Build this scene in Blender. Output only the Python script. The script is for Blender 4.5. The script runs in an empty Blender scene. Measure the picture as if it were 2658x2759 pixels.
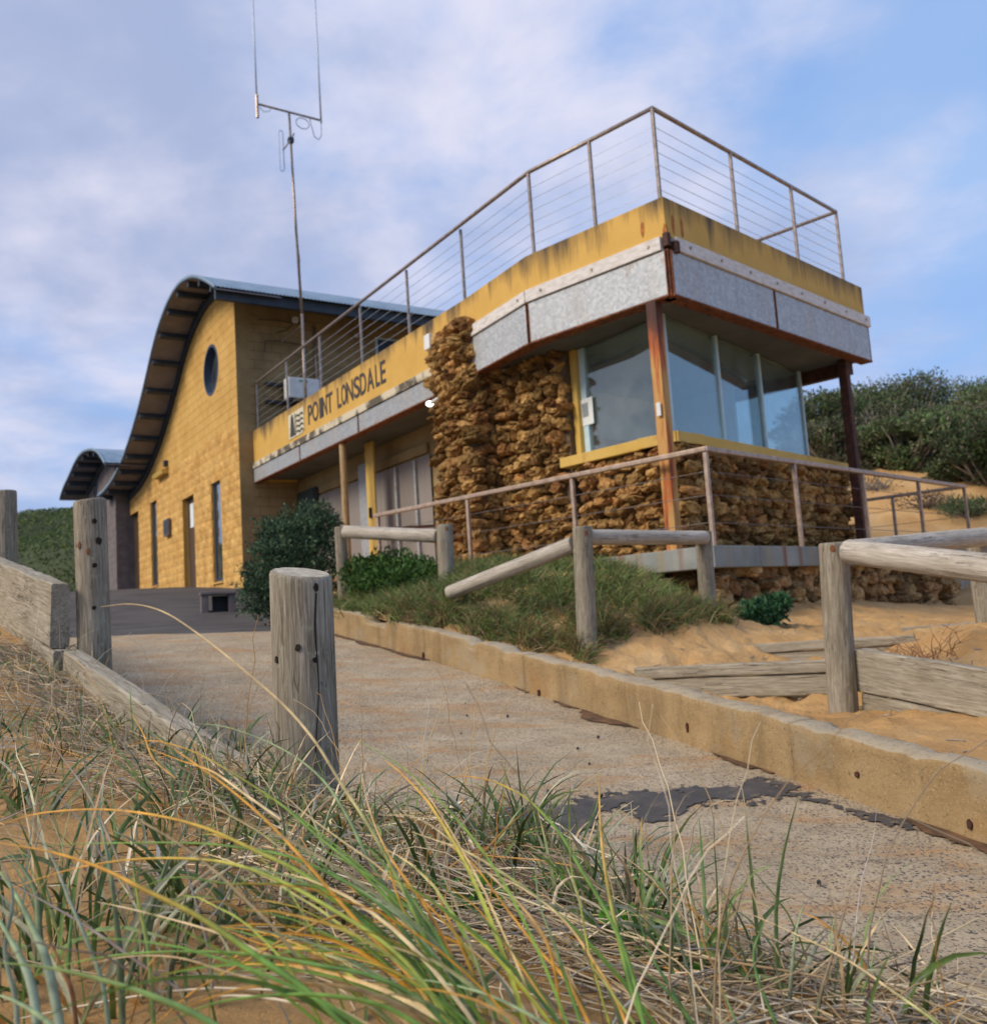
import bpy, bmesh, math, random
import numpy as np
from mathutils import Vector, Matrix, noise as mnoise

S = bpy.context.scene
COL = S.collection
rnd = random.Random(7)
nrng = np.random.default_rng(11)

# ------------------------------------------------------------------ camera
FPX, CX, CY = 2500.0, 1329.0, 1379.5
PIT, ROL = math.radians(6.5), math.radians(-3.77)
_cp, _sp, _cr, _sr = math.cos(PIT), math.sin(PIT), math.cos(ROL), math.sin(ROL)
CM = np.array([[_cr, -_sr, 0], [_sr, _cr, 0], [0, 0, 1.0]]) @ np.array([[1.0, 0, 0], [0, _sp, -_cp], [0, _cp, _sp]])
cam_d = bpy.data.cameras.new('camera')
cam = bpy.data.objects.new('camera', cam_d)
COL.objects.link(cam)
R, Dn, Fw = CM
cam.matrix_world = Matrix(((R[0], -Dn[0], -Fw[0], 0), (R[1], -Dn[1], -Fw[1], 0), (R[2], -Dn[2], -Fw[2], 0), (0, 0, 0, 1)))
cam_d.sensor_fit = 'HORIZONTAL'
cam_d.sensor_width = 36.0
cam_d.lens = 36.0 * FPX / 2658.0
cam_d.clip_start = 0.02
cam_d.clip_end = 6000
cam_d.dof.use_dof = True
cam_d.dof.focus_distance = 1.9
cam_d.dof.aperture_fstop = 7.0
S.camera = cam

# ------------------------------------------------------------------ sky, sun, exposure
SUN_EL, SUN_AZ = 38.0, -118.0        # azimuth from +Y towards +X
sun_d = bpy.data.lights.new('sun', 'SUN')
sun_d.energy = 2.4
sun_d.angle = math.radians(22)
sun_d.color = (1.0, 0.88, 0.72)
sun = bpy.data.objects.new('sun', sun_d)
COL.objects.link(sun)
_e, _a = math.radians(SUN_EL), math.radians(SUN_AZ)
sdir = Vector((math.cos(_e) * math.sin(_a), math.cos(_e) * math.cos(_a), math.sin(_e)))
sun.rotation_euler = (-sdir).to_track_quat('-Z', 'Y').to_euler()
sun.location = sdir * 50

W = bpy.data.worlds.new('World')
S.world = W
W.use_nodes = True
nt = W.node_tree
nt.nodes.clear()
wo = nt.nodes.new('ShaderNodeOutputWorld')
bg = nt.nodes.new('ShaderNodeBackground')
SKY_STRENGTH = 0.090
bg.inputs['Strength'].default_value = SKY_STRENGTH
sk = nt.nodes.new('ShaderNodeTexSky')
sk.sky_type = 'NISHITA'
sk.sun_disc = False
sk.sun_elevation = _e
sk.sun_rotation = _a
sk.air_density = 1.0
sk.dust_density = 0.6
sk.ozone_density = 1.6
tc = nt.nodes.new('ShaderNodeTexCoord')


def wn(t, **k):
    n = nt.nodes.new(t)
    for a, b in k.items():
        setattr(n, a, b)
    return n


def wmath(op, a, b=None, clamp=False):
    n = wn('ShaderNodeMath', operation=op, use_clamp=clamp)
    for i, s in enumerate((a, b)):
        if s is None:
            continue
        if isinstance(s, (int, float)):
            n.inputs[i].default_value = s
        else:
            nt.links.new(s, n.inputs[i])
    return n.outputs[0]


sep = wn('ShaderNodeSeparateXYZ')
nt.links.new(tc.outputs['Generated'], sep.inputs[0])
zc = wmath('ADD', wmath('MAXIMUM', sep.outputs[2], 0.0), 0.22)
cmb = wn('ShaderNodeCombineXYZ')
nt.links.new(wmath('DIVIDE', sep.outputs[0], zc), cmb.inputs[0])
nt.links.new(wmath('DIVIDE', sep.outputs[1], zc), cmb.inputs[1])


def wnoise(scale, detail, off, dist=0.0, rough=0.55):
    n = wn('ShaderNodeTexNoise')
    m = wn('ShaderNodeVectorMath', operation='ADD')
    m.inputs[1].default_value = off
    nt.links.new(cmb.outputs[0], m.inputs[0])
    nt.links.new(m.outputs[0], n.inputs['Vector'])
    n.inputs['Scale'].default_value = scale
    n.inputs['Detail'].default_value = detail
    n.inputs['Distortion'].default_value = dist
    n.inputs['Roughness'].default_value = rough
    return n.outputs[0]


def wramp(src, stops):
    r = wn('ShaderNodeValToRGB')
    r.color_ramp.interpolation = 'EASE'
    e = r.color_ramp.elements
    while len(e) < len(stops):
        e.new(0.5)
    for i, (p, c) in enumerate(stops):
        e[i].position = p
        e[i].color = (c[0], c[1], c[2], 1) if not isinstance(c, (int, float)) else (c, c, c, 1)
    nt.links.new(src, r.inputs[0])
    return r.outputs[0]


def wmix(f, a, b):
    m = wn('ShaderNodeMix', data_type='RGBA')
    nt.links.new(f, m.inputs[0])
    for i, s in ((6, a), (7, b)):
        if isinstance(s, tuple):
            m.inputs[i].default_value = (*s, 1)
        else:
            nt.links.new(s, m.inputs[i])
    return m.outputs[2]


# thin veil over the blue, then brighter and greyer cloud; values are in the sky's own units (strength 0.1)
blue = wmix(wramp(wnoise(0.9, 3, (1.3, 0.4, 0)), [(0.3, 0.0), (0.7, 1.0)]), (2.2, 4.0, 7.8), (3.4, 5.1, 8.3))
skymix = wn('ShaderNodeMix', data_type='RGBA')
skymix.inputs[0].default_value = 0.8
nt.links.new(sk.outputs[0], skymix.inputs[6])
nt.links.new(blue, skymix.inputs[7])
c1 = wnoise(0.75, 6, (3.1, 7.7, 0), 0.25, 0.52)
c2 = wnoise(2.2, 7, (9.4, 2.2, 0), 0.3, 0.55)
side = wmath('MULTIPLY', sep.outputs[0], -0.30)            # the cloud thickens towards the sun's side
dens = wmath('ADD', wmath('ADD', wmath('MULTIPLY', c1, 0.85), wmath('MULTIPLY', c2, 0.36)), side)
c3 = wnoise(5.0, 6, (1.7, 8.8, 0), 0.4, 0.6)
dens = wmath('ADD', dens, wmath('MULTIPLY', wmath('SUBTRACT', c3, 0.5), 0.17))
cover = wramp(dens, [(0.455, 0.04), (0.70, 0.96)])
shade = wramp(wmath('ADD', wmath('MULTIPLY', wnoise(1.5, 6, (5.5, 1.1, 0), 0.2), 0.75), wmath('MULTIPLY', wnoise(3.2, 5, (2.5, 6.1, 0), 0.3), 0.25)), [(0.40, 0.0), (0.64, 1.0)])
cloudc = wmix(shade, (3.4, 4.0, 5.9), (6.9, 6.75, 7.8))
final = wmix(cover, skymix.outputs[2], cloudc)
nt.links.new(final, bg.inputs[0])
nt.links.new(bg.outputs[0], wo.inputs[0])

S.view_settings.view_transform = 'Standard'
S.view_settings.look = 'None'
S.view_settings.gamma = 1.0
S.view_settings.use_curve_mapping = False
S.view_settings.exposure = 0.42
S.render.engine = 'CYCLES'
S.cycles.max_bounces = 8
S.cycles.transparent_max_bounces = 12

# ------------------------------------------------------------------ measuring helpers (photo pixel -> place on a known plane)


def ray(u, v):
    return CM.T @ np.array([(u - CX) / FPX, (v - CY) / FPX, 1.0])


def at(u, v, y):
    d = ray(u, v)
    return Vector(d * y / d[1])


def onz(u, v, z):
    d = ray(u, v)
    return Vector(d * z / d[2])


def onpl(u, v, p0, ang):
    n = np.array([math.cos(math.radians(ang)), -math.sin(math.radians(ang)), 0.0])
    d = ray(u, v)
    return Vector(d * float(n @ np.array(p0)) / float(n @ d))


K_ = 1 / 0.7103


def dat(u, v, y):
    return at(u * K_, v * K_, y)


# ------------------------------------------------------------------ numpy noise
def _h(ix, iy, s):
    n = (ix.astype(np.int64) * 374761393 + iy.astype(np.int64) * 668265263 + s * 974711) & 0x7fffffff
    n = ((n ^ (n >> 13)) * 1274126177) & 0x7fffffff
    return ((n ^ (n >> 16)) & 0xffff) / 65535.0


def vn(x, y, s=0):
    x = np.asarray(x, float)
    y = np.asarray(y, float)
    ix, iy = np.floor(x), np.floor(y)
    fx, fy = x - ix, y - iy
    fx, fy = fx * fx * (3 - 2 * fx), fy * fy * (3 - 2 * fy)
    a, b, c, d = _h(ix, iy, s), _h(ix + 1, iy, s), _h(ix, iy + 1, s), _h(ix + 1, iy + 1, s)
    return (a * (1 - fx) + b * fx) * (1 - fy) + (c * (1 - fx) + d * fx) * fy - 0.5


def fbm(x, y, o=4, s=0):
    r, a = 0, 1.0
    for i in range(o):
        r = r + a * vn(x * 2 ** i, y * 2 ** i, s + i * 17)
        a *= 0.5
    return r


class RBF:
    def __init__(self, pts):
        P = np.array(pts, float)
        self.xy = P[:, :2]
        n = len(P)
        A = np.zeros((n + 3, n + 3))
        A[:n, :n] = np.linalg.norm(self.xy[:, None] - self.xy[None], axis=2) * -1.0 - np.eye(n) * 0.02
        A[:n, n] = 1
        A[:n, n + 1:] = self.xy
        A[n:, :n] = A[:n, n:].T
        self.w = np.linalg.solve(A, np.r_[P[:, 2], 0, 0, 0])

    def __call__(self, x, y):
        x = np.asarray(x, float)
        y = np.asarray(y, float)
        q = np.stack([x.ravel(), y.ravel()], 1)
        n = len(self.xy)
        out = np.empty(len(q))
        for i in range(0, len(q), 20000):
            c = q[i:i + 20000]
            out[i:i + 20000] = -np.linalg.norm(c[:, None] - self.xy[None], axis=2) @ self.w[:n] + self.w[n] + c @ self.w[n + 1:]
        return out.reshape(x.shape)


# ------------------------------------------------------------------ materials
def newmat(name):
    m = bpy.data.materials.new(name)
    m.use_nodes = True
    t = m.node_tree
    b = t.nodes['Principled BSDF']
    return m, t, b


def nd(t, typ, ins=None, **k):
    n = t.nodes.new(typ)
    for a, b in k.items():
        setattr(n, a, b)
    for a, b in (ins or {}).items():
        if hasattr(b, 'is_output'):
            t.links.new(b, n.inputs[a])
        else:
            n.inputs[a].default_value = b
    return n


def c4(c):
    return (c[0], c[1], c[2], 1)


def ramp(t, src, stops, interp='LINEAR'):
    r = nd(t, 'ShaderNodeValToRGB')
    r.color_ramp.interpolation = interp
    e = r.color_ramp.elements
    while len(e) < len(stops):
        e.new(0.5)
    for i, (p, c) in enumerate(stops):
        e[i].position = p
        e[i].color = (c, c, c, 1) if isinstance(c, (int, float)) else c4(c)
    t.links.new(src, r.inputs[0])
    return r.outputs[0]


def mixc(t, f, a, b, mode='MIX'):
    m = nd(t, 'ShaderNodeMix', data_type='RGBA', blend_type=mode)
    for i, s in ((0, f), (6, a), (7, b)):
        if hasattr(s, 'is_output'):
            t.links.new(s, m.inputs[i])
        else:
            m.inputs[i].default_value = s if i == 0 else c4(s)
    return m.outputs[2]


def coords(t, scale=(1, 1, 1), kind='Object', rot=(0, 0, 0)):
    c = nd(t, 'ShaderNodeTexCoord')
    mp = nd(t, 'ShaderNodeMapping')
    mp.inputs['Scale'].default_value = scale
    mp.inputs['Rotation'].default_value = rot
    t.links.new(c.outputs[kind], mp.inputs[0])
    return mp.outputs[0]


def nz(t, vec, scale, detail=6, rough=0.55, dist=0.0):
    n = nd(t, 'ShaderNodeTexNoise', {'Vector': vec, 'Scale': scale, 'Detail': detail, 'Roughness': rough, 'Distortion': dist})
    return n.outputs[0]


def bump(t, b, h, strength=0.3, dist=0.02, prev=None):
    n = nd(t, 'ShaderNodeBump', {'Height': h, 'Strength': strength, 'Distance': dist})
    if prev is not None:
        t.links.new(prev, n.inputs['Normal'])
    t.links.new(n.outputs[0], b.inputs['Normal'])
    return n.outputs[0]


def objrand(t):
    return nd(t, 'ShaderNodeObjectInfo').outputs['Random']


def simple(name, c1, c2, scale=6, rough=0.7, bs=0.2, bd=0.01, bscale=None, metallic=0.0, stretch=(1, 1, 1), spread=(0.35, 0.65), var=0.0):
    m, t, b = newmat(name)
    v = coords(t, stretch)
    n = nz(t, v, scale, 8)
    col = ramp(t, n, [(spread[0], c1), (spread[1], c2)])
    if var:
        r = objrand(t)
        hsv = nd(t, 'ShaderNodeHueSaturation', {'Color': col, 'Value': nd(t, 'ShaderNodeMapRange', {'Value': r, 'To Min': 1 - var, 'To Max': 1 + var}).outputs[0]})
        col = hsv.outputs[0]
    t.links.new(col, b.inputs['Base Color'])
    b.inputs['Roughness'].default_value = rough
    b.inputs['Metallic'].default_value = metallic
    if bs:
        bump(t, b, nz(t, v, bscale or scale * 4, 6), bs, bd)
    return m


def wood(name, c1, c2, dark, axis='Z', lich=None, seed=0.0):
    m, t, b = newmat(name)
    st = {'Z': (1, 1, 0.055), 'X': (0.055, 1, 1), 'Y': (1, 0.055, 1)}[axis]
    r = objrand(t)
    off = nd(t, 'ShaderNodeCombineXYZ', {0: r, 1: r, 2: r})
    offm = nd(t, 'ShaderNodeVectorMath', {0: off.outputs[0]}, operation='SCALE')
    offm.inputs['Scale'].default_value = 37.0
    tcn = nd(t, 'ShaderNodeTexCoord')
    add = nd(t, 'ShaderNodeVectorMath', {0: tcn.outputs['Object'], 1: offm.outputs[0]}, operation='ADD')
    mp = nd(t, 'ShaderNodeMapping', {'Vector': add.outputs[0], 'Scale': st})
    g1 = nz(t, mp.outputs[0], 95, 8, 0.7, 0.9)
    g2 = nz(t, mp.outputs[0], 260, 4, 0.6, 0.2)
    mp2 = nd(t, 'ShaderNodeMapping', {'Vector': add.outputs[0], 'Scale': (1, 1, 0.35) if axis == 'Z' else ((0.35, 1, 1) if axis == 'X' else (1, 0.35, 1))})
    blot = nz(t, mp2.outputs[0], 9, 5, 0.6)
    col = ramp(t, g1, [(0.25, dark), (0.42, c1), (0.62, c2), (0.85, tuple(min(1, x * 1.18) for x in c2))])
    col = mixc(t, ramp(t, blot, [(0.35, 0.0), (0.7, 0.55)]), col, tuple(0.72 * x + y for x, y in zip(c1, (0.018, 0.015, 0.002))))
    if lich:
        col = mixc(t, ramp(t, nz(t, add.outputs[0], 22, 6, 0.7), [(0.56, 0.0), (0.68, 0.6)]), col, lich)
    crack = ramp(t, nz(t, mp.outputs[0], 48, 3, 0.5, 0.8), [(0.485, 0.0), (0.5, 1.0), (0.515, 0.0)])
    cm = nd(t, 'ShaderNodeMath', {0: crack, 1: ramp(t, nz(t, mp2.outputs[0], 5, 2), [(0.45, 0.0), (0.62, 0.9)])}, operation='MULTIPLY')
    col = mixc(t, cm.outputs[0], col, tuple(x * 0.25 for x in dark))
    t.links.new(col, b.inputs['Base Color'])
    b.inputs['Roughness'].default_value = 0.88
    b.inputs['Specular IOR Level'].default_value = 0.2
    n1 = bump(t, b, g1, 0.55, 0.006)
    n2 = bump(t, b, g2, 0.3, 0.002, n1)
    inv = nd(t, 'ShaderNodeMath', {0: 1.0, 1: cm.outputs[0]}, operation='SUBTRACT')
    bump(t, b, inv.outputs[0], 0.8, 0.006, n2)
    return m


def paint(name, base, alt, stain, top=None, streak=1.0, rust=0.0, scale=3.0):
    """painted render or steel with run-down dirt marks below an edge (z of the edge in top, world metres)"""
    m, t, b = newmat(name)
    v = coords(t)
    col = ramp(t, nz(t, v, scale, 7), [(0.3, base), (0.7, alt)])
    col = mixc(t, ramp(t, nz(t, v, 40, 5, 0.7), [(0.4, 0.0), (0.8, 0.25)]), col, tuple(x * 0.75 for x in base))
    vs = coords(t, (1, 1, 0.10))
    s1 = nz(t, vs, 3.6, 7, 0.75)
    s2 = nz(t, coords(t, (1, 1, 0.5)), 0.9, 3)
    if top is not None:
        sp = nd(t, 'ShaderNodeSeparateXYZ', {0: nd(t, 'ShaderNodeNewGeometry').outputs['Position']})
        reach = nd(t, 'ShaderNodeMapRange', {'Value': sp.outputs[2], 'From Min': top - 0.42, 'From Max': top, 'To Min': 0.0, 'To Max': 1.0})
        s1m = nd(t, 'ShaderNodeMath', {0: s1, 1: nd(t, 'ShaderNodeMath', {0: reach.outputs[0], 1: 0.30}, operation='MULTIPLY').outputs[0]}, operation='ADD')
        s1m = nd(t, 'ShaderNodeMath', {0: s1m.outputs[0], 1: nd(t, 'ShaderNodeMath', {0: s2, 1: 0.62}, operation='MULTIPLY').outputs[0]}, operation='ADD').outputs[0]
        s1m = nd(t, 'ShaderNodeMath', {0: s1m, 1: 0.55}, operation='MULTIPLY').outputs[0]
        f = ramp(t, s1m, [(0.515, 0.0), (0.58, 0.42 * streak), (0.66, 0.94 * streak)])
    else:
        f = ramp(t, s1, [(0.55, 0.0), (0.75, 0.5 * streak)])
    col = mixc(t, f, col, stain)
    if rust:
        col = mixc(t, ramp(t, nz(t, v, 2.2, 6, 0.7), [(0.58, 0.0), (0.70, rust)]), col, (0.20, 0.055, 0.015))
    t.links.new(col, b.inputs['Base Color'])
    b.inputs['Roughness'].default_value = 0.75
    bump(t, b, nz(t, v, 55, 6), 0.15, 0.006)
    return m


M = {}
M['wood'] = wood('weathered_pine', (0.20, 0.170, 0.125), (0.40, 0.36, 0.29), (0.075, 0.06, 0.043), 'Z', (0.33, 0.34, 0.24))
M['wood_pale'] = wood('silvered_pine', (0.37, 0.325, 0.26), (0.62, 0.57, 0.50), (0.14, 0.115, 0.085), 'Z')
M['wood_x'] = wood('weathered_sleeper', (0.25, 0.215, 0.16), (0.46, 0.42, 0.34), (0.11, 0.09, 0.062), 'X', (0.30, 0.31, 0.20))
M['wood_brown'] = wood('warm_timber', (0.36, 0.24, 0.12), (0.52, 0.38, 0.21), (0.16, 0.09, 0.04), 'Z')
M['endgrain'] = simple('log_end', (0.30, 0.26, 0.19), (0.50, 0.45, 0.35), 45, 0.9, 0.4, 0.004)
M['hole'] = simple('hole_shade', (0.012, 0.008, 0.005), (0.03, 0.018, 0.01), 60, 0.95, 0)  # near-black colour stands in for the shade inside bolt holes and splits
M['yellow'] = paint('yellow_render', (0.56, 0.33, 0.062), (0.62, 0.38, 0.085), (0.035, 0.028, 0.02), 4.28, 0.95)
M['yellow_low'] = paint('yellow_render_wing', (0.56, 0.33, 0.062), (0.62, 0.38, 0.085), (0.04, 0.03, 0.02), 4.30, 1.0)
M['yellow_trim'] = paint('yellow_trim', (0.56, 0.36, 0.07), (0.62, 0.42, 0.11), (0.10, 0.05, 0.02), None, 0.5, 0.5)
M['white_timber'] = simple('bleached_timber', (0.50, 0.47, 0.43), (0.68, 0.65, 0.62), 9, 0.85, 0.3, 0.004, stretch=(1, 1, 3), spread=(0.3, 0.6))
M['peeling'] = simple('peeling_timber', (0.10, 0.085, 0.06), (0.58, 0.52, 0.38), 3.2, 0.85, 0.3, 0.006, spread=(0.44, 0.56))
M['rust'] = simple('rust', (0.07, 0.022, 0.010), (0.24, 0.075, 0.022), 18, 0.9, 0.6, 0.006)
M['rust_orange'] = simple('orange_rust', (0.26, 0.085, 0.02), (0.48, 0.19, 0.04), 22, 0.9, 0.4, 0.004)
M['dark_rust'] = simple('dark_rust', (0.035, 0.014, 0.010), (0.095, 0.032, 0.018), 14, 0.8, 0.4, 0.005)
M['post_orange'] = None
M['dark_steel'] = simple('blue_steel', (0.020, 0.030, 0.045), (0.035, 0.050, 0.070), 5, 0.6, 0.05)
M['soffit'] = simple('soffit_sheet', (0.19, 0.17, 0.18), (0.25, 0.225, 0.235), 4, 0.8, 0.05)
M['roof'] = simple('blue_grey_roof', (0.13, 0.21, 0.30), (0.20, 0.29, 0.39), 2.5, 0.5, 0.05, metallic=0.1)
M['lichen'] = simple('roof_lichen', (0.20, 0.17, 0.09), (0.36, 0.32, 0.18), 20, 0.95, 0.3)
M['frame'] = simple('pale_blue_frame', (0.42, 0.58, 0.64), (0.50, 0.66, 0.72), 8, 0.45, 0.03)
M['blue_frame'] = simple('navy_frame', (0.020, 0.040, 0.085), (0.03, 0.055, 0.11), 8, 0.45, 0.03)
M['rail'] = simple('stained_stainless', (0.26, 0.20, 0.16), (0.40, 0.33, 0.28), 14, 0.42, 0.1, 0.002, metallic=0.55)
M['rail_pale'] = simple('pale_stainless', (0.30, 0.215, 0.155), (0.47, 0.36, 0.285), 14, 0.45, 0.1, 0.002, metallic=0.3)
M['wire'] = simple('wire_rope', (0.36, 0.42, 0.52), (0.48, 0.55, 0.66), 14, 0.5, 0, metallic=0.3)
M['wire_dark'] = simple('dark_wire', (0.10, 0.08, 0.07), (0.2, 0.17, 0.15), 14, 0.5, 0, metallic=0.3)
M['white'] = simple('white_plastic', (0.62, 0.64, 0.63), (0.72, 0.74, 0.73), 6, 0.5, 0.02)
M['black'] = simple('black_paint', (0.008, 0.008, 0.01), (0.02, 0.02, 0.022), 8, 0.6, 0.02)
M['letter'] = simple('black_lettering', (0.020, 0.016, 0.016), (0.055, 0.045, 0.04), 14, 0.6, 0.02)
M['green'] = simple('green_sticker', (0.02, 0.30, 0.17), (0.03, 0.34, 0.20), 8, 0.5, 0)
M['interior'] = simple('interior_wall', (0.80, 0.82, 0.80), (0.86, 0.87, 0.85), 2, 0.8, 0.02)
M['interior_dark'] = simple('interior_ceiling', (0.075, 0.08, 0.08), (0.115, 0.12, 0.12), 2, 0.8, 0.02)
M['shutter'] = simple('grey_shutter', (0.19, 0.165, 0.145), (0.27, 0.24, 0.215), 1.3, 0.6, 0.05, stretch=(1, 1, 0.15))
M['panel_teal'] = simple('teal_panel', (0.035, 0.055, 0.06), (0.055, 0.085, 0.09), 1.5, 0.5, 0.03)
M['grey_block'] = simple('grey_block', (0.125, 0.105, 0.105), (0.18, 0.155, 0.15), 5, 0.9, 0.3, 0.01, var=0.08)
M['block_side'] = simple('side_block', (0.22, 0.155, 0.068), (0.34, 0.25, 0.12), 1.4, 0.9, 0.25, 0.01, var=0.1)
M['block_yellow'] = simple('yellow_split_block', (0.48, 0.255, 0.055), (0.64, 0.40, 0.125), 3.5, 0.9, 0.6, 0.02, 28, var=0.09)
M['block_smooth'] = simple('yellow_smooth_block', (0.49, 0.28, 0.065), (0.62, 0.385, 0.11), 1.3, 0.9, 0.3, 0.01, 40)
M['mortar'] = simple('mortar', (0.075, 0.05, 0.03), (0.15, 0.105, 0.062), 14, 0.95, 0.7, 0.02)
M['mortar_yellow'] = simple('mortar_yellow', (0.46, 0.255, 0.058), (0.54, 0.315, 0.08), 14, 0.95, 0.4, 0.01)
M['asphalt'] = simple('asphalt', (0.042, 0.038, 0.038), (0.075, 0.068, 0.066), 1.6, 0.92, 0.5, 0.004, 160)
M['bark'] = simple('grey_bark', (0.16, 0.135, 0.11), (0.36, 0.32, 0.27), 8, 0.95, 0.4, stretch=(1, 1, 0.2))
M['paper'] = simple('paper', (0.62, 0.68, 0.68), (0.70, 0.75, 0.75), 3, 0.8, 0)
M['print'] = simple('grey_print', (0.16, 0.19, 0.21), (0.30, 0.33, 0.35), 60, 0.8, 0)
M['cream'] = simple('cream_sign', (0.55, 0.52, 0.36), (0.64, 0.60, 0.44), 9, 0.8, 0)
M['door_dark'] = simple('brown_door', (0.055, 0.030, 0.016), (0.095, 0.052, 0.026), 5, 0.6, 0.05, stretch=(1, 1, 0.1))


def galv(name, tint=1.0, rusty=0.6):
    m, t, b = newmat(name)
    v = coords(t)
    vo = nd(t, 'ShaderNodeTexVoronoi', {'Vector': v, 'Scale': 32.0, 'Randomness': 1.0})
    sepc = nd(t, 'ShaderNodeSeparateColor', {0: vo.outputs['Color']})
    a = ramp(t, sepc.outputs[0], [(0.0, tuple(x * tint for x in (0.30, 0.33, 0.36))), (1.0, tuple(x * tint for x in (0.48, 0.51, 0.53)))])
    a = mixc(t, ramp(t, nz(t, v, 2.0, 6), [(0.35, 0.0), (0.7, 0.45)]), a, tuple(x * tint for x in (0.40, 0.41, 0.40)))
    a = mixc(t, ramp(t, nz(t, coords(t, (1, 1, 0.12)), 7, 5, 0.7), [(0.5, 0.0), (0.8, 0.35)]), a, (0.20, 0.19, 0.18))
    a = mixc(t, ramp(t, nz(t, v, 2.6, 7, 0.75), [(0.60, 0.0), (0.70, rusty)]), a, (0.24, 0.12, 0.05))
    a = mixc(t, ramp(t, nz(t, coords(t, (1, 1, 0.35)), 1.6, 8, 0.75), [(0.50, 0.0), (0.72, 0.55)]), a, (0.42, 0.36, 0.27))
    t.links.new(a, b.inputs['Base Color'])
    b.inputs['Metallic'].default_value = 0.25
    b.inputs['Roughness'].default_value = 0.6
    bump(t, b, nz(t, v, 30, 4), 0.1, 0.003)
    return m


M['galv'] = galv('galvanised_steel', 1.1)
M['galv_a'] = galv('galvanised_steel_dull', 0.85, 0.75)


def rustpost():
    m, t, b = newmat('rust_streaked_post')
    v = coords(t, (1, 1, 0.12))
    n = nz(t, v, 16, 6, 0.6, 0.3)
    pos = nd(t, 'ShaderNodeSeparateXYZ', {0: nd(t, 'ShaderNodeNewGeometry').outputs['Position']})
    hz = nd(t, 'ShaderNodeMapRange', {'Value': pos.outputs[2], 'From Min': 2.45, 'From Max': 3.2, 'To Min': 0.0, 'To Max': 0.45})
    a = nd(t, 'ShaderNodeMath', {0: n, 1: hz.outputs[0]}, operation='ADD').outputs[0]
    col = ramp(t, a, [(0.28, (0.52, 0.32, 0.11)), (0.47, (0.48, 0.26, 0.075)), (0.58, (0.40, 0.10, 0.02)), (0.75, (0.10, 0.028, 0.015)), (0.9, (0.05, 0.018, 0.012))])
    t.links.new(col, b.inputs['Base Color'])
    b.inputs['Roughness'].default_value = 0.75
    bump(t, b, n, 0.3, 0.004)
    return m


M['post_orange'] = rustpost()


def stone_mat(name, base, hi, dark, red):
    m, t, b = newmat(name)
    tcn = nd(t, 'ShaderNodeTexCoord')
    r = objrand(t)
    geo = nd(t, 'ShaderNodeNewGeometry')
    rr = nd(t, 'ShaderNodeMath', {0: r, 1: geo.outputs['Random Per Island']}, operation='ADD')
    rr = nd(t, 'ShaderNodeMath', {0: rr.outputs[0]}, operation='FRACT').outputs[0]
    v = geo.outputs['Position']
    n = nz(t, v, 14, 8, 0.65)
    col = ramp(t, n, [(0.28, dark), (0.45, base), (0.68, hi)])
    col = mixc(t, ramp(t, rr, [(0.0, 0.55), (0.22, 0.0), (0.75, 0.0), (1.0, 0.5)]), col, red)
    f = nd(t, 'ShaderNodeMapRange', {'Value': nd(t, 'ShaderNodeMath', {0: nd(t, 'ShaderNodeMath', {0: rr, 1: 7.31}, operation='MULTIPLY').outputs[0]}, operation='FRACT').outputs[0], 'To Min': 0.42, 'To Max': 1.45})
    hs = nd(t, 'ShaderNodeHueSaturation', {'Color': col, 'Value': f.outputs[0]})
    vo = nd(t, 'ShaderNodeTexVoronoi', {'Vector': v, 'Scale': 30.0})
    pit = ramp(t, vo.outputs['Distance'], [(0.10, 0.0), (0.32, 1.0)])
    col2 = mixc(t, pit, tuple(x * 0.5 for x in dark), hs.outputs[0])
    t.links.new(col2, b.inputs['Base Color'])
    b.inputs['Roughness'].default_value = 0.95
    b.inputs['Specular IOR Level'].default_value = 0.15
    n1 = bump(t, b, nz(t, v, 26, 8, 0.7), 0.9, 0.03)
    bump(t, b, pit, 0.6, 0.012, n1)
    return m


M['stone'] = stone_mat('limestone', (0.33, 0.190, 0.064), (0.54, 0.345, 0.135), (0.085, 0.046, 0.018), (0.34, 0.125, 0.05))
M['stone_low'] = stone_mat('limestone_base', (0.36, 0.225, 0.095), (0.54, 0.37, 0.18), (0.10, 0.06, 0.028), (0.34, 0.15, 0.07))


def sand_mat(name, c1, c2, c3):
    m, t, b = newmat(name)
    v = nd(t, 'ShaderNodeNewGeometry').outputs['Position']
    n = nz(t, v, 1.6, 8, 0.6)
    col = ramp(t, n, [(0.3, c1), (0.55, c2), (0.75, c3)])
    g = nz(t, v, 420, 3, 0.7)
    col = mixc(t, ramp(t, g, [(0.3, 0.5), (0.5, 0.0)]), col, tuple(x * 0.45 for x in c1))
    col = mixc(t, ramp(t, nz(t, v, 300, 2, 0.7), [(0.6, 0.0), (0.75, 0.6)]), col, (0.66, 0.50, 0.30))
    t.links.new(col, b.inputs['Base Color'])
    b.inputs['Roughness'].default_value = 0.95
    b.inputs['Specular IOR Level'].default_value = 0.15
    n1 = bump(t, b, nz(t, v, 14, 8, 0.65), 0.8, 0.05)
    bump(t, b, g, 0.7, 0.004, n1)
    return m


M['sand'] = sand_mat('sand', (0.46, 0.26, 0.100), (0.57, 0.35, 0.15), (0.64, 0.44, 0.23))
M['sand_bank'] = sand_mat('sand_bank', (0.48, 0.275, 0.105), (0.58, 0.35, 0.145), (0.66, 0.44, 0.21))
M['base'] = simple('coastal_ground', (0.10, 0.10, 0.05), (0.26, 0.19, 0.09), 0.05, 0.95, 0)
M['hill'] = simple('hill_soil', (0.035, 0.050, 0.018), (0.065, 0.080, 0.03), 0.4, 0.95, 0.3, 0.1)


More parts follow.
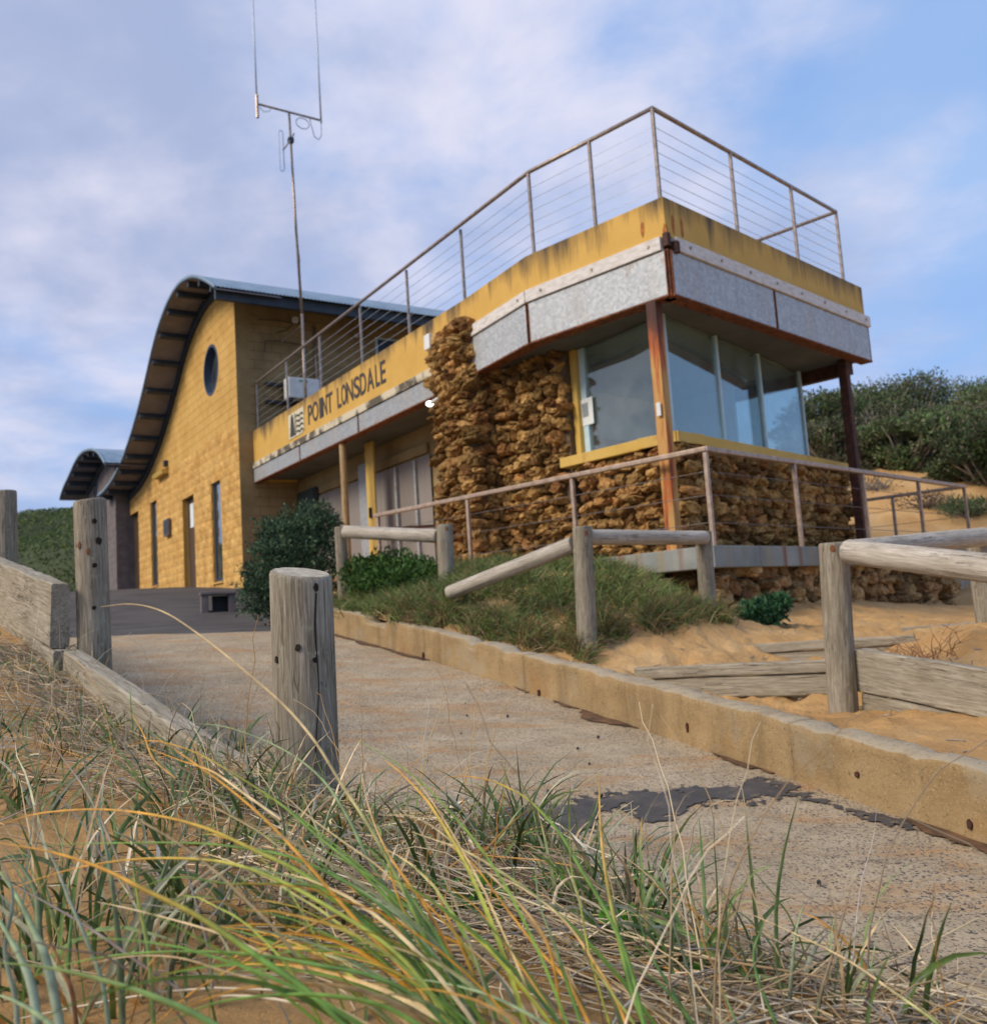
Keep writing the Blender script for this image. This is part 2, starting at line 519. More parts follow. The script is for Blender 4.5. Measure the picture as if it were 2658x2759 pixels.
def ramp_mat():
    m, t, b = newmat('exposed_aggregate')
    v = nd(t, 'ShaderNodeNewGeometry').outputs['Position']
    base = ramp(t, nz(t, v, 3.5, 8, 0.6), [(0.3, (0.35, 0.275, 0.175)), (0.6, (0.48, 0.385, 0.255)), (0.8, (0.58, 0.475, 0.33))])
    # drifts of orange sand lying in the low spots, drawn out down the slope
    vs = nd(t, 'ShaderNodeMapping', {'Vector': v, 'Rotation': (0, 0, math.radians(28)), 'Scale': (1.0, 3.2, 1.0)})
    base = mixc(t, ramp(t, nz(t, vs.outputs[0], 1.7, 7, 0.65, 0.5), [(0.50, 0.0), (0.66, 0.75)]), base, (0.46, 0.245, 0.09))
    base = mixc(t, ramp(t, nz(t, vs.outputs[0], 4.5, 6, 0.7, 0.6), [(0.58, 0.0), (0.70, 0.65)]), base, (0.15, 0.095, 0.05))
    base = mixc(t, ramp(t, nz(t, v, 48, 5, 0.75), [(0.52, 0.0), (0.68, 0.55)]), base, (0.13, 0.10, 0.07))
    base = mixc(t, ramp(t, nz(t, v, 85, 4, 0.75), [(0.56, 0.0), (0.68, 0.7)]), base, (0.60, 0.51, 0.38))
    big = nz(t, v, 1.1, 4)
    for sc, off, thr in ((62.0, 0.0, 0.40), (115.0, 3.0, 0.42), (44.0, 9.0, 0.26)):
        vv = nd(t, 'ShaderNodeVectorMath', {0: v, 1: (off, off, off)}, operation='ADD')
        wv = nd(t, 'ShaderNodeTexNoise', {'Vector': v, 'Scale': sc * 1.3, 'Detail': 2.0})
        wv2 = nd(t, 'ShaderNodeVectorMath', {0: wv.outputs['Color']}, operation='SCALE')
        wv2.inputs['Scale'].default_value = 0.7 / sc
        vv2 = nd(t, 'ShaderNodeVectorMath', {0: vv.outputs[0], 1: wv2.outputs[0]}, operation='ADD')
        vo = nd(t, 'ShaderNodeTexVoronoi', {'Vector': vv2.outputs[0], 'Scale': sc})
        sc_ = nd(t, 'ShaderNodeSeparateColor', {0: vo.outputs['Color']})
        spot = ramp(t, vo.outputs['Distance'], [(thr * 0.75, 1.0), (thr, 0.0)])
        pick = ramp(t, sc_.outputs[1], [(0.42, 0.0), (0.48, 1.0)])
        f = nd(t, 'ShaderNodeMath', {0: spot, 1: pick}, operation='MULTIPLY')
        f = nd(t, 'ShaderNodeMath', {0: f.outputs[0], 1: ramp(t, big, [(0.35, 0.55), (0.6, 1.0)])}, operation='MULTIPLY')
        stonec = ramp(t, sc_.outputs[0], [(0.0, (0.05, 0.05, 0.055)), (0.5, (0.12, 0.10, 0.09)), (0.85, (0.22, 0.16, 0.12)), (1.0, (0.46, 0.40, 0.31))])
        base = mixc(t, f.outputs[0], base, stonec)
    t.links.new(base, b.inputs['Base Color'])
    b.inputs['Roughness'].default_value = 0.9
    b.inputs['Specular IOR Level'].default_value = 0.25
    n1 = bump(t, b, nz(t, v, 70, 6, 0.75), 0.8, 0.010)
    bump(t, b, nz(t, v, 7, 5), 0.5, 0.03, n1)
    return m


M['ramp'] = ramp_mat()


def kerb_mat():
    m, t, b = newmat('kerb_concrete')
    v = nd(t, 'ShaderNodeNewGeometry').outputs['Position']
    base = ramp(t, nz(t, v, 3.0, 8, 0.62), [(0.3, (0.25, 0.165, 0.070)), (0.55, (0.34, 0.235, 0.110)), (0.78, (0.41, 0.30, 0.165))])
    base = mixc(t, ramp(t, nz(t, v, 1.7, 6, 0.7), [(0.56, 0.0), (0.72, 0.6)]), base, (0.34, 0.17, 0.05))
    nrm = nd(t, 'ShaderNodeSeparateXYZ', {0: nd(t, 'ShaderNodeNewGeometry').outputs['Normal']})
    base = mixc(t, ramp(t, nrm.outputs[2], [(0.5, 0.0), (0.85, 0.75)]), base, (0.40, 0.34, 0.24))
    vo = nd(t, 'ShaderNodeTexVoronoi', {'Vector': nd(t, 'ShaderNodeVectorMath', {0: v, 1: nd(t, 'ShaderNodeTexNoise', {'Vector': v, 'Scale': 30.0}).outputs['Color']}, operation='MULTIPLY_ADD').outputs[0], 'Scale': 70.0})
    sc_ = nd(t, 'ShaderNodeSeparateColor', {0: vo.outputs['Color']})
    spot = ramp(t, vo.outputs['Distance'], [(0.22, 1.0), (0.36, 0.0)])
    f = nd(t, 'ShaderNodeMath', {0: spot, 1: ramp(t, sc_.outputs[1], [(0.70, 0.0), (0.76, 0.6)])}, operation='MULTIPLY')
    base = mixc(t, f.outputs[0], base, (0.13, 0.10, 0.065))
    base = mixc(t, ramp(t, nz(t, v, 70, 4, 0.7), [(0.58, 0.0), (0.66, 0.75)]), base, (0.11, 0.08, 0.045))
    base = mixc(t, ramp(t, nz(t, v, 130, 3, 0.7), [(0.57, 0.0), (0.66, 0.6)]), base, (0.50, 0.40, 0.25))
    base = mixc(t, ramp(t, nz(t, v, 7, 6, 0.75), [(0.55, 0.0), (0.72, 0.5)]), base, (0.16, 0.11, 0.055))
    vst = nd(t, 'ShaderNodeMapping', {'Vector': v, 'Scale': (1, 1, 0.12)})
    base = mixc(t, ramp(t, nz(t, vst.outputs[0], 5.0, 7, 0.72), [(0.50, 0.0), (0.70, 0.65)]), base, (0.13, 0.085, 0.04))
    base = mixc(t, ramp(t, nz(t, v, 2.4, 7, 0.7), [(0.56, 0.0), (0.70, 0.45)]), base, (0.30, 0.28, 0.22))
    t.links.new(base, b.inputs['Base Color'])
    b.inputs['Roughness'].default_value = 0.92
    n1 = bump(t, b, nz(t, v, 45, 6, 0.7), 0.6, 0.012)
    return m


M['kerb'] = kerb_mat()


def tar_mat():
    m, t, b = newmat('bitumen_patch')
    v = nd(t, 'ShaderNodeNewGeometry').outputs['Position']
    base = ramp(t, nz(t, v, 9, 8, 0.7), [(0.3, (0.040, 0.037, 0.036)), (0.55, (0.070, 0.063, 0.058)), (0.72, (0.17, 0.13, 0.09))])
    base = mixc(t, ramp(t, nz(t, v, 22, 6, 0.7), [(0.58, 0.0), (0.68, 0.6)]), base, (0.26, 0.18, 0.10))
    t.links.new(base, b.inputs['Base Color'])
    b.inputs['Roughness'].default_value = 0.85
    bump(t, b, nz(t, v, 60, 6, 0.7), 0.6, 0.006)
    return m


M['tar'] = tar_mat()


def glass_mat(name, tint, refl, dark=0.75):
    m, t, b = newmat(name)
    t.nodes.remove(b)
    out = [n for n in t.nodes if n.type == 'OUTPUT_MATERIAL'][0]
    tr = nd(t, 'ShaderNodeBsdfTransparent', {'Color': c4(tint)})
    gl = nd(t, 'ShaderNodeBsdfGlossy', {'Color': (0.80, 0.87, 0.86, 1), 'Roughness': 0.03})
    lw = nd(t, 'ShaderNodeMath', {0: nd(t, 'ShaderNodeLayerWeight', {'Blend': 0.5}).outputs['Facing'], 1: 3.5}, operation='POWER')
    f = nd(t, 'ShaderNodeMapRange', {'Value': lw.outputs[0], 'From Min': 0.0, 'From Max': 1.0, 'To Min': refl, 'To Max': 0.95})
    mx = nd(t, 'ShaderNodeMixShader', {0: f.outputs[0], 1: tr.outputs[0], 2: gl.outputs[0]})
    # salt bloom dried on the glass
    v = nd(t, 'ShaderNodeNewGeometry').outputs['Position']
    sm = ramp(t, nz(t, v, 3.0, 7, 0.65), [(0.35, 0.02), (0.7, 0.10)])
    df = nd(t, 'ShaderNodeBsdfDiffuse', {'Color': (0.50, 0.56, 0.58, 1)})
    m2 = nd(t, 'ShaderNodeMixShader', {0: sm, 1: mx.outputs[0], 2: df.outputs[0]})
    t.links.new(m2.outputs[0], out.inputs[0])
    return m


M['glass'] = glass_mat('window_glass', (0.80, 0.88, 0.88), 0.11)
M['glass_dark'] = glass_mat('dark_window_glass', (0.25, 0.30, 0.36), 0.42)

def emit_mat(name, col, s):
    m, t, b = newmat(name)
    b.inputs['Emission Color'].default_value = c4(col)
    b.inputs['Emission Strength'].default_value = s
    b.inputs['Base Color'].default_value = (0.8, 0.8, 0.75, 1)
    return m


M['lamp'] = emit_mat('lit_lamp', (1.0, 1.0, 0.86), 2.5)


def attr_mat(name, rough=0.6, spec=0.3, trans=0.0, noise=0.0):
    m, t, b = newmat(name)
    a = nd(t, 'ShaderNodeAttribute', attribute_name='Col')
    col = a.outputs['Color']
    if noise:
        v = nd(t, 'ShaderNodeNewGeometry').outputs['Position']
        hs = nd(t, 'ShaderNodeHueSaturation', {'Color': col, 'Value': nd(t, 'ShaderNodeMapRange', {'Value': nz(t, v, noise, 4), 'From Min': 0.3, 'From Max': 0.7, 'To Min': 0.7, 'To Max': 1.3}).outputs[0]})
        col = hs.outputs[0]
    t.links.new(col, b.inputs['Base Color'])
    b.inputs['Roughness'].default_value = rough
    b.inputs['Specular IOR Level'].default_value = spec
    if trans:
        out = [n for n in t.nodes if n.type == 'OUTPUT_MATERIAL'][0]
        tl = nd(t, 'ShaderNodeBsdfTranslucent', {'Color': col})
        mx = nd(t, 'ShaderNodeMixShader', {0: trans, 1: b.outputs[0], 2: tl.outputs[0]})
        t.links.new(mx.outputs[0], out.inputs[0])
    return m


M['blade'] = attr_mat('grass_blade', 0.5, 0.35, 0.15, 60.0)
M['straw'] = attr_mat('dry_straw', 0.75, 0.2, 0.0)
M['leaf'] = attr_mat('scrub_leaf', 0.6, 0.25, 0.15)


# ------------------------------------------------------------------ object helpers
def tag(o, label=None, cat=None, group=None, kind=None):
    if label:
        o['label'] = label
    if cat:
        o['category'] = cat
    if group:
        o['group'] = group
    if kind:
        o['kind'] = kind
    return o


def thing(name, label, cat, loc, group=None):
    o = bpy.data.objects.new(name, None)
    o.empty_display_size = 0.1
    COL.objects.link(o)
    o.location = loc
    o['wloc'] = tuple(loc)
    return tag(o, label, cat, group)


def wloc(o):
    return Vector(o['wloc']) if o is not None and 'wloc' in o else Vector((0, 0, 0))


def link(o, parent=None, basis=None):
    COL.objects.link(o)
    if basis is not None:
        o.matrix_basis = basis
    if parent is not None:
        o.parent = parent
        chain = Matrix.Identity(4)
        p = parent
        if 'wmat' in p:
            chain = Matrix([p['wmat'][i * 4:i * 4 + 4] for i in range(4)])
        elif 'wloc' in p:
            chain = Matrix.Translation(Vector(p['wloc']))
        o.matrix_parent_inverse = chain.inverted()
    if basis is not None:
        o['wmat'] = [x for r in basis for x in r]
    return o


class MB:
    def __init__(self):
        self.v = []
        self.f = []

    def add(self, vs, fs):
        n = len(self.v)
        self.v += [tuple(p) for p in vs]
        self.f += [tuple(i + n for i in q) for q in fs]
        return self

    def hexa(self, b, t):
        self.add(list(b) + list(t), [(3, 2, 1, 0), (4, 5, 6, 7), (0, 1, 5, 4), (1, 2, 6, 5), (2, 3, 7, 6), (3, 0, 4, 7)])
        return self

    def box(self, c, s, rz=0.0):
        cx, cy, cz = c
        hx, hy, hz = s[0] / 2, s[1] / 2, s[2] / 2
        ca, sa = math.cos(rz), math.sin(rz)
        q = [(cx + a * hx * ca - b_ * hy * sa, cy + a * hx * sa + b_ * hy * ca) for a, b_ in ((-1, -1), (1, -1), (1, 1), (-1, 1))]
        return self.hexa([(x, y, cz - hz) for x, y in q], [(x, y, cz + hz) for x, y in q])

    def wall(self, p, q, z0, z1, t0, t1):
        """box between plan points p,q (left to right as seen), from outward offset t0 to t1"""
        px, py, qx, qy = p[0], p[1], q[0], q[1]
        L = math.hypot(qx - px, qy - py)
        dx, dy = (qx - px) / L, (qy - py) / L
        nx, ny = dy, -dx
        f = [(px + nx * t1, py + ny * t1), (qx + nx * t1, qy + ny * t1), (qx + nx * t0, qy + ny * t0), (px + nx * t0, py + ny * t0)]
        return self.hexa([(x, y, z0) for x, y in f], [(x, y, z1) for x, y in f])

    def prism(self, poly, z0, z1):
        n = len(poly)
        vs = [(x, y, z0) for x, y in poly] + [(x, y, z1) for x, y in poly]
        fs = [tuple(range(n))[::-1], tuple(range(n, 2 * n))] + [(i, (i + 1) % n, n + (i + 1) % n, n + i) for i in range(n)]
        return self.add(vs, fs)

    def tube(self, pts, r, seg=8, cap=True):
        pts = [Vector(p) for p in pts]
        rs = r if isinstance(r, (list, tuple)) else [r] * len(pts)
        rings = []
        prev = None
        for i, p in enumerate(pts):
            d = (pts[min(i + 1, len(pts) - 1)] - pts[max(i - 1, 0)]).normalized()
            if prev is None:
                a = Vector((0, 0, 1)) if abs(d.z) < 0.9 else Vector((1, 0, 0))
                x = d.cross(a).normalized()
            else:
                x = (prev - d * prev.dot(d)).normalized()
            prev = x
            y = d.cross(x)
            rings.append([p + (x * math.cos(2 * math.pi * k / seg) + y * math.sin(2 * math.pi * k / seg)) * rs[i] for k in range(seg)])
        vs = [q for ring in rings for q in ring]
        fs = []
        for i in range(len(pts) - 1):
            for k in range(seg):
                a, b = i * seg + k, i * seg + (k + 1) % seg
                fs.append((a, b, b + seg, a + seg))
        if cap:
            fs.append(tuple(range(seg))[::-1])
            fs.append(tuple(range((len(pts) - 1) * seg, len(pts) * seg)))
        return self.add(vs, fs)

    def mesh(self, name):
        me = bpy.data.meshes.new(name)
        me.from_pydata(self.v, [], self.f)
        me.update()
        return me

    def build(self, name, mat, parent=None, smooth=False, bevel=0.0, basis=None):
        me = self.mesh(name)
        if bevel:
            bm = bmesh.new()
            bm.from_mesh(me)
            bmesh.ops.recalc_face_normals(bm, faces=bm.faces)
            bmesh.ops.bevel(bm, geom=list(bm.edges), offset=bevel, segments=2, affect='EDGES', profile=0.6, clamp_overlap=True)
            bm.to_mesh(me)
            bm.free()
        else:
            bm = bmesh.new()
            bm.from_mesh(me)
            bmesh.ops.recalc_face_normals(bm, faces=bm.faces)
            bm.to_mesh(me)
            bm.free()
        if smooth:
            me.shade_smooth()
        me.materials.append(mat)
        o = bpy.data.objects.new(name, me)
        return link(o, parent, basis)


def arrmesh(name, V, F, mat, parent=None, smooth=True, cols=None):
    """V (n,3) array, F (m,k) array of quads or triangles"""
    me = bpy.data.meshes.new(name)
    V = np.asarray(V, np.float32)
    F = np.asarray(F, np.int32)
    k = F.shape[1]
    me.vertices.add(len(V))
    me.vertices.foreach_set('co', V.ravel())
    me.loops.add(F.size)
    me.loops.foreach_set('vertex_index', F.ravel())
    me.polygons.add(len(F))
    me.polygons.foreach_set('loop_start', np.arange(0, F.size, k, dtype=np.int32))
    me.polygons.foreach_set('loop_total', np.full(len(F), k, np.int32))
    me.polygons.foreach_set('use_smooth', np.full(len(F), smooth))
    if cols is not None:
        a = me.attributes.new('Col', 'FLOAT_COLOR', 'POINT')
        c = np.ones((len(V), 4), np.float32)
        c[:, :3] = cols
        a.data.foreach_set('color', c.ravel())
    me.update(calc_edges=True)
    me.materials.append(mat)
    o = bpy.data.objects.new(name, me)
    return link(o, parent)


def grid(name, X, Y, Z, mat, kind='structure'):
    n, m = X.shape
    V = np.stack([X, Y, Z], 2).reshape(-1, 3)
    i = (np.arange(n - 1)[:, None] * m + np.arange(m - 1)[None]).ravel()
    F = np.stack([i, i + 1, i + m + 1, i + m], 1)
    o = arrmesh(name, V, F, mat)
    me = o.data
    nz_ = np.empty(len(me.polygons) * 3, np.float32)
    me.polygons.foreach_get('normal', nz_)
    if nz_.reshape(-1, 3)[:, 2].mean() < 0:
        me.flip_normals()
    if kind:
        o['kind'] = kind
    return o


def axis_mat(p0, p1, up=(0, 0, 1)):
    """local Z runs from p0 to p1"""
    p0, p1 = Vector(p0), Vector(p1)
    z = (p1 - p0).normalized()
    u = Vector(up) if abs(z.dot(Vector(up))) < 0.95 else Vector((1, 0, 0))
    x = u.cross(z).normalized()
    y = z.cross(x)
    return Matrix(((x.x, y.x, z.x, p0.x), (x.y, y.y, z.y, p0.y), (x.z, y.z, z.z, p0.z), (0, 0, 0, 1)))


def log(name, p0, p1, r0, r1=None, mat=None, parent=None, seed=0, seg=28, rings=26, tilt=0.0, cracks=3, lump=0.02, up=(0, 0, 1), td=None):
    tdir = 0.6 if td is None else td
    """round pole with chamfered, slightly out-of-true ends, shallow drying cracks cut into it and a little bow"""
    r1 = r0 if r1 is None else r1
    p0, p1 = Vector(p0), Vector(p1)
    L = (p1 - p0).length
    rg = random.Random(seed)
    ck = [(rg.uniform(0, 6.28), rg.uniform(0, 0.5), rg.uniform(0.6, 1.1), rg.uniform(0.03, 0.07)) for _ in range(cracks)]
    zs = [0.0, 0.004] + [0.012 + (L - 0.024) * i / (rings - 1) for i in range(rings)] + [L - 0.004, L]
    V, F = [], []
    for j, z in enumerate(zs):
        f = z / L
        r = r0 + (r1 - r0) * f
        end = 0.90 if j in (0, len(zs) - 1) else (0.965 if j in (1, len(zs) - 2) else 1.0)
        for k in range(seg):
            a = 2 * math.pi * k / seg
            n = mnoise.noise(Vector((math.cos(a) * 1.3 + seed * 3.1, math.sin(a) * 1.3, z * 1.5 / max(L, 0.4) * 2)))
            n2 = mnoise.noise(Vector((math.cos(a) * 7 + seed, math.sin(a) * 7, z * 3)))
            rr = r * (1 + lump * n + lump * 0.4 * n2) * end
            for (ca, c0, c1, cw) in ck:
                if c0 < f < c1:
                    da = abs((a - ca - 0.15 * math.sin(z * 5) + math.pi) % (2 * math.pi) - math.pi)
                    if da < cw * 2.5:
                        rr -= r * 0.09 * (1 - da / (cw * 2.5))
            V.append((rr * math.cos(a), rr * math.sin(a), z + tilt * rr * math.cos(a - tdir) * min(1.0, max(0.0, (z - (L - 0.08)) / 0.07))))
    for j in range(len(zs) - 1):
        for k in range(seg):
            a, b = j * seg + k, j * seg + (k + 1) % seg
            F.append((a, b, b + seg, a + seg))
    F.append(tuple(range(seg))[::-1])
    F.append(tuple(range((len(zs) - 1) * seg, len(zs) * seg)))
    me = bpy.data.meshes.new(name)
    me.from_pydata(V, [], F)
    me.shade_smooth()
    me.materials.append(mat or M['wood'])
    me.materials.append(M['endgrain'])
    for p in (len(F) - 1, len(F) - 2):
        me.polygons[p].material_index = 1
        me.polygons[p].use_smooth = False
    me.update()
    return link(bpy.data.objects.new(name, me), parent, axis_mat(p0, p1, up))


def board(name, p0, p1, h, t, mat=None, parent=None, seed=0, lean=0.0):
    """sawn board: local X along its length, weathered uneven edges"""
    p0, p1 = Vector(p0), Vector(p1)
    L = (p1 - p0).length
    x = (p1 - p0).normalized()
    y = Vector((-x.y, x.x, 0)).normalized()
    z = x.cross(y)
    nx, rg = max(8, int(L / 0.06)), random.Random(seed)
    sec = [(-t / 2, -h / 2 + 0.006), (-t / 2 + 0.006, -h / 2), (t / 2 - 0.006, -h / 2), (t / 2, -h / 2 + 0.006), (t / 2, h / 2 - 0.008), (t / 2 - 0.008, h / 2), (-t / 2 + 0.008, h / 2), (-t / 2, h / 2 - 0.008)]
    V, F = [], []
    m = len(sec)
    for i in range(nx + 1):
        s = L * i / nx
        for k, (a, b) in enumerate(sec):
            n = mnoise.noise(Vector((s * 2.2 + seed * 5.3, a * 30, b * 14)))
            n2 = mnoise.noise(Vector((s * 9 + seed, a * 30 + 4, b * 20)))
            V.append((s, a + 0.004 * n, b + 0.006 * n + 0.003 * n2))
    for i in range(nx):
        for k in range(m):
            a, b = i * m + k, i * m + (k + 1) % m
            F.append((a, a + m, b + m, b))
    F.append(tuple(range(m)))
    F.append(tuple(range(nx * m, nx * m + m))[::-1])
    me = bpy.data.meshes.new(name)
    me.from_pydata(V, [], F)
    bm = bmesh.new()
    bm.from_mesh(me)
    bmesh.ops.recalc_face_normals(bm, faces=bm.faces)
    bm.to_mesh(me)
    bm.free()
    me.materials.append(mat or M['wood_x'])
    B = Matrix(((x.x, y.x, z.x, p0.x), (x.y, y.y, z.y, p0.y), (x.z, y.z, z.z, p0.z), (0, 0, 0, 1)))
    return link(bpy.data.objects.new(name, me), parent, B)


def disc_on(name, p, n, r, mat, parent, depth=0.004, sy=1.0, seed=0):
    """small irregular hole or stain: a shallow plug whose face sits just proud of the surface"""
    n = Vector(n).normalized()
    u = Vector((0, 0, 1)) if abs(n.z) < 0.9 else Vector((1, 0, 0))
    x = u.cross(n).normalized()
    y = n.cross(x)
    rg = random.Random(seed)
    k = 14
    vs = []
    for h in (-0.02, depth):
        rg2 = random.Random(seed)
        for i in range(k):
            a = 2 * math.pi * i / k
            q = r * rg2.uniform(0.75, 1.1)
            vs.append(Vector(p) + x * q * math.cos(a) + y * q * sy * math.sin(a) + n * h)
    fs = [tuple(range(k, 2 * k))] + [(i, (i + 1) % k, k + (i + 1) % k, k + i) for i in range(k)]
    return MB().add(vs, fs).build(name, mat, parent)


def catmull(P, n):
    P = np.array(P, float)
    Q = np.vstack([2 * P[0] - P[1], P, 2 * P[-1] - P[-2]])
    m = len(P) - 1
    out = []
    for t in np.linspace(0, m - 1e-6, n):
        i = int(t)
        f = t - i
        a, b, c, d = Q[i], Q[i + 1], Q[i + 2], Q[i + 3]
        out.append(0.5 * ((2 * b) + (c - a) * f + (2 * a - 5 * b + 4 * c - d) * f ** 2 + (3 * b - a - 3 * c + d) * f ** 3))
    return np.array(out)


# ================================================================== GROUND
# ramp axis: K1 + s*AX ; levels follow s
AX = np.array([-0.463, 0.886])
PX = np.array([0.886, 0.463])            # across the ramp, to the right
K1 = np.array([1.49, 3.06])
KS = np.array([-9, -5, -2.5, 0, 2.65, 6.6, 7.6, 9.2, 11.4, 14.0, 17.4, 22.0, 40, 80])
KZ = np.array([-1.75, -1.38, -1.09, -0.82, -0.56, -0.06, 0.025, 0.10, 0.22, 0.52, 0.93, 1.26, 1.75, 2.2])


def roadz(x, y):
    s = (np.asarray(x) - K1[0]) * AX[0] + (np.asarray(y) - K1[1]) * AX[1]
    return np.interp(s, KS, KZ)


KERB = np.array([[4.6, -2.75], [2.75, 0.62], [1.49, 3.06], [0.46, 5.45], [-0.50, 7.20], [-1.56, 8.9], [-2.02, 9.55]])


def kerb_at(n):
    d = np.r_[0, np.cumsum(np.linalg.norm(np.diff(KERB, axis=0), axis=1))]
    t = np.linspace(0, d[-1], n)
    return np.stack([np.interp(t, d, KERB[:, 0]), np.interp(t, d, KERB[:, 1])], 1)


# ramp
c = kerb_at(330)
c = np.vstack([c, c[-1] + np.outer(np.linspace(0.03, 3.0, 50), AX)])
w = np.linspace(0.06, -5.2, 150)
X = c[:, 0][:, None] + PX[0] * w[None]
Y = c[:, 1][:, None] + PX[1] * w[None]
Z = roadz(X, Y) + fbm(X * 2.2, Y * 2.2, 4, 3) * 0.010 + fbm(X * 14, Y * 14, 2, 5) * 0.0025
grid('ramp', X, Y, Z, M['ramp'])

def on_road(u, v):
    d = ray(u, v)
    lo, hi = 0.5, 30.0
    for _ in range(50):
        mid = (lo + hi) / 2
        p = d * mid
        if p[2] > roadz(p[0], p[1]):
            lo = mid
        else:
            hi = mid
    return d * lo


# asphalt forecourt up to the buildings
ed0, ed1 = on_road(515 * K_, 1208.5 * K_)[:2], on_road(205 * K_, 1218 * K_)[:2]
ev = (ed1 - ed0) / np.linalg.norm(ed1 - ed0)
uu = np.r_[np.linspace(-3.2, 7.5, 70), np.linspace(8, 30, 30)]
tt = np.r_[np.linspace(0, 6, 70), np.linspace(6.3, 40, 60)]
U, T = np.meshgrid(uu, tt, indexing='ij')
X = ed0[0] + ev[0] * U + AX[0] * T
Y = ed0[1] + ev[1] * U + AX[1] * T
Z = roadz(X, Y) + 0.010 + fbm(X * 0.8, Y * 0.8, 3, 9) * 0.015
Z[:, 0] -= 0.03
grid('asphalt', X, Y, Z, M['asphalt'])

# bitumen patch lying on the ramp
TP = [(0, 480), (60, 440), (150, 370), (260, 355), (420, 340), (400, 322), (480, 318), (580, 300), (750, 290), (880, 275), (1000, 275), (1090, 268), (1160, 280), (1250, 305), (1350, 340), (1450, 375), (1560, 405), (1640, 432), (1640, 438), (1450, 392), (1330, 350), (1220, 335), (1050, 352), (920, 355), (840, 375), (780, 408), (730, 425), (680, 415), (600, 362), (540, 390), (560, 430), (480, 450), (390, 465), (310, 485), (150, 492)]


S8 = 1458 / 1888
poly = [on_road(1200 + x * S8, 1900 + y * S8) for x, y in TP]
pq = np.array([q[:2] for q in poly])


def inside(x, y, P):
    c_ = np.zeros(x.shape, bool)
    j = len(P) - 1
    for i in range(len(P)):
        xi, yi, xj, yj = P[i, 0], P[i, 1], P[j, 0], P[j, 1]
        with np.errstate(divide='ignore', invalid='ignore'):
            c_ ^= ((yi > y) != (yj > y)) & (x < (xj - xi) * (y - yi) / (yj - yi + 1e-12) + xi)
        j = i
    return c_


mn, mx = pq.min(0) - 0.15, pq.max(0) + 0.15
tx, ty = np.meshgrid(np.arange(mn[0], mx[0], 0.006), np.arange(mn[1], mx[1], 0.006), indexing='ij')
dist = np.full(tx.shape, 9.0)
for i in range(len(pq)):
    a_, b_ = pq[i], pq[(i + 1) % len(pq)]
    e_ = b_ - a_
    h_ = np.clip(((tx - a_[0]) * e_[0] + (ty - a_[1]) * e_[1]) / (e_ @ e_ + 1e-9), 0, 1)
    dist = np.minimum(dist, np.hypot(tx - a_[0] - h_ * e_[0], ty - a_[1] - h_ * e_[1]))
dist = np.where(inside(tx, ty, pq), dist, -dist)
keep_ = dist + fbm(tx * 6, ty * 6, 3, 31) * 0.09 + fbm(tx * 34, ty * 34, 4, 35) * 0.085 - 0.01 > 0
ij = np.argwhere(keep_[:-1, :-1] & keep_[1:, 1:])
m_ = tx.shape[1]
i0 = ij[:, 0] * m_ + ij[:, 1]
Fq = np.stack([i0, i0 + m_, i0 + m_ + 1, i0 + 1], 1)
Vq = np.stack([tx, ty, roadz(tx, ty) + fbm(tx * 2.2, ty * 2.2, 4, 3) * 0.010 + 0.005 + fbm(tx * 20, ty * 20, 3, 37) * 0.003], 2).reshape(-1, 3)
used = np.unique(Fq)
mp_i = np.zeros(len(Vq), np.int64)
mp_i[used] = np.arange(len(used))
o = arrmesh('bitumen_patch', Vq[used], mp_i[Fq], M['tar'])
o['kind'] = 'structure'

# dark rusty seep along the foot of the kerb
kq = kerb_at(1100)
wq = np.linspace(0.01, -0.16, 22)
tx = kq[:, 0][:, None] + PX[0] * wq[None]
ty = kq[:, 1][:, None] + PX[1] * wq[None]
lim_ = 0.10 * np.clip(fbm(tx[:, :1] * 1.7, ty[:, :1] * 1.7, 5, 44) + 0.12, 0, 1) / 0.5 + 0.004
keep_ = (-wq[None] < lim_ + fbm(tx * 22, ty * 22, 3, 45) * 0.03) & (lim_ > 0.012)
ij = np.argwhere(keep_[:-1, :-1] & keep_[1:, 1:])
i0 = ij[:, 0] * tx.shape[1] + ij[:, 1]
Fq = np.stack([i0, i0 + 1, i0 + tx.shape[1] + 1, i0 + tx.shape[1]], 1)
Vq = np.stack([tx, ty, roadz(tx, ty) + fbm(tx * 2.2, ty * 2.2, 4, 3) * 0.010 + 0.006], 2).reshape(-1, 3)
used = np.unique(Fq)
mp_i = np.zeros(len(Vq), np.int64)
mp_i[used] = np.arange(len(used))
o = arrmesh('path_stain', Vq[used], mp_i[Fq], simple('rusty_seep', (0.05, 0.028, 0.016), (0.17, 0.085, 0.035), 12, 0.95, 0.3))
o['kind'] = 'structure'

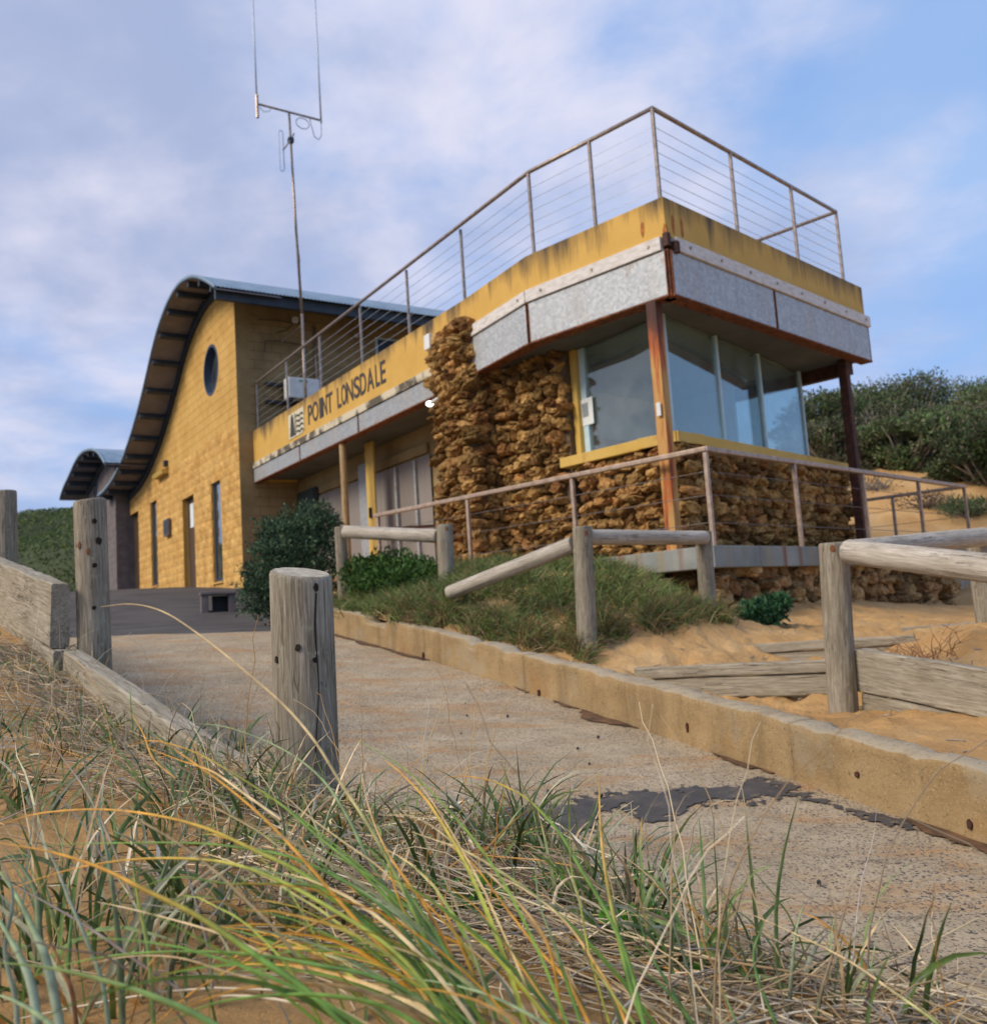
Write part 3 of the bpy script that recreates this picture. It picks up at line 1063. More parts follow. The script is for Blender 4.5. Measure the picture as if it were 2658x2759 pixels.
# kerb
kerb = bpy.data.objects.new('kerb', None)
COL.objects.link(kerb)
kerb['kind'] = 'structure'
kc = kerb_at(900)
kd = np.r_[0, np.cumsum(np.linalg.norm(np.diff(kc, axis=0), axis=1))]
joints = [0]
for (u, v) in ((1888 + 60, 1640), (1488, 1500), (1031, 1320), (812, 1262)):
    p = on_road(u * K_, v * K_)
    joints.append(kd[np.argmin(np.linalg.norm(kc - p[:2], axis=1))])
joints += [kd[-1]]
joints = sorted(set(joints))
j2 = [0]
for a in joints[1:]:
    while a - j2[-1] > 3.2:
        j2.append(j2[-1] + 2.5)
    j2.append(a)
KH = 0.235
sec = [(0.0, -0.10)] + [(0.004 * math.sin(q * 9), q * 0.99) for q in np.linspace(0, 1, 9)[0:9] * (KH - 0.03)] + [(0.003, KH - 0.006), (0.010, KH), (0.08, KH + 0.003), (0.13, KH), (0.16, KH - 0.01), (0.165, KH - 0.2)]
sec = [(a, b) for a, b in sec]
for j in range(len(j2) - 1):
    s0, s1 = j2[j] + 0.004, j2[j + 1] - 0.004
    n = max(6, int((s1 - s0) / 0.035))
    ss = np.linspace(s0, s1, n)
    px = np.interp(ss, kd, kc[:, 0])
    py = np.interp(ss, kd, kc[:, 1])
    V = []
    m = len(sec)
    for i in range(n):
        zb = float(roadz(px[i], py[i]))
        far = 1.0 if py[i] > 7.2 else 0.0
        for k, (a, b) in enumerate(sec):
            nn = float(fbm(ss[i] * 3.0, b * 6 + a * 9, 4, 41))
            n3 = float(fbm(ss[i] * 16, b * 20 + a * 30, 3, 43))
            top = 1.0 if b > KH - 0.05 else 0.0
            chip = max(0.0, float(vn(ss[i] * 6, 3.3, 51)) - 0.18) * (0.16 + 0.25 * far) * top
            V.append((px[i] + PX[0] * (a + 0.010 * nn + 0.006 * n3 + chip * 0.5 * (1 if a < 0.08 else 0)), py[i] + PX[1] * (a + 0.010 * nn + 0.006 * n3),
                      zb + b + (0.014 * nn + 0.008 * n3 - chip) * top))
    F = [(i * m + k, (i + 1) * m + k, (i + 1) * m + k + 1, i * m + k + 1) for i in range(n - 1) for k in range(m - 1)]
    bmv = bmesh.new()
    me = bpy.data.meshes.new('kerb_segment')
    me.from_pydata(V, [], F + [tuple(range(m)), tuple(range((n - 1) * m, n * m))[::-1]])
    bmv.from_mesh(me)
    bmesh.ops.recalc_face_normals(bmv, faces=bmv.faces)
    bmv.to_mesh(me)
    bmv.free()
    me.shade_smooth()
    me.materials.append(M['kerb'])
    link(bpy.data.objects.new('kerb_segment', me), kerb)
for i, (u, v, r, sy) in enumerate(((1641, 1482, 0.009, 1.3), (1316, 1392, 0.007, 3.4), (1857, 1578, 0.009, 1.9), (810, 1256, 0.012, 2.8), (1032, 1327, 0.011, 2.6))):
    d = ray(u * K_, v * K_)
    best = min(np.linspace(2, 12, 4000), key=lambda q: np.min(np.linalg.norm(kc - (d * q)[:2], axis=1)))
    p = Vector(d * best) - Vector((PX[0], PX[1], 0)) * 0.006
    disc_on('rust_stain', p, (-PX[0], -PX[1], 0), r, M['dark_rust'], kerb, 0.004, sy, i)

# sand bank on the camera's side (retained by the sleepers)
LP = np.array([-1.945, 4.36])
FP = np.array([-0.56, 2.55])
LD = (FP - LP) / np.linalg.norm(FP - LP)     # along the ramp's left edge, towards the camera
LN = np.array([-LD[1], LD[0]])               # towards the ramp
if LN[0] < 0:
    LN = -LN
hb_pts = [(0, 0.2, -0.46), (0.1, 1.0, -0.475), (-1, 0.8, -0.43), (-0.9, 1.7, -0.39), (-0.2, 1.7, -0.455), (-1.1, 2.5, -0.36), (-1.12, 3.0, -0.41), (-1.5, 3.6, -0.32), (-0.55, 2.3, -0.43), (0.15, 1.45, -0.52),
          (0.65, 0.85, -0.58), (1.1, 0.1, -0.66), (-1.87, 4.1, -0.21), (-2.9, 5.55, 0.20), (-2.1, 3.3, -0.20), (-2.6, 2.2, -0.20), (-3.2, 4, 0.1), (-2, 0.5, -0.36), (-4, 1, -0.1), (-5, 5, 0.5), (-6, 8, 0.85), (1, -3, -0.8), (-3, -4, -0.5), (-8, 2, 0.3), (-4.2, 7.4, 0.42)]
HB = RBF(hb_pts)


def bank_t(x, y):
    return (np.asarray(x) - FP[0]) * LN[0] + (np.asarray(y) - FP[1]) * LN[1]


def bankz(x, y, fine=True):
    x = np.asarray(x, float)
    y = np.asarray(y, float)
    t = bank_t(x, y) - 0.10 - fbm(x * 2.3, y * 2.3, 3, 71) * 0.18
    z = HB(x, y) + fbm(x * 2.5, y * 2.5, 4, 61) * 0.05
    if fine:
        z = z + fbm(x * 12, y * 12, 3, 63) * 0.016
    drop = np.clip(t, 0, None)
    z = z - drop * 1.25 - drop ** 2 * 0.6
    return z


sl = np.r_[np.linspace(-9, -1.6, 70), np.linspace(-1.55, 4.2, 330)]
tl = np.r_[np.linspace(-8, -2.3, 50), np.linspace(-2.25, 0.9, 220)]
A_, B_ = np.meshgrid(sl, tl, indexing='ij')
X = FP[0] + LD[0] * A_ + LN[0] * B_
Y = FP[1] + LD[1] * A_ + LN[1] * B_
Z = bankz(X, Y)
# beyond the near post the retaining sleepers stand here: the sand stops behind them
lim = np.where(A_ < -0.25, -0.05, 9)
over = B_ > lim
Z = np.where(over, np.minimum(Z, roadz(X, Y) - 0.25), Z)
grid('sand_bank', X, Y, Z, M['sand_bank'])

# sand and dune ground right of the kerb, up under the buildings and away
hr_pts = [(1.72, 3.15, -0.62), (2.9, 0.9, -0.88), (5, -2.5, -1.25), (0.70, 5.55, -0.37), (-0.28, 7.3, -0.16), (-1.35, 9.0, 0.14), (-1.75, 9.75, 0.16), (0.63, 7.0, -0.33), (1.82, 5.1, -0.67), (1.3, 5.6, -0.60), (1.2, 5.95, -0.64), (1.75, 5.5, -0.69), (0.85, 6.2, -0.56), (2.6, 3.6, -0.72),
          (1.5, 6.6, -0.46), (2.2, 6.35, -0.52), (2.1, 6.9, -0.53), (2.6, 6.6, -0.50), (2.2, 7.4, -0.33), (2.19, 8.9, -0.24), (5.16, 11.0, -0.33), (6.6, 13.3, -0.3), (3.0, 6.4, -0.30), (3.6, 6.0, -0.28), (3.2, 5.2, -0.32), (4.2, 7.2, -0.30), (2.75, 4.9, -0.46), (3.0, 8.0, -0.35), (4.5, 9.5, -0.33),
          (-1.3, 9.6, 0.42), (-0.5, 8.75, 0.33), (0.2, 8.2, 0.26), (0.9, 8.2, 0.24), (1.5, 8.35, 0.10), (-0.1, 7.75, 0.08), (0.7, 7.5, -0.08), (1.5, 7.6, -0.12), (0.2, 9.3, 0.42), (1.0, 9.3, 0.40), (-0.8, 10.2, 0.48), (-1.6, 11.5, 0.42), (0, 11, 0.45), (2, 10.5, 0.3), (4, 12, 0.1),
          (-2.2, 13.5, 0.55), (-3.5, 16.5, 0.75), (9, 15.5, 0.2), (7.8, 13.4, 0.0), (8, 16.5, 0.95), (8.5, 18.5, 2.0), (9.5, 22, 3.15), (13, 20, 2.8), (12, 26, 4.0), (8, 26, 3.8), (18, 24, 4.2), (16, 32, 4.8), (6, 34, 4.2), (26, 30, 5.0), (7, 19.5, 2.1), (20, 12, 0.8), (14, 6, -0.6), (24, 2, -1.0), (10, 2, -1.1), (8, 9, -0.35), (5, 24, 3.0), (30, 40, 5.2), (10, 42, 4.8), (-2, 40, 2.5), (8, -6, -1.6)]
HR = RBF(hr_pts)


_fr = np.random.default_rng(5)
PRINTS = np.column_stack([_fr.uniform(0.2, 3.6, 170), _fr.uniform(4.3, 8.6, 170), _fr.uniform(0, 3.14, 170), _fr.uniform(0.6, 1.2, 170)])
PRINTS = np.vstack([PRINTS, np.column_stack([_fr.uniform(6.5, 14, 160), _fr.uniform(14, 23, 160), _fr.uniform(0, 3.14, 160), _fr.uniform(1.6, 3.0, 160)])])


def prints(x, y):
    z = np.zeros_like(x)
    for px, py, a, k in PRINTS:
        m = (np.abs(x - px) < 0.45 * k) & (np.abs(y - py) < 0.45 * k)
        if m.any():
            dx, dy = x[m] - px, y[m] - py
            u, v = (dx * math.cos(a) + dy * math.sin(a)) / (0.13 * k), (-dx * math.sin(a) + dy * math.cos(a)) / (0.075 * k)
            q = u * u + v * v
            z[m] += (-0.032 * np.exp(-q * 1.3) + 0.011 * np.exp(-(np.sqrt(q) - 1.55) ** 2 * 5)) * min(k, 1.5)
    return z


def duneZ(x, y):
    x = np.asarray(x, float)
    y = np.asarray(y, float)
    a = np.clip((y - 3) / 2, 0.6, 1)
    foot = np.abs(fbm(x * 3.1, y * 3.1, 3, 81)) * -0.05 - np.clip(np.abs(fbm(x * 5.5, y * 5.5, 2, 88)), 0, 0.25) * 0.10 + fbm(x * 11, y * 11, 4, 85) * 0.026
    return HR(x, y) + foot * a + 0.04


lk = kerb_at(380)
lk = lk + PX * 0.14
wr = np.r_[np.linspace(0, 5.5, 190), np.linspace(5.6, 34, 110)]
X = lk[:, 0][:, None] + PX[0] * wr[None]
Y = lk[:, 1][:, None] + PX[1] * wr[None]
Z = duneZ(X, Y) + prints(X, Y)
Z[:, 0] = roadz(X[:, 0], Y[:, 0]) + KH - 0.035
Z[:, 1] = np.minimum(Z[:, 1], roadz(X[:, 0], Y[:, 0]) + KH + 0.005)
grid('sand', X, Y, Z, M['sand'])
yy = np.r_[np.linspace(0.0, 4, 40), np.linspace(4.3, 36, 70)]
X = lk[-1, 0] + AX[0] * yy[:, None] * np.linspace(0.9, 0.2, 110)[:, None] + PX[0] * wr[None]
Y = lk[-1, 1] + AX[1] * yy[:, None] + PX[1] * wr[None]
grid('sand_slope', X, Y, duneZ(X, Y) + prints(X, Y) - 0.004, M['sand'])

gx = np.linspace(-900, 900, 60)
X, Y = np.meshgrid(gx, gx, indexing='ij')
grid('ground', X, Y, np.full_like(X, -2.3), M['base'])

# vegetated hill, left behind
hx, hy = np.meshgrid(np.linspace(-75, 30, 90), np.linspace(30, 116, 50), indexing='ij')
hk = np.clip((hy - 30) / 7, 0, 1)
hz = -0.8 + 2.6 * hk + hk * 8.4 * np.clip((hy - 34) / 40, 0, 1) ** 0.8 + hk * fbm(hx * 0.07, hy * 0.07, 4, 91) * 3.0 - np.clip(hx + 24, 0, 60) * 0.02 - np.clip(-38 - hx, 0, 60) * 0.05
HILL = (hx, hy, hz)
grid('hill', hx, hy, hz, M['hill'])
lx, ly = np.meshgrid(np.linspace(-80, -4, 50), np.linspace(6, 36, 30), indexing='ij')
grid('side_ground', lx, ly, roadz(lx, ly) - 0.12, M['hill'])

# ================================================================== LOOKOUT BUILDING (wing with the sign, and the glazed lookout)
AL, A0, KK, CN, EE = Vector((-5.0, 19.42, 0)), Vector((-0.2, 12.07, 0)), Vector((0.58, 10.72, 0)), Vector((1.99, 9.32, 0)), Vector((5.38, 12.67, 0))
AANG = math.degrees(math.atan2(AL.x - A0.x, AL.y - A0.y))
dA = (A0 - AL).normalized()
nA = Vector((dA.y, -dA.x, 0))
dB = (CN - KK).normalized()
nB = Vector((dB.y, -dB.x, 0))
dC = (EE - CN).normalized()
nC = Vector((dC.y, -dC.x, 0))
lookout = thing('lookout_building', 'low yellow lookout building with stone pillar, glazed corner room and roof terrace', 'building', (1.5, 12.0, 0.5))
i1, i2 = -nA * 0.22, Vector((0, 0.32, 0))
rp = [AL + i1, A0 + i1, KK + i1, CN + i2, EE - dC * 0.05 - nC * 0.22, Vector((2.45, 15.55, 0)), Vector((-1.3, 21.7, 0))]
MB().prism([(p.x, p.y) for p in rp], 3.26, 4.12).build('roof_slab', M['mortar'], lookout)
rp2 = [AL + i1 * 0.7, A0 + i1 * 0.7, KK + i1 * 0.7, CN + i2 * 0.7, EE - dC * 0.03 - nC * 0.16, Vector((2.45, 15.5, 0)), Vector((-1.3, 21.6, 0))]
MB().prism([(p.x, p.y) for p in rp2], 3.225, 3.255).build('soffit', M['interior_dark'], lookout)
Eb = EE + Vector((-0.71, 0.71, 0)) * 4.2
for p, q, z0 in ((AL, A0, 3.585), (A0, KK, 3.845), (KK, CN, 3.845), (CN, EE, 3.845)):
    MB().wall(p, q, z0, 4.28, -0.2, 0.0).build('parapet', M['yellow_low'] if p is AL else M['yellow'], lookout, bevel=0.012)
MB().wall(EE - dC * 0.2 + Vector((-0.71, 0.71, 0)) * 0.21, Eb - dC * 0.2, 3.3, 4.28, -0.2, 0.2).build('parapet', M['yellow'], lookout)
MB().wall(AL - nA * 0.0 + Vector((-0.02, 0.03, 0)), AL - nA * 0.9, 3.2, 4.275, -0.02, 0.16).build('parapet', M['yellow_low'], lookout)
# bolted timber strips under the yellow band
for p, q in ((A0, KK), (KK, CN - dB * 0.05), (CN + dC * 0.10, EE + dC * 0.04)):
    t = MB().wall(p, q, 3.695, 3.842, -0.02, 0.055).build('timber_strip', M['white_timber'], lookout, bevel=0.006)
    L = (q - p).length
    d_ = (q - p).normalized()
    n_ = Vector((d_.y, -d_.x, 0))
    k = max(2, int(L / 0.55))
    for i in range(k):
        c_ = p + d_ * (0.25 + (L - 0.4) * i / max(1, k - 1)) + n_ * 0.055
        disc_on('bolt', (c_.x, c_.y, 3.775), n_, 0.018, M['rail'], t, 0.012, 1.0, i)
MB().wall(AL, A0 - dA * 0.2, 3.462, 3.582, -0.02, 0.045).build('timber_strip', M['peeling'], lookout, bevel=0.006)


# rolled steel channels, rusting along the flanges
def channel(p, q, z0, z1, mat, proud=0.03):
    d_ = (q - p).normalized()
    n_ = Vector((d_.y, -d_.x, 0))
    o = MB().wall(p + d_ * 0.012, q - d_ * 0.012, z0 + 0.02, z1, -0.03, proud).build('steel_beam', mat, lookout, bevel=0.012)
    MB().wall(p + d_ * 0.004, q - d_ * 0.004, z0, z0 + 0.022, -0.13, proud + 0.012).build('flange', M['rust'], o, bevel=0.006)
    MB().wall(p + d_ * 0.012, p + d_ * 0.024, z0 + 0.02, z1, -0.03, proud + 0.006).build('rust_edge', M['rust'], o)
    MB().wall(q - d_ * 0.024, q - d_ * 0.012, z0 + 0.02, z1, -0.03, proud + 0.006).build('rust_edge', M['rust'], o)
    return o


jm = onpl(1480 * K_, 600 * K_, CN, 45.3)
jm = CN + dC * (Vector((jm.x, jm.y, 0)) - CN).dot(dC)
for p, q in ((A0 + dA * 0.04, KK), (KK, CN), (CN, jm), (jm, EE)):
    channel(p, q, 3.185, 3.685, M['galv'])
MB().box((CN.x, CN.y + 0.02, 3.44), (0.05, 0.05, 0.52), math.pi / 4).build('rust_corner', M['rust'], lookout)
MB().box((CN.x, CN.y - 0.005, 3.80), (0.06, 0.06, 0.14), math.pi / 4).build('rust_corner', M['dark_rust'], lookout)
MB().wall(CN + dC * 0.06, CN + dC * 0.13, 3.66, 3.79, 0.0, 0.075).build('rust_bracket', M['dark_rust'], lookout, bevel=0.01)


def plA(x3, y3, t=0.0):
    """point of the sign wall under region pixel (x3,y3)"""
    p = onpl(650 + x3 * 0.3178, 800 + y3 * 0.3178, AL + nA * t, AANG)
    return p


ja, jb = plA(505, 1330), plA(1000, 1060)
ja, jb = [AL + dA * (Vector((p.x, p.y, 0)) - AL).dot(dA) for p in (ja, jb)]
for p, q in ((AL, ja), (ja, jb), (jb, A0 - dA * 0.1)):
    channel(p, q, 3.15, 3.455, M['galv_a'], 0.02)

# rust runs on the yellow band near the corner: shallow scabs of rust under rusted fixings
for (u, v, h, n_, p0, ang) in ((1229, 438, 0.17, nB, CN, math.degrees(math.atan2(-dB.x, -dB.y))), (1287, 428, 0.22, nC, CN, 45.3), (1304, 436, 0.20, nC, CN, 45.3), (1272, 440, 0.13, nB, CN, math.degrees(math.atan2(-dB.x, -dB.y)))):
    q = onpl(u * K_, v * K_, p0, ang)
    disc_on('rust_run', q, n_, 0.028, M['rust_orange'], lookout, 0.003, h / 0.050, int(u))

# ---- lettering
LET = [('P', 568, 603, 1010), ('O', 605, 655, 985), ('I', 664, 688, 968), ('N', 690, 728, 945), ('T', 728, 777, 915), ('L', 815, 848, 868), ('O', 850, 892, 850),
       ('N', 893, 950, 812), ('S', 955, 1005, 775), ('D', 1008, 1060, 745), ('A', 1066, 1125, 705), ('L', 1138, 1172, 668), ('E', 1180, 1224, 640)]
letters = []
for ch, x0, x1, ym in LET:
    cu = bpy.data.curves.new('letter', 'FONT')
    cu.body = ch
    cu.extrude = 0.04
    cu.offset = 0.012
    o = bpy.data.objects.new('letter_src', cu)
    COL.objects.link(o)
    letters.append((o, x0, x1, ym))
bpy.context.view_layer.update()
dg = bpy.context.evaluated_depsgraph_get()
for o, x0, x1, ym in letters:
    me = bpy.data.meshes.new_from_object(o.evaluated_get(dg))
    n = len(me.vertices)
    co = np.empty(n * 3)
    me.vertices.foreach_get('co', co)
    co = co.reshape(-1, 3)
    mn, mx = co.min(0), co.max(0)
    s0 = (plA(x0, ym) - AL).dot(dA)
    s1 = (plA(x1, ym) - AL).dot(dA)
    zt, zb = 4.115, 3.755
    f = (co - mn) / (mx - mn + 1e-9)
    out = np.zeros_like(co)
    for k in range(n):
        p = AL + dA * (s0 + (s1 - s0) * f[k, 0]) + nA * (-0.004 + 0.012 * f[k, 2])
        out[k] = (p.x, p.y, zb + (zt - zb) * f[k, 1])
    me.vertices.foreach_set('co', out.ravel())
    me.update()
    me.materials.clear()
    me.materials.append(M['letter'])
    link(bpy.data.objects.new('letter', me), lookout)
    bpy.data.objects.remove(o)

# ---- crest beside the lettering: cream plate, dark tower and four wavy bars
s0, s1 = (plA(405, 1100) - AL).dot(dA), (plA(535, 1060) - AL).dot(dA)


def Aw(s, z, t):
    p = AL + dA * s + nA * t
    return (p.x, p.y, z)


def plateA(name, mat, parent, poly, t0, t1):
    n = len(poly)
    return MB().add([Aw(s, z, t0) for s, z in poly] + [Aw(s, z, t1) for s, z in poly],
                    [tuple(range(n)), tuple(range(n, 2 * n))[::-1]] + [(i, (i + 1) % n, n + (i + 1) % n, n + i) for i in range(n)]).build(name, mat, parent)


z0, z1 = 3.67, 4.16
crest = plateA('crest_plate', M['cream'], lookout, [(s0, z0), (s1 - 0.15, z0), (s1, z0 + 0.05), (s1, z1), (s0, z1 - 0.02)], -0.004, 0.012)
w_ = s1 - s0
plateA('crest_tower', M['letter'], crest, [(s0 + 0.10 * w_, z0 + 0.03), (s0 + 0.42 * w_, z0 + 0.03), (s0 + 0.34 * w_, z1 - 0.10), (s0 + 0.26 * w_, z1 - 0.03), (s0 + 0.18 * w_, z1 - 0.10)], 0.0125, 0.018)
plateA('crest_bar', M['letter'], crest, [(s0 + 0.44 * w_, z0 + 0.02), (s0 + 0.48 * w_, z0 + 0.02), (s0 + 0.48 * w_, z1 - 0.05), (s0 + 0.44 * w_, z1 - 0.05)], 0.0125, 0.018)
for i in range(4):
    zc = z0 + 0.07 + i * 0.10
    ss = np.linspace(s0 + 0.52 * w_, s1 - 0.03 * w_, 15)
    up = [(s, zc + 0.016 * math.sin((s - s0) / w_ * 24) + 0.020) for s in ss]
    dn = [(s, zc + 0.016 * math.sin((s - s0) / w_ * 24) - 0.020) for s in ss[::-1]]
    plateA('crest_wave', M['letter'], crest, up + dn, 0.0125, 0.018)

# ---- recessed ground-floor front of the wing
RW = -0.95


def plR(u, v, t=RW):
    p = onpl(u * K_, v * K_, AL + nA * t, AANG)
    return AL + dA * ((Vector((p.x, p.y, 0)) - AL).dot(dA))


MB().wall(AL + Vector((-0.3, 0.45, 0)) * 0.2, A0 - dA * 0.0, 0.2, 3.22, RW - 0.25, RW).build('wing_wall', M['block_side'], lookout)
MB().wall(plR(541, 950), plR(606, 950), 0.5, 2.95, RW, RW + 0.03).build('teal_panel', M['panel_teal'], lookout)
MB().wall(plR(606, 950), plR(614, 950), 0.3, 2.9, RW, RW + 0.08).build('steel_column', M['black'], lookout)
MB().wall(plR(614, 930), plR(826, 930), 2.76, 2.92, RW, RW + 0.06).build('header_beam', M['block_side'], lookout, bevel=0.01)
MB().wall(plR(693, 940), plR(708, 940), 0.2, 3.0, RW + 0.001, RW + 0.07).build('steel_column', M['galv_a'], lookout, bevel=0.008)


def shutter(u0, u1):
    p, q = plR(u0, 940), plR(u1, 940)
    d_ = (q - p).normalized()
    n_ = Vector((d_.y, -d_.x, 0))
    L = (q - p).length
    k = int(L / 0.02)
    V, F = [], []
    for i in range(k + 1):
        s = L * i / k
        o = RW + 0.045 + 0.005 * math.copysign(1, math.sin(s * 2 * math.pi / 0.16))
        c_ = p + d_ * s + n_ * o
        V += [(c_.x, c_.y, 0.3), (c_.x, c_.y, 2.72)]
    F = [(2 * i, 2 * i + 2, 2 * i + 3, 2 * i + 1) for i in range(k)]
    return MB().add(V, F).build('roller_door', M['shutter'], lookout)


shutter(614, 692)
shutter(722, 830)
for (u0, u1) in ((715, 721), (765, 768), (803, 806)):
    MB().wall(plR(u0, 940), plR(u1, 940), 0.3, 2.7, RW + 0.05, RW + 0.10).build('door_rail', M['galv_a'], lookout)
yp0, yp1 = plR(701, 940, -0.55), plR(716, 940, -0.55)
MB().wall(yp0, yp1, 0.2, 3.2, -0.59, -0.55).build('yellow_post', M['yellow_trim'], lookout, bevel=0.008)
q = (yp0 + yp1) / 2 - nA * (-0.0) + nA * -0.535
MB().box((q.x, q.y, 1.95), (0.06, 0.05, 0.18), math.atan2(dA.y, dA.x)).build('switch_box', M['black'], lookout, bevel=0.006)
tp = plR(659, 930, -0.06)
tp = tp - nA * 0.06
log('timber_post', (tp.x, tp.y, 0.25), (tp.x, tp.y, 3.15), 0.062, 0.06, M['wood_brown'], lookout, 5, 16, 12)
# back of the wing (closes the building)
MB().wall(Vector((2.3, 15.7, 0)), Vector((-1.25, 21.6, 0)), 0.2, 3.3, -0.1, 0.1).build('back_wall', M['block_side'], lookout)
wb = plA(1604, 385)
MB().box((wb.x + nA.x * 0.03, wb.y + nA.y * 0.03, wb.z), (0.16, 0.08, 0.22), math.atan2(dA.y, dA.x)).build('white_box', M['white'], lookout, bevel=0.01)
wl = plA(1597, 905, 0.18)
bm = bmesh.new()
bmesh.ops.create_icosphere(bm, subdivisions=3, radius=0.055, matrix=Matrix.Translation((wl.x, wl.y, wl.z)) @ Matrix.Diagonal((1, 1, 0.75, 1)))
me = bpy.data.meshes.new('wall_light')
bm.to_mesh(me)
bm.free()
me.shade_smooth()
me.materials.append(M['lamp'])
lp = link(bpy.data.objects.new('wall_light', me), lookout)
MB().tube([(wl.x, wl.y, wl.z), (wl.x + dA.x * 0.25, wl.y + dA.y * 0.25, wl.z + 0.02)], 0.025, 10).build('lamp_stem', M['white'], lookout)

# ---- stones
SV = []
for i in range(16):
    bm = bmesh.new()
    bmesh.ops.create_icosphere(bm, subdivisions=3, radius=1.0)
    for v in bm.verts:
        p = v.co.copy()
        c_ = Vector([math.copysign(abs(x) ** 0.72, x) for x in p])
        n = mnoise.fractal(p * 1.5 + Vector((i * 7.3, i * 3.1, 0)), 0.9, 2.1, 4)
        r_ = mnoise.fractal(p * 4.2 + Vector((i * 1.7, 5, i)), 0.8, 2.0, 3)
        v.co = c_ * (0.92 + 0.36 * n + 0.20 * r_)
    me = bpy.data.meshes.new('stone')
    bm.to_mesh(me)
    bm.free()
    me.polygons.foreach_set('use_smooth', [False] * len(me.polygons))
    SV.append(me)
SVL = []
for me in SV:
    m2 = me.copy()
    m2.materials.append(M['stone_low'])
    SVL.append(m2)
    me.materials.append(M['stone'])
sr = random.Random(99)


def stone_face(p, q, z0, z1, t, sw, sh, proud, holes=()):
    """jittered courses of rubble on the face p-q; returns (matrix, size) of each stone"""
    d_ = (q - p).normalized()
    n_ = Vector((d_.y, -d_.x, 0))
    L = (q - p).length
    out = []
    z = z0
    while z < z1:
        h = sh * sr.uniform(0.6, 1.4)
        s = -sw * sr.uniform(0, 0.8)
        while s < L:
            w = sw * sr.uniform(0.45, 1.6)
            cs, cz = s + w / 2, z + h / 2 + sr.uniform(-0.18, 0.18) * h
            if -0.03 < cs < L + 0.03:
                a = sr.gauss(0, 0.35)
                dd = proud * sr.uniform(0.6, 1.6)
                x = d_ * math.cos(a) + Vector((0, 0, 1)) * math.sin(a)
                y = -d_ * math.sin(a) + Vector((0, 0, 1)) * math.cos(a)
                if sr.random() < 0.5:
                    x, y2 = -x, y
                c_ = p + d_ * cs + n_ * (t + sr.uniform(-0.035, 0.03)) + Vector((0, 0, cz))
                zz = x.cross(y)
                hw, hh = w * 0.50, h * 0.53
                out.append((Matrix(((x.x * hw, y.x * hh, zz.x * dd, c_.x), (x.y * hw, y.y * hh, zz.y * dd, c_.y), (x.z * hw, y.z * hh, zz.z * dd, c_.z), (0, 0, 0, 1))), w * h))
            s += w * sr.uniform(0.86, 1.02)
        z += h * 0.93
    return out


def lay(parent, stones, limit, vs):
    stones = sorted(stones, key=lambda a: -a[1])
    for Mx, _ in stones[:limit]:
        link(bpy.data.objects.new('stone', sr.choice(vs)), parent, Mx)
    rest = stones[limit:]
    if rest:
        V, F, n = [], [], 0
        for Mx, _ in rest:
            me = sr.choice(vs)
            co = np.empty(len(me.vertices) * 3)
            me.vertices.foreach_get('co', co)
            co = co.reshape(-1, 3)
            A = np.array(Mx)
            V.append(co @ A[:3, :3].T + A[:3, 3])
            f = np.empty(len(me.polygons) * 3, np.int32)
            me.polygons.foreach_get('vertices', f)
            F.append(f.reshape(-1, 3) + n)
            n += len(co)
        o = arrmesh('small_stones', np.vstack(V), np.vstack(F), vs[0].materials[0], parent, smooth=False)
        o['kind'] = 'stuff'


# pillar
pa, pb = Vector((-0.62, 12.72, 0)), Vector((-0.12, 11.95, 0))
dp = (pb - pa).normalized()
npl = Vector((dp.y, -dp.x, 0))
pil = MB().wall(pa, pb, 0.2, 3.93, -0.5, 0.07).build('stone_pillar', M['mortar'], lookout)
st = stone_face(pa + dp * 0.05, pb, 0.25, 3.92, 0.09, 0.20, 0.130, 0.12)
st += stone_face(pb + npl * 0.05 - dp * 0.02, pb - npl * 0.45 - dp * 0.02, 0.25, 3.9, 0.02, 0.2, 0.125, 0.10)
st += stone_face(pa - npl * 0.40, pa + npl * 0.05, 0.25, 3.9, 0.0, 0.2, 0.13, 0.10)
lay(pil, st, 112, SV)
# wall on the sill line, B and C faces
SB0, SC, SE = Vector((0.05, 11.97, 0)), Vector((2.0, 9.75, 0)), Vector((5.08, 13.12, 0))
SJ = Vector((0.98, 10.91, 0))
db, dc = (SC - SB0).normalized(), (SE - SC).normalized()
nb, nc = Vector((db.y, -db.x, 0)), Vector((dc.y, -dc.x, 0))
SW = SJ - db * 0.20
wl1 = MB().wall(SB0 - db * 0.5, SW, 0.2, 3.23, -0.6, -0.20).build('stone_wall', M['mortar'], lookout)
lay(wl1, stone_face(SB0 - db * 0.25, SW - db * 0.06, 0.25, 3.2, -0.20, 0.185, 0.130, 0.13), 95, SV)
wl2 = MB().wall(SJ, SC - db * 0.16, 0.2, 1.73, -0.5, -0.14).wall(SC + dc * 0.16, SE, 0.2, 1.73, -0.5, -0.14).build('stone_wall', M['mortar'], lookout)
lay(wl2, stone_face(SJ + db * 0.03, SC, 0.25, 1.68, -0.12, 0.19, 0.130, 0.115) + stone_face(SC, SE, 0.25, 1.68, -0.12, 0.205, 0.130, 0.115) + stone_face(SE - dc * 0.1, SE - dc * 0.1 - nc * 0.5, 0.25, 1.68, -0.02, 0.2, 0.13, 0.1), 95, SV)

# sill
sl_a = Vector((0.85, 11.06, 0))
for p, q in ((sl_a, SC), (SC, SE + dc * 0.02)):
    MB().wall(p, q, 1.735, 1.855, -0.50, 0.02).build('window_sill', M['yellow_trim'], lookout, bevel=0.008)

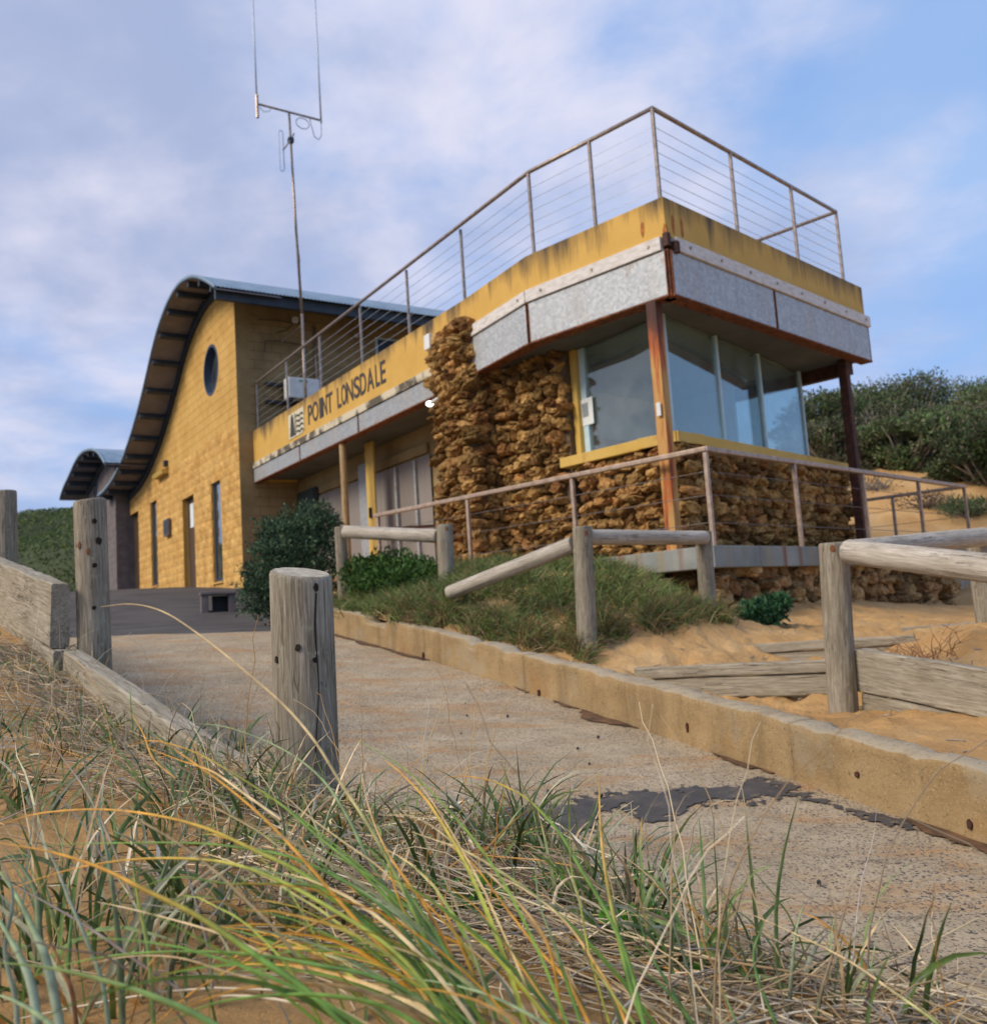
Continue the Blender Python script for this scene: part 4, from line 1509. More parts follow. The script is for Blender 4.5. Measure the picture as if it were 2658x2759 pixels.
# ---- glazing of the lookout room
G0 = -0.16
gl, gc, ge = Vector((1.19, 11.20, 0)), Vector((2.0, 9.98, 0)), Vector((4.49, 13.04, 0))
wb_, wc_ = (gc - gl).normalized(), (ge - gc).normalized()
nwb = Vector((wb_.y, -wb_.x, 0))
MB().wall(gl - wb_ * 0.10, gl - wb_ * 0.0, 1.86, 3.22, -0.05, 0.09).build('jamb_and_gap_strip', M['yellow_trim'], lookout, bevel=0.006)
MB().wall(gl - wb_ * 0.45, gl - wb_ * 0.11, 1.80, 3.22, -0.12, -0.02).build('jamb_and_gap_strip', M['black'], lookout)  # black strip standing in for the shade in the gap beside the jamb


def pane(p, q):
    return MB().wall(p, q, 1.87, 3.20, -0.006, 0.006).build('window_pane', M['glass'], lookout)


def mullion(p, d_, w, t0=-0.03, t1=0.03, z1=3.22):
    return MB().wall(p - d_ * w / 2, p + d_ * w / 2, 1.858, z1, t0, t1).build('mullion', M['frame'], lookout, bevel=0.004)


fr = gl + wb_ * 0.10
mullion(gl + wb_ * 0.05, wb_, 0.10)
pane(fr, gc - wb_ * 0.03)
mullion(gc, wb_, 0.05)
cuts = [0.0, 1.28, 2.52, 3.95]
for i in range(3):
    pane(gc + wc_ * (cuts[i] + 0.03), gc + wc_ * (cuts[i + 1] - 0.03))
for i, w in ((1, 0.055), (2, 0.055), (3, 0.05)):
    mullion(gc + wc_ * cuts[i], wc_, w)
back = Vector((-wc_.y, wc_.x, 0))
pane(ge + back * 0.04, ge + back * 1.0)
mullion(ge + back * 1.02, back, 0.05)
for p, q, d_ in ((gl, gc, wb_), (gc, ge, wc_)):
    MB().wall(p + d_ * 0.04, q - d_ * 0.04, 1.857, 1.885, -0.026, 0.026).build('glazing_bar', M['frame'], lookout)
# room behind the glass
fl = [gl, gc, ge, ge + back * 3.0, gl + back * 1.4 - wc_ * 0.2]
MB().prism([(p.x, p.y + 0.08) for p in fl], 0.55, 0.6).build('room_floor', M['interior'], lookout)
MB().prism([(p.x, p.y + 0.10) for p in fl], 3.19, 3.222).build('room_ceiling', simple('room_ceiling_paint', (0.42, 0.44, 0.42), (0.48, 0.50, 0.48), 2, 0.8, 0), lookout)
b0, b1, b2 = gl - wb_ * 0.5 - nwb * 0.3, gl + back * 1.3 + wc_ * 0.3, ge + back * 2.2
MB().wall(b1, b2, 0.6, 3.22, -0.1, 0.0).build('room_wall', M['interior'], lookout)
MB().wall(b2, ge + back * 1.05, 0.6, 3.22, -0.06, 0.0).build('room_wall', M['interior'], lookout)
MB().wall(ge + back * 1.9, ge + back * 1.2, 2.02, 2.62, -0.09, -0.065).build('room_screen', M['frame'], lookout)
MB().wall(gl - wb_ * 0.1 - nwb * 0.06, b1, 0.6, 3.22, -0.06, 0.0).build('room_wall', M['interior'], lookout)
m_ = (b1 + b2) / 2
wb_k = (b2 - b1).normalized()
MB().wall(b1 + wb_k * 0.05, b2 - wb_k * 0.05, 0.62, 2.50, 0.002, 0.05).build('room_dado', M['blue_frame'], lookout)
iw = MB().wall(b1 + wb_k * 0.75, b1 + wb_k * 1.25, 2.16, 2.44, 0.052, 0.07).build('room_screen', M['frame'], lookout)
MB().wall(b1 + wb_k * 0.85, b1 + wb_k * 1.08, 2.72, 2.90, 0.002, 0.03).build('room_vent', M['print'], lookout)
# notice taped inside the first pane and a sticker on the post
n0 = onpl(1126 * K_, 788 * K_, gl + nwb * 0.01, math.degrees(math.atan2(wb_.x, wb_.y)))
no = MB().wall(n0 - wb_ * 0.115 + Vector((0, 0, 0)), n0 + wb_ * 0.115, n0.z - 0.165, n0.z + 0.165, 0.022, 0.028).build('notice', M['paper'], lookout)
MB().wall(n0 - wb_ * 0.085, n0 + wb_ * 0.03, n0.z - 0.06, n0.z + 0.11, 0.0285, 0.030).build('print', M['print'], no)

# ---- steel posts under the roof corner
cp = dat(1278, 900, 9.5)
cpp = Vector((cp.x, 9.5, 0))
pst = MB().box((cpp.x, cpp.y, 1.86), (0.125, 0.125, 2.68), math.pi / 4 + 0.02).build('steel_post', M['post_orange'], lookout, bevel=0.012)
MB().box((cpp.x - 0.055, cpp.y - 0.07, 2.03), (0.05, 0.012, 0.14), -math.pi / 4).build('sticker', M['white'], pst)
ep = dat(1633, 880, 12.55)
MB().box((ep.x, 12.55, 1.85), (0.12, 0.12, 2.72), math.pi / 4).build('steel_post', M['dark_rust'], lookout, bevel=0.01)
MB().wall(EE - dC * 0.18 - nC * 0.2, EE - dC * 0.18 - nC * 3.0, 3.05, 3.22, -0.06, 0.06).build('edge_beam', M['dark_rust'], lookout)

# ---- roof terrace railing
RZ = 5.34
rA = onpl(683, 1030, AL - nA * 0.1, AANG)
rS = AL - nA * 0.1 + dA * max(0.02, (Vector((rA.x, rA.y, 0)) - AL).dot(dA))
rK = KK - nA * 0.1 + dA * 0.05
rC = CN + Vector((0, 0.14, 0))
rE = EE - dC * 0.34 - nC * 0.1
rB = rE + Vector((-0.71, 0.71, 0)) * 2.6
path = [rS, rK, rC, rE, rB]
rail = MB().tube([(p.x, p.y, RZ) for p in path], 0.027, 10).build('roof_railing', M['rail'], lookout, smooth=True)


def upost(x3, y3):
    p = onpl(x3, y3, AL - nA * 0.1, AANG)
    return AL - nA * 0.1 + dA * (Vector((p.x, p.y, 0)) - AL).dot(dA)


posts = [rS + dA * 0.02]
for (u, v) in ((776, 1095), (866, 1035), (976, 965), (1103, 885), (1251, 790)):
    posts.append(upost(u, v))
posts += [rK]
posts += [rK + (rC - rK) * 0.52, rC]
Lc = (rE - rC).length
posts += [rC + (rE - rC) * 0.36, rC + (rE - rC) * 0.70, rE]
for i, p in enumerate(posts):
    MB().box((p.x, p.y, (4.26 + RZ) / 2), (0.034, 0.034, RZ - 4.26 - 0.01), math.atan2(dA.y, dA.x)).build('post', M['rail'], rail, bevel=0.004)
for k in (0.5, 1.0):
    p = rE + (rB - rE) * k
    MB().box((p.x, p.y, (4.1 + RZ) / 2), (0.042, 0.042, RZ - 4.1), math.pi / 4).build('post', M['rail'], rail)
for i in range(6):
    z = 4.42 + i * 0.142
    MB().tube([(p.x, p.y, z) for p in path], 0.0034, 5).build('wire', M['wire'], rail)

# ================================================================== DECK round the lookout
deck = thing('viewing_deck', 'raised concrete deck with stainless handrail round the stone lookout', 'deck', (2.1, 9.4, 0.4))
D0, D1, D2 = Vector((-0.5, 11.45, 0)), Vector((2.08, 8.88, 0)), Vector((7.2, 13.95, 0))
dl = [D0, D1, D2, D2 + Vector((-0.71, 0.71, 0)) * 2.2, Vector((4.2, 13.4, 0)), Vector((2.05, 10.9, 0)), Vector((0.5, 12.6, 0))]


def slabmat():
    m, t, b = newmat('deck_edge_concrete')
    v = coords(t)
    col = ramp(t, nz(t, v, 3, 7), [(0.3, (0.17, 0.19, 0.18)), (0.7, (0.30, 0.31, 0.28))])
    vs = coords(t, (1, 1, 0.02))
    col = mixc(t, ramp(t, nz(t, vs, 3.4, 4), [(0.56, 0.0), (0.64, 0.9)]), col, (0.19, 0.075, 0.03))
    col = mixc(t, ramp(t, nz(t, vs, 7, 4), [(0.55, 0.0), (0.65, 0.5)]), col, (0.30, 0.23, 0.10))
    t.links.new(col, b.inputs['Base Color'])
    b.inputs['Roughness'].default_value = 0.85
    bump(t, b, nz(t, v, 30, 5), 0.3, 0.008)
    return m


M['slab'] = slabmat()
MB().prism([(p.x, p.y) for p in dl], 0.34, 0.555).build('deck_slab', M['slab'], deck, bevel=0.012)
H1 = Vector((2.10, 8.95, 0))
h0 = Vector((-1.62, 12.67, 0))
h2 = Vector((7.1, 13.92, 0))
h3 = h2 + Vector((-0.71, 0.71, 0)) * 1.95
hr = MB()
for p, q in ((h0, H1), (H1, h2), (h2, h3)):
    d_ = (q - p).normalized()
    hr.wall(p - d_ * 0.02, q + d_ * 0.02, 1.475, 1.525, -0.035, 0.035)
hrail = hr.build('handrail', M['rail_pale'], deck, bevel=0.01)
for p in (h0 + (H1 - h0) * 0.01, Vector((-0.31, 11.36, 0)), Vector((0.89, 10.16, 0)), H1, Vector((3.35, 10.18, 0)), Vector((4.59, 11.42, 0)), Vector((5.85, 12.68, 0)), h2, h2 + (h3 - h2) * 0.55, h3):
    MB().box((p.x, p.y, 0.98), (0.042, 0.042, 0.99), math.pi / 4).build('post', M['rail_pale'], hrail, bevel=0.005)
for z in (0.78, 1.05, 1.28):
    MB().tube([(p.x, p.y, z) for p in (h0, H1, h2, h3)], 0.004, 5).build('wire', M['wire_dark'], hrail)
pz = h0 + Vector((0.55, -0.05, 0))
MB().wall(h0 + Vector((0.12, 0.3, 0)), h0 + Vector((0.85, 0.35, 0)), 1.32, 1.36, -0.02, 0.02).build('return_rail', M['dark_rust'], deck)
for k in (0.14, 0.8):
    p = h0 + Vector((k, 0.32, 0))
    MB().box((p.x, p.y, 0.85), (0.035, 0.035, 0.98)).build('rail_post', M['rail'], deck)

# stone foundation under the deck
fw = thing('stone_retaining_wall', 'low rough stone wall beneath the concrete deck edge beside the sand steps', 'wall', (4.0, 11.0, 0.0))
F0, F1, F2 = Vector((0.6, 10.75, 0)), Vector((2.14, 9.22, 0)), Vector((6.62, 13.66, 0))
wallc = MB().wall(F0, F1 - (F1 - F0).normalized() * 0.06, -0.8, 0.335, -0.3, -0.02).wall(F1 + (F2 - F1).normalized() * 0.06, F2, -0.8, 0.335, -0.3, -0.02).build('wall_core', M['mortar'], fw)
st = stone_face(F0, F1, -0.3, 0.30, 0.0, 0.22, 0.14, 0.10) + stone_face(F1, F2, -0.62, 0.30, 0.0, 0.235, 0.15, 0.10)
lay(fw, st, 150, SVL)
f3 = F1 + (F2 - F1).normalized() * 5.6
hp = MB().wall(F2 + dC * 0.06, F2 + dC * 1.0, -0.5, 0.31, -0.1, -0.02).build('hatch_panel', M['grey_block'], fw, bevel=0.01)
for k in range(4):
    MB().wall(F2 + dC * (0.08 + k * 0.23), F2 + dC * (0.29 + k * 0.23), -0.5, 0.30, -0.02, 0.0).build('hatch_board', M['wood_pale'], hp)

# dark chair behind the first pane
ch = thing('office_chair', 'black chair back showing behind the lower left corner of the lookout glass', 'chair', (1.55, 11.35, 0.6))
cpos = onpl(1128 * K_, 842 * K_, gl - nwb * 0.18, math.degrees(math.atan2(wb_.x, wb_.y)))
bm = bmesh.new()
bmesh.ops.create_icosphere(bm, subdivisions=3, radius=1.0)
for v in bm.verts:
    v.co = Vector((math.copysign(abs(v.co.x) ** 0.6, v.co.x) * 0.19, v.co.y * 0.06, math.copysign(abs(v.co.z) ** 0.7, v.co.z) * 0.24))
rotc = Matrix.Translation((cpos.x, cpos.y, cpos.z - 0.02)) @ Matrix.Rotation(math.atan2(wb_.y, wb_.x), 4, 'Z')
bm.transform(rotc)
me = bpy.data.meshes.new('backrest')
bm.to_mesh(me)
bm.free()
me.shade_smooth()
me.materials.append(M['black'])
link(bpy.data.objects.new('backrest', me), ch)
q = cpos - nwb * 0.2
MB().box((q.x, q.y, 1.2), (0.42, 0.40, 0.08), math.atan2(wb_.y, wb_.x)).build('seat', M['black'], ch, bevel=0.03)
MB().tube([(q.x, q.y, 0.62), (q.x, q.y, 1.17)], 0.03, 8).build('stem', M['black'], ch)
MB().tube([(q.x - 0.2, q.y, 0.63), (q.x + 0.2, q.y, 0.63)], 0.025, 8).tube([(q.x, q.y - 0.2, 0.63), (q.x, q.y + 0.2, 0.63)], 0.025, 8).build('foot_star', M['black'], ch)
MB().tube([(cpos.x, cpos.y, 1.5), (q.x, q.y, 1.2)], 0.02, 8).build('back_bar', M['black'], ch)

# ================================================================== GABLE BUILDING (yellow block, S-curved roof)
G = Vector((-5.265, 19.25, 0))
GA = -33.0
dG = Vector((math.sin(math.radians(GA)), math.cos(math.radians(GA)), 0))    # along the gable, away to the left
nG = Vector((-dG.y, dG.x, 0))                                               # out of the gable, towards the forecourt
iG = -nG                                                                    # along the side wall, away


def Gw(s, z, o=0.0):
    return (G.x + dG.x * s + nG.x * o, G.y + dG.y * s + nG.y * o, z)


def gsz(u, v, o=0.0):
    p = onpl(u, v, G + nG * o, GA)
    q = p - G - nG * o
    return q.dot(dG), p.z


PROF = [(-1.25, 6.90), (-0.8, 7.16), (-0.2, 7.46), (0.4, 7.70), (1.0, 7.84), (1.6, 7.90), (2.2, 7.86), (2.9, 7.70), (3.6, 7.43), (4.2, 7.08), (4.8, 6.66), (5.4, 6.27), (6.0, 5.92), (6.8, 5.52), (7.5, 5.24), (8.3, 4.98), (9.2, 4.78), (10.1, 4.66), (11.0, 4.60), (11.75, 4.60)]


def prof_curve(P, n):
    return catmull([(a, b, 0) for a, b in P], n)[:, :2]


gable = thing('gable_building', 'tall yellow block building with S-curved metal roof, round window and slit windows', 'building', (G.x - 3, G.y + 5, 0.9))
PC = prof_curve(PROF, 90)


def topz(s, P=PC, dz=0.12):
    return float(np.interp(s, P[:, 0], P[:, 1])) - dz


def hexas(mb, s0, s1, za0, za1, zb0, zb1, o0, o1, W_=Gw):
    """upright slice of wall: s0..s1, bottoms za, tops zb, offsets o0 (back) to o1 (front)"""
    mb.add([W_(s0, za0, o1), W_(s1, za1, o1), W_(s1, za1, o0), W_(s0, za0, o0), W_(s0, zb0, o1), W_(s1, zb1, o1), W_(s1, zb1, o0), W_(s0, zb0, o0)],
           [(3, 2, 1, 0), (4, 5, 6, 7), (0, 1, 5, 4), (1, 2, 6, 5), (2, 3, 7, 6), (3, 0, 4, 7)])


# openings (s0, s1, z0, z1)
OPEN = [(1.40, 2.14, 1.16, 3.48), (3.60, 4.66, 0.6, 3.48), (7.42, 8.16, 1.46, 3.92), (9.70, 10.85, 0.6, 3.90)]
RCs, RCz, RCr = 1.85, 6.08, 0.60
SEND = 11.1


def free_z(s, z0, z1):
    iv = [(z0, z1)]
    cut = [(a[2], a[3]) for a in OPEN if a[0] < s < a[1]]
    if abs(s - RCs) < RCr:
        h = math.sqrt(RCr ** 2 - (s - RCs) ** 2)
        cut.append((RCz - h, RCz + h))
    for c0, c1 in cut:
        n = []
        for a, b in iv:
            if c1 <= a or c0 >= b:
                n.append((a, b))
                continue
            if a < c0:
                n.append((a, c0))
            if c1 < b:
                n.append((c1, b))
        iv = n
    return iv


bp = sorted(set([0.0, SEND] + [x for a in OPEN for x in a[:2]] + list(np.arange(0.3, SEND, 0.3)) + list(np.linspace(RCs - RCr, RCs + RCr, 29))))
mb = MB()
for a, b in zip(bp[:-1], bp[1:]):
    if b - a < 1e-4:
        continue
    for z0, z1 in free_z((a + b) / 2, 0.5, 99):
        t0, t1 = (topz(a), topz(b)) if z1 == 99 else (z1, z1)
        hexas(mb, a, b, z0, z0, t0, t1, -0.30, -0.012)
mb.build('gable_wall', M['mortar_yellow'], gable)
ROUGH_TOP = 4.46
BV = random.Random(5)


def rough_block(s0, s1, z0, z1):
    """split-face block: an uneven front"""
    nx, nz2 = 3, 2
    V, F = [], []
    for j in range(nz2 + 1):
        for i in range(nx + 1):
            ed = i in (0, nx) or j in (0, nz2)
            o = 0.002 if ed else BV.uniform(0.004, 0.026)
            if not ed or True:
                V.append(Gw(s0 + (s1 - s0) * i / nx, z0 + (z1 - z0) * j / nz2, o + BV.uniform(0, 0.004)))
    m = nx + 1
    for j in range(nz2):
        for i in range(nx):
            F.append((j * m + i, j * m + i + 1, (j + 1) * m + i + 1, (j + 1) * m + i))
    b = len(V)
    V += [Gw(s0, z0, -0.05), Gw(s1, z0, -0.05), Gw(s1, z1, -0.05), Gw(s0, z1, -0.05)]
    bot = list(range(m))
    top = list(range(nz2 * m, nz2 * m + m))
    F.append(tuple(bot[::-1] + [b, b + 1]))
    F.append(tuple(top + [b + 2, b + 3]))
    F.append(tuple([j * m for j in range(nz2 + 1)] + [b + 3, b]))
    F.append(tuple([j * m + nx for j in range(nz2, -1, -1)] + [b + 1, b + 2]))
    return V, F


rows = []
z = 0.66
r = 0
while z < ROUGH_TOP - 0.1:
    s = 0.0 if r % 2 == 0 else -0.2
    while s < SEND:
        a, b = max(0.0, s), min(SEND, s + 0.4)
        segs = [(a, b)]
        for o0, o1, oz0, oz1 in OPEN:
            if z + 0.1 > oz0 and z + 0.1 < oz1:
                n = []
                for x0, x1 in segs:
                    if o1 <= x0 or o0 >= x1:
                        n.append((x0, x1))
                        continue
                    if x0 < o0:
                        n.append((x0, o0))
                    if o1 < x1:
                        n.append((o1, x1))
                segs = n
        for x0, x1 in segs:
            if x1 - x0 > 0.06 and z + 0.2 < topz((x0 + x1) / 2) + 0.05:
                rows.append((x0 + (0.003 if x0 > 0 else 0.004), x1 - 0.003, z + 0.003, z + 0.197))
        s += 0.4
    z += 0.2
    r += 1
rows.sort(key=lambda q: q[0])
for q in rows[:300]:
    V, F = rough_block(*q)
    MB().add(V, F).build('block', M['block_yellow'], gable)
mb = MB()
for q in rows[300:]:
    mb.add(*rough_block(*q))
if mb.v:
    mb.build('far_blocks', M['block_yellow'], gable)['kind'] = 'stuff'
# smooth blocks above
mb = MB()
z = ROUGH_TOP + 0.0
z = 0.66 + 0.2 * round((ROUGH_TOP - 0.66) / 0.2)
r = 0
while z < 7.8:
    s = 0.0 if r % 2 == 0 else -0.2
    while s < SEND:
        a, b = max(0.0, s), min(SEND, s + 0.4)
        n = max(1, int(round((b - a) / 0.1)))
        for k in range(n):
            x0, x1 = a + (b - a) * k / n, a + (b - a) * (k + 1) / n
            xm = (x0 + x1) / 2
            if math.hypot(xm - RCs, z + 0.1 - RCz) < RCr + 0.10:
                continue
            t0, t1 = min(z + 0.196, topz(x0)), min(z + 0.196, topz(x1))
            if min(t0, t1) > z + 0.02:
                hexas(mb, x0 + (0.004 if k == 0 and x0 > 0 else 0), x1 - (0.004 if k == n - 1 else 0), z + 0.004, z + 0.004, t0, t1, -0.012, -0.002)
        s += 0.4
    z += 0.2
    r += 1
mb.build('smooth_blocks', M['block_smooth'], gable)['kind'] = 'stuff'
# ring of cut render round the round window
mb = MB()
k = 40
for i in range(k):
    a0, a1 = 2 * math.pi * i / k, 2 * math.pi * (i + 1) / k
    ri, ro = RCr - 0.004, RCr + 0.13
    P = [Gw(RCs + q * math.cos(a), RCz + q * math.sin(a), o) for o in (-0.012, -0.001) for q, a in ((ri, a0), (ro, a0), (ro, a1), (ri, a1))]
    mb.add(P, [(0, 1, 2, 3), (7, 6, 5, 4), (0, 4, 5, 1), (1, 5, 6, 2), (2, 6, 7, 3), (3, 7, 4, 0)])
mb.build('window_surround', M['block_smooth'], gable)
mb = MB()
for i in range(k):
    a0, a1 = 2 * math.pi * i / k, 2 * math.pi * (i + 1) / k
    P = [Gw(RCs + q * math.cos(a), RCz + q * math.sin(a), o) for o in (-0.20, 0.006) for q, a in ((RCr - 0.07, a0), (RCr - 0.006, a0), (RCr - 0.006, a1), (RCr - 0.07, a1))]
    mb.add(P, [(0, 1, 2, 3), (7, 6, 5, 4), (0, 4, 5, 1), (1, 5, 6, 2), (2, 6, 7, 3), (3, 7, 4, 0)])
rw = mb.build('round_window', M['blue_frame'], gable)
MB().add([Gw(RCs + (RCr - 0.06) * math.cos(2 * math.pi * i / k), RCz + (RCr - 0.06) * math.sin(2 * math.pi * i / k), -0.16) for i in range(k)], [tuple(range(k))]).build('pane', M['glass_dark'], rw)


def gbox(name, mat, parent, s0, s1, z0, z1, o0, o1, bevel=0.0):
    mb = MB()
    hexas(mb, s0, s1, z0, z0, z1, z1, o0, o1)
    return mb.build(name, mat, parent, bevel=bevel)


for i in (0, 2):
    a, b, c_, d_ = OPEN[i]
    w = gbox('slit_window', M['blue_frame'], gable, a + 0.002, a + 0.06, c_, d_, -0.15, -0.06)
    gbox('frame', M['blue_frame'], w, b - 0.06, b - 0.002, c_, d_, -0.15, -0.06)
    gbox('frame', M['blue_frame'], w, a + 0.06, b - 0.06, d_ - 0.06, d_, -0.15, -0.06)
    gbox('frame', M['blue_frame'], w, a + 0.06, b - 0.06, c_ + 0.04, c_ + 0.12, -0.15, -0.06)
    gbox('pane', M['glass_dark'], w, a + 0.06, b - 0.06, c_ + 0.12, d_ - 0.06, -0.09, -0.08)
    gbox('sill', M['block_yellow'], w, a + 0.002, b - 0.002, c_ - 0.0, c_ + 0.04, -0.3, 0.03)
for i in (1, 3):
    a, b, c_, d_ = OPEN[i]
    dd = gbox('door', M['door_dark'], gable, a + 0.04, b - 0.04, 0.6, d_ - 0.04, -0.18, -0.13)
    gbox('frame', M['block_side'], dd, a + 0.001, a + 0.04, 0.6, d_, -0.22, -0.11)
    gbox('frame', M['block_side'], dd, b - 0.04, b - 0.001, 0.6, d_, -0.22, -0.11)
    if i == 1:
        q0, q1 = gsz(300 + 752 * .2806, 1150 + 735 * .2806, -0.24), gsz(300 + 808 * .2806, 1150 + 935 * .2806, -0.24)
        gbox('notice', M['paper'], dd, 4.12, 4.44, 2.72, 3.32, -0.129, -0.124)
# lamp, meter box
mb = MB()
mb.add([Gw(5.95, 4.36, 0.0), Gw(7.05, 4.36, 0.0), Gw(7.05, 4.36, 0.16), Gw(5.95, 4.36, 0.16), Gw(5.95, 4.56, 0.0), Gw(7.05, 4.56, 0.0), Gw(7.05, 4.46, 0.20), Gw(5.95, 4.46, 0.20)],
       [(3, 2, 1, 0), (4, 5, 6, 7), (0, 1, 5, 4), (1, 2, 6, 5), (2, 3, 7, 6), (3, 0, 4, 7)])
lf = mb.build('light_fitting', M['yellow_trim'], gable, bevel=0.012)
gbox('bracket', M['dark_steel'], lf, 6.0, 6.14, 4.56, 4.72, 0.0, 0.10)
mbx = gbox('meter_box', M['grey_block'], gable, 5.80, 6.30, 2.70, 3.15, 0.03, 0.10, 0.008)
gbox('lid', M['dark_steel'], mbx, 5.84, 6.26, 2.74, 3.11, 0.10, 0.108)


# side wall
def Sw(t, z, o=0.0):
    """point on the side wall: t along it, o out of it (towards the camera's right)"""
    p = G + iG * t - dG * o
    return (p.x, p.y, z)


def sbox(name, mat, parent, t0, t1, z0, z1, o0, o1, bevel=0.0):
    mb = MB()
    hexas(mb, t0, t1, z0, z0, z1, z1, o0, o1, Sw)
    return mb.build(name, mat, parent, bevel=bevel)


sbox('side_wall', M['mortar'], gable, 0.305, 9.0, 0.4, 7.26, -0.3, -0.006)
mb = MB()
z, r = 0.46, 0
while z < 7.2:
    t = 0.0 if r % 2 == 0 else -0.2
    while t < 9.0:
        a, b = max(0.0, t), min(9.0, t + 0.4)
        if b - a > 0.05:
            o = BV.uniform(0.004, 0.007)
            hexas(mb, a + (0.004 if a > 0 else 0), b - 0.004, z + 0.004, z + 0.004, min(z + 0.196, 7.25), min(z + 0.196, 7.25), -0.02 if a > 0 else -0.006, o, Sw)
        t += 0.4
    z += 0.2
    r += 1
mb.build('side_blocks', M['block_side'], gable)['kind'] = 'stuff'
sw = sbox('side_window', M['frame'], gable, 3.30, 3.95, 5.6, 6.68, -0.01, 0.02)
sbox('pane', M['blue_frame'], sw, 3.36, 3.9, 5.65, 6.63, 0.02, 0.026)
for (t0, z0, t1, z1, r_) in ((1.79, 4.9, 1.79, 6.75, 0.028),):
    MB().tube([Sw(t0, z0, 0.05), Sw(t1, z1, 0.05)], r_, 8).build('conduit_pipe', M['rail'], gable, smooth=True)
for pts in (((0.63, 6.05), (0.65, 6.30), (0.95, 6.33), (1.5, 6.30)), ((0.5, 6.77), (0.9, 6.80), (1.3, 6.78)), ((1.32, 6.78), (1.15, 6.6), (0.9, 6.5))):
    MB().tube([Sw(t, z, 0.02) for t, z in pts], 0.009, 6).build('cable', M['black'], gable)
fl_ = sbox('floodlight', M['white'], gable, 1.24, 1.36, 6.74, 6.86, 0.12, 0.24, 0.02)
sbox('bracket', M['dark_steel'], fl_, 1.36, 1.52, 6.78, 6.83, 0.0, 0.2)
sbox('switch_box', M['white'], gable, 2.78, 2.86, 6.62, 6.70, 0.004, 0.05, 0.006)
# far end and left side, closing the block
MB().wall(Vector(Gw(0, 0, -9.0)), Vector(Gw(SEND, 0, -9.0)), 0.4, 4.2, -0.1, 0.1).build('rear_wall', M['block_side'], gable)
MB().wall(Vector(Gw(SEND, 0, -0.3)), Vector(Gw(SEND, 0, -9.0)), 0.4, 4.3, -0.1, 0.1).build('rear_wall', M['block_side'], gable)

# roof: corrugated sheet on purlins
OV = 0.78


def roof_mesh(name, P, o_front, o_back, mat, parent, W_=Gw, pitch=0.085, amp=0.010, dz=0.0, sub=4):
    P = np.asarray(P)
    T = np.arange(-o_front, o_back, pitch / sub)
    n, m = len(P), len(T)
    tg = np.gradient(P, axis=0)
    nn = np.stack([-tg[:, 1], tg[:, 0]], 1)
    nn /= np.linalg.norm(nn, axis=1)[:, None]
    nn *= np.sign(nn[:, 1])[:, None]
    wv = amp * np.cos(np.arange(m) * 2 * np.pi / sub)
    S_ = P[:, 0][:, None] + nn[:, 0][:, None] * (wv + dz)[None]
    Z_ = P[:, 1][:, None] + nn[:, 1][:, None] * (wv + dz)[None]
    b = np.array(W_(0, 0, 0))[:2]
    ds = np.array(W_(1, 0, 0))[:2] - b
    do = np.array(W_(0, 0, 1))[:2] - b
    V = np.stack([b[0] + ds[0] * S_ - do[0] * T[None], b[1] + ds[1] * S_ - do[1] * T[None], Z_], 2).reshape(-1, 3)
    i = (np.arange(n - 1)[:, None] * m + np.arange(m - 1)[None]).ravel()
    F = np.stack([i, i + 1, i + m + 1, i + m], 1)
    o = arrmesh(name, V, F, mat, parent)
    return o


def arc_points(P, step, start=0.25):
    d = np.r_[0, np.cumsum(np.linalg.norm(np.diff(P, axis=0), axis=1))]
    q = np.arange(start, d[-1], step)
    return [(np.interp(x, d, P[:, 0]), np.interp(x, d, P[:, 1])) for x in q], d


def band(P, o0, o1, dz0, dz1, W_=Gw):
    mb = MB()
    for (s0, z0), (s1, z1) in zip(P[:-1], P[1:]):
        mb.add([W_(s0, z0 + dz0, o1), W_(s1, z1 + dz0, o1), W_(s1, z1 + dz0, o0), W_(s0, z0 + dz0, o0), W_(s0, z0 + dz1, o1), W_(s1, z1 + dz1, o1), W_(s1, z1 + dz1, o0), W_(s0, z0 + dz1, o0)],
               [(3, 2, 1, 0), (4, 5, 6, 7), (0, 1, 5, 4), (1, 2, 6, 5), (2, 3, 7, 6), (3, 0, 4, 7)])
    return mb


rf = roof_mesh('roof', PC, OV, 9.3, M['roof'], gable, dz=0.012)
band(PC, -0.6, OV - 0.02, -0.055, -0.035).build('soffit', M['soffit'], rf)
band(PC, OV - 0.03, OV + 0.012, -0.05, 0.035).build('verge_flashing', M['roof'], rf, smooth=True)
band([p for p in PC if p[0] > -0.3], 0.002, 0.06, -0.30, -0.056).build('barge_rafter', M['dark_steel'], rf, smooth=True)
pp, _ = arc_points(PC, 0.93, 0.45)
for s, z in pp:
    i = np.argmin(np.abs(PC[:, 0] - s))
    tg = PC[min(i + 1, len(PC) - 1)] - PC[max(i - 1, 0)]
    tg = tg / np.linalg.norm(tg)
    n_ = np.array([tg[1], -tg[0]]) if tg[0] > 0 else np.array([-tg[1], tg[0]])
    mb = MB()
    q = [(s + tg[0] * a + n_[0] * b, z + tg[1] * a + n_[1] * b) for a, b in ((-0.05, 0.056), (0.05, 0.056), (0.05, 0.19), (-0.05, 0.19))]
    mb.add([Gw(x, y, OV - 0.05) for x, y in q] + [Gw(x, y, 0.061) for x, y in q], [(0, 1, 2, 3), (7, 6, 5, 4), (0, 4, 5, 1), (1, 5, 6, 2), (2, 6, 7, 3), (3, 7, 4, 0)])
    mb.build('purlin', M['dark_steel'], rf)
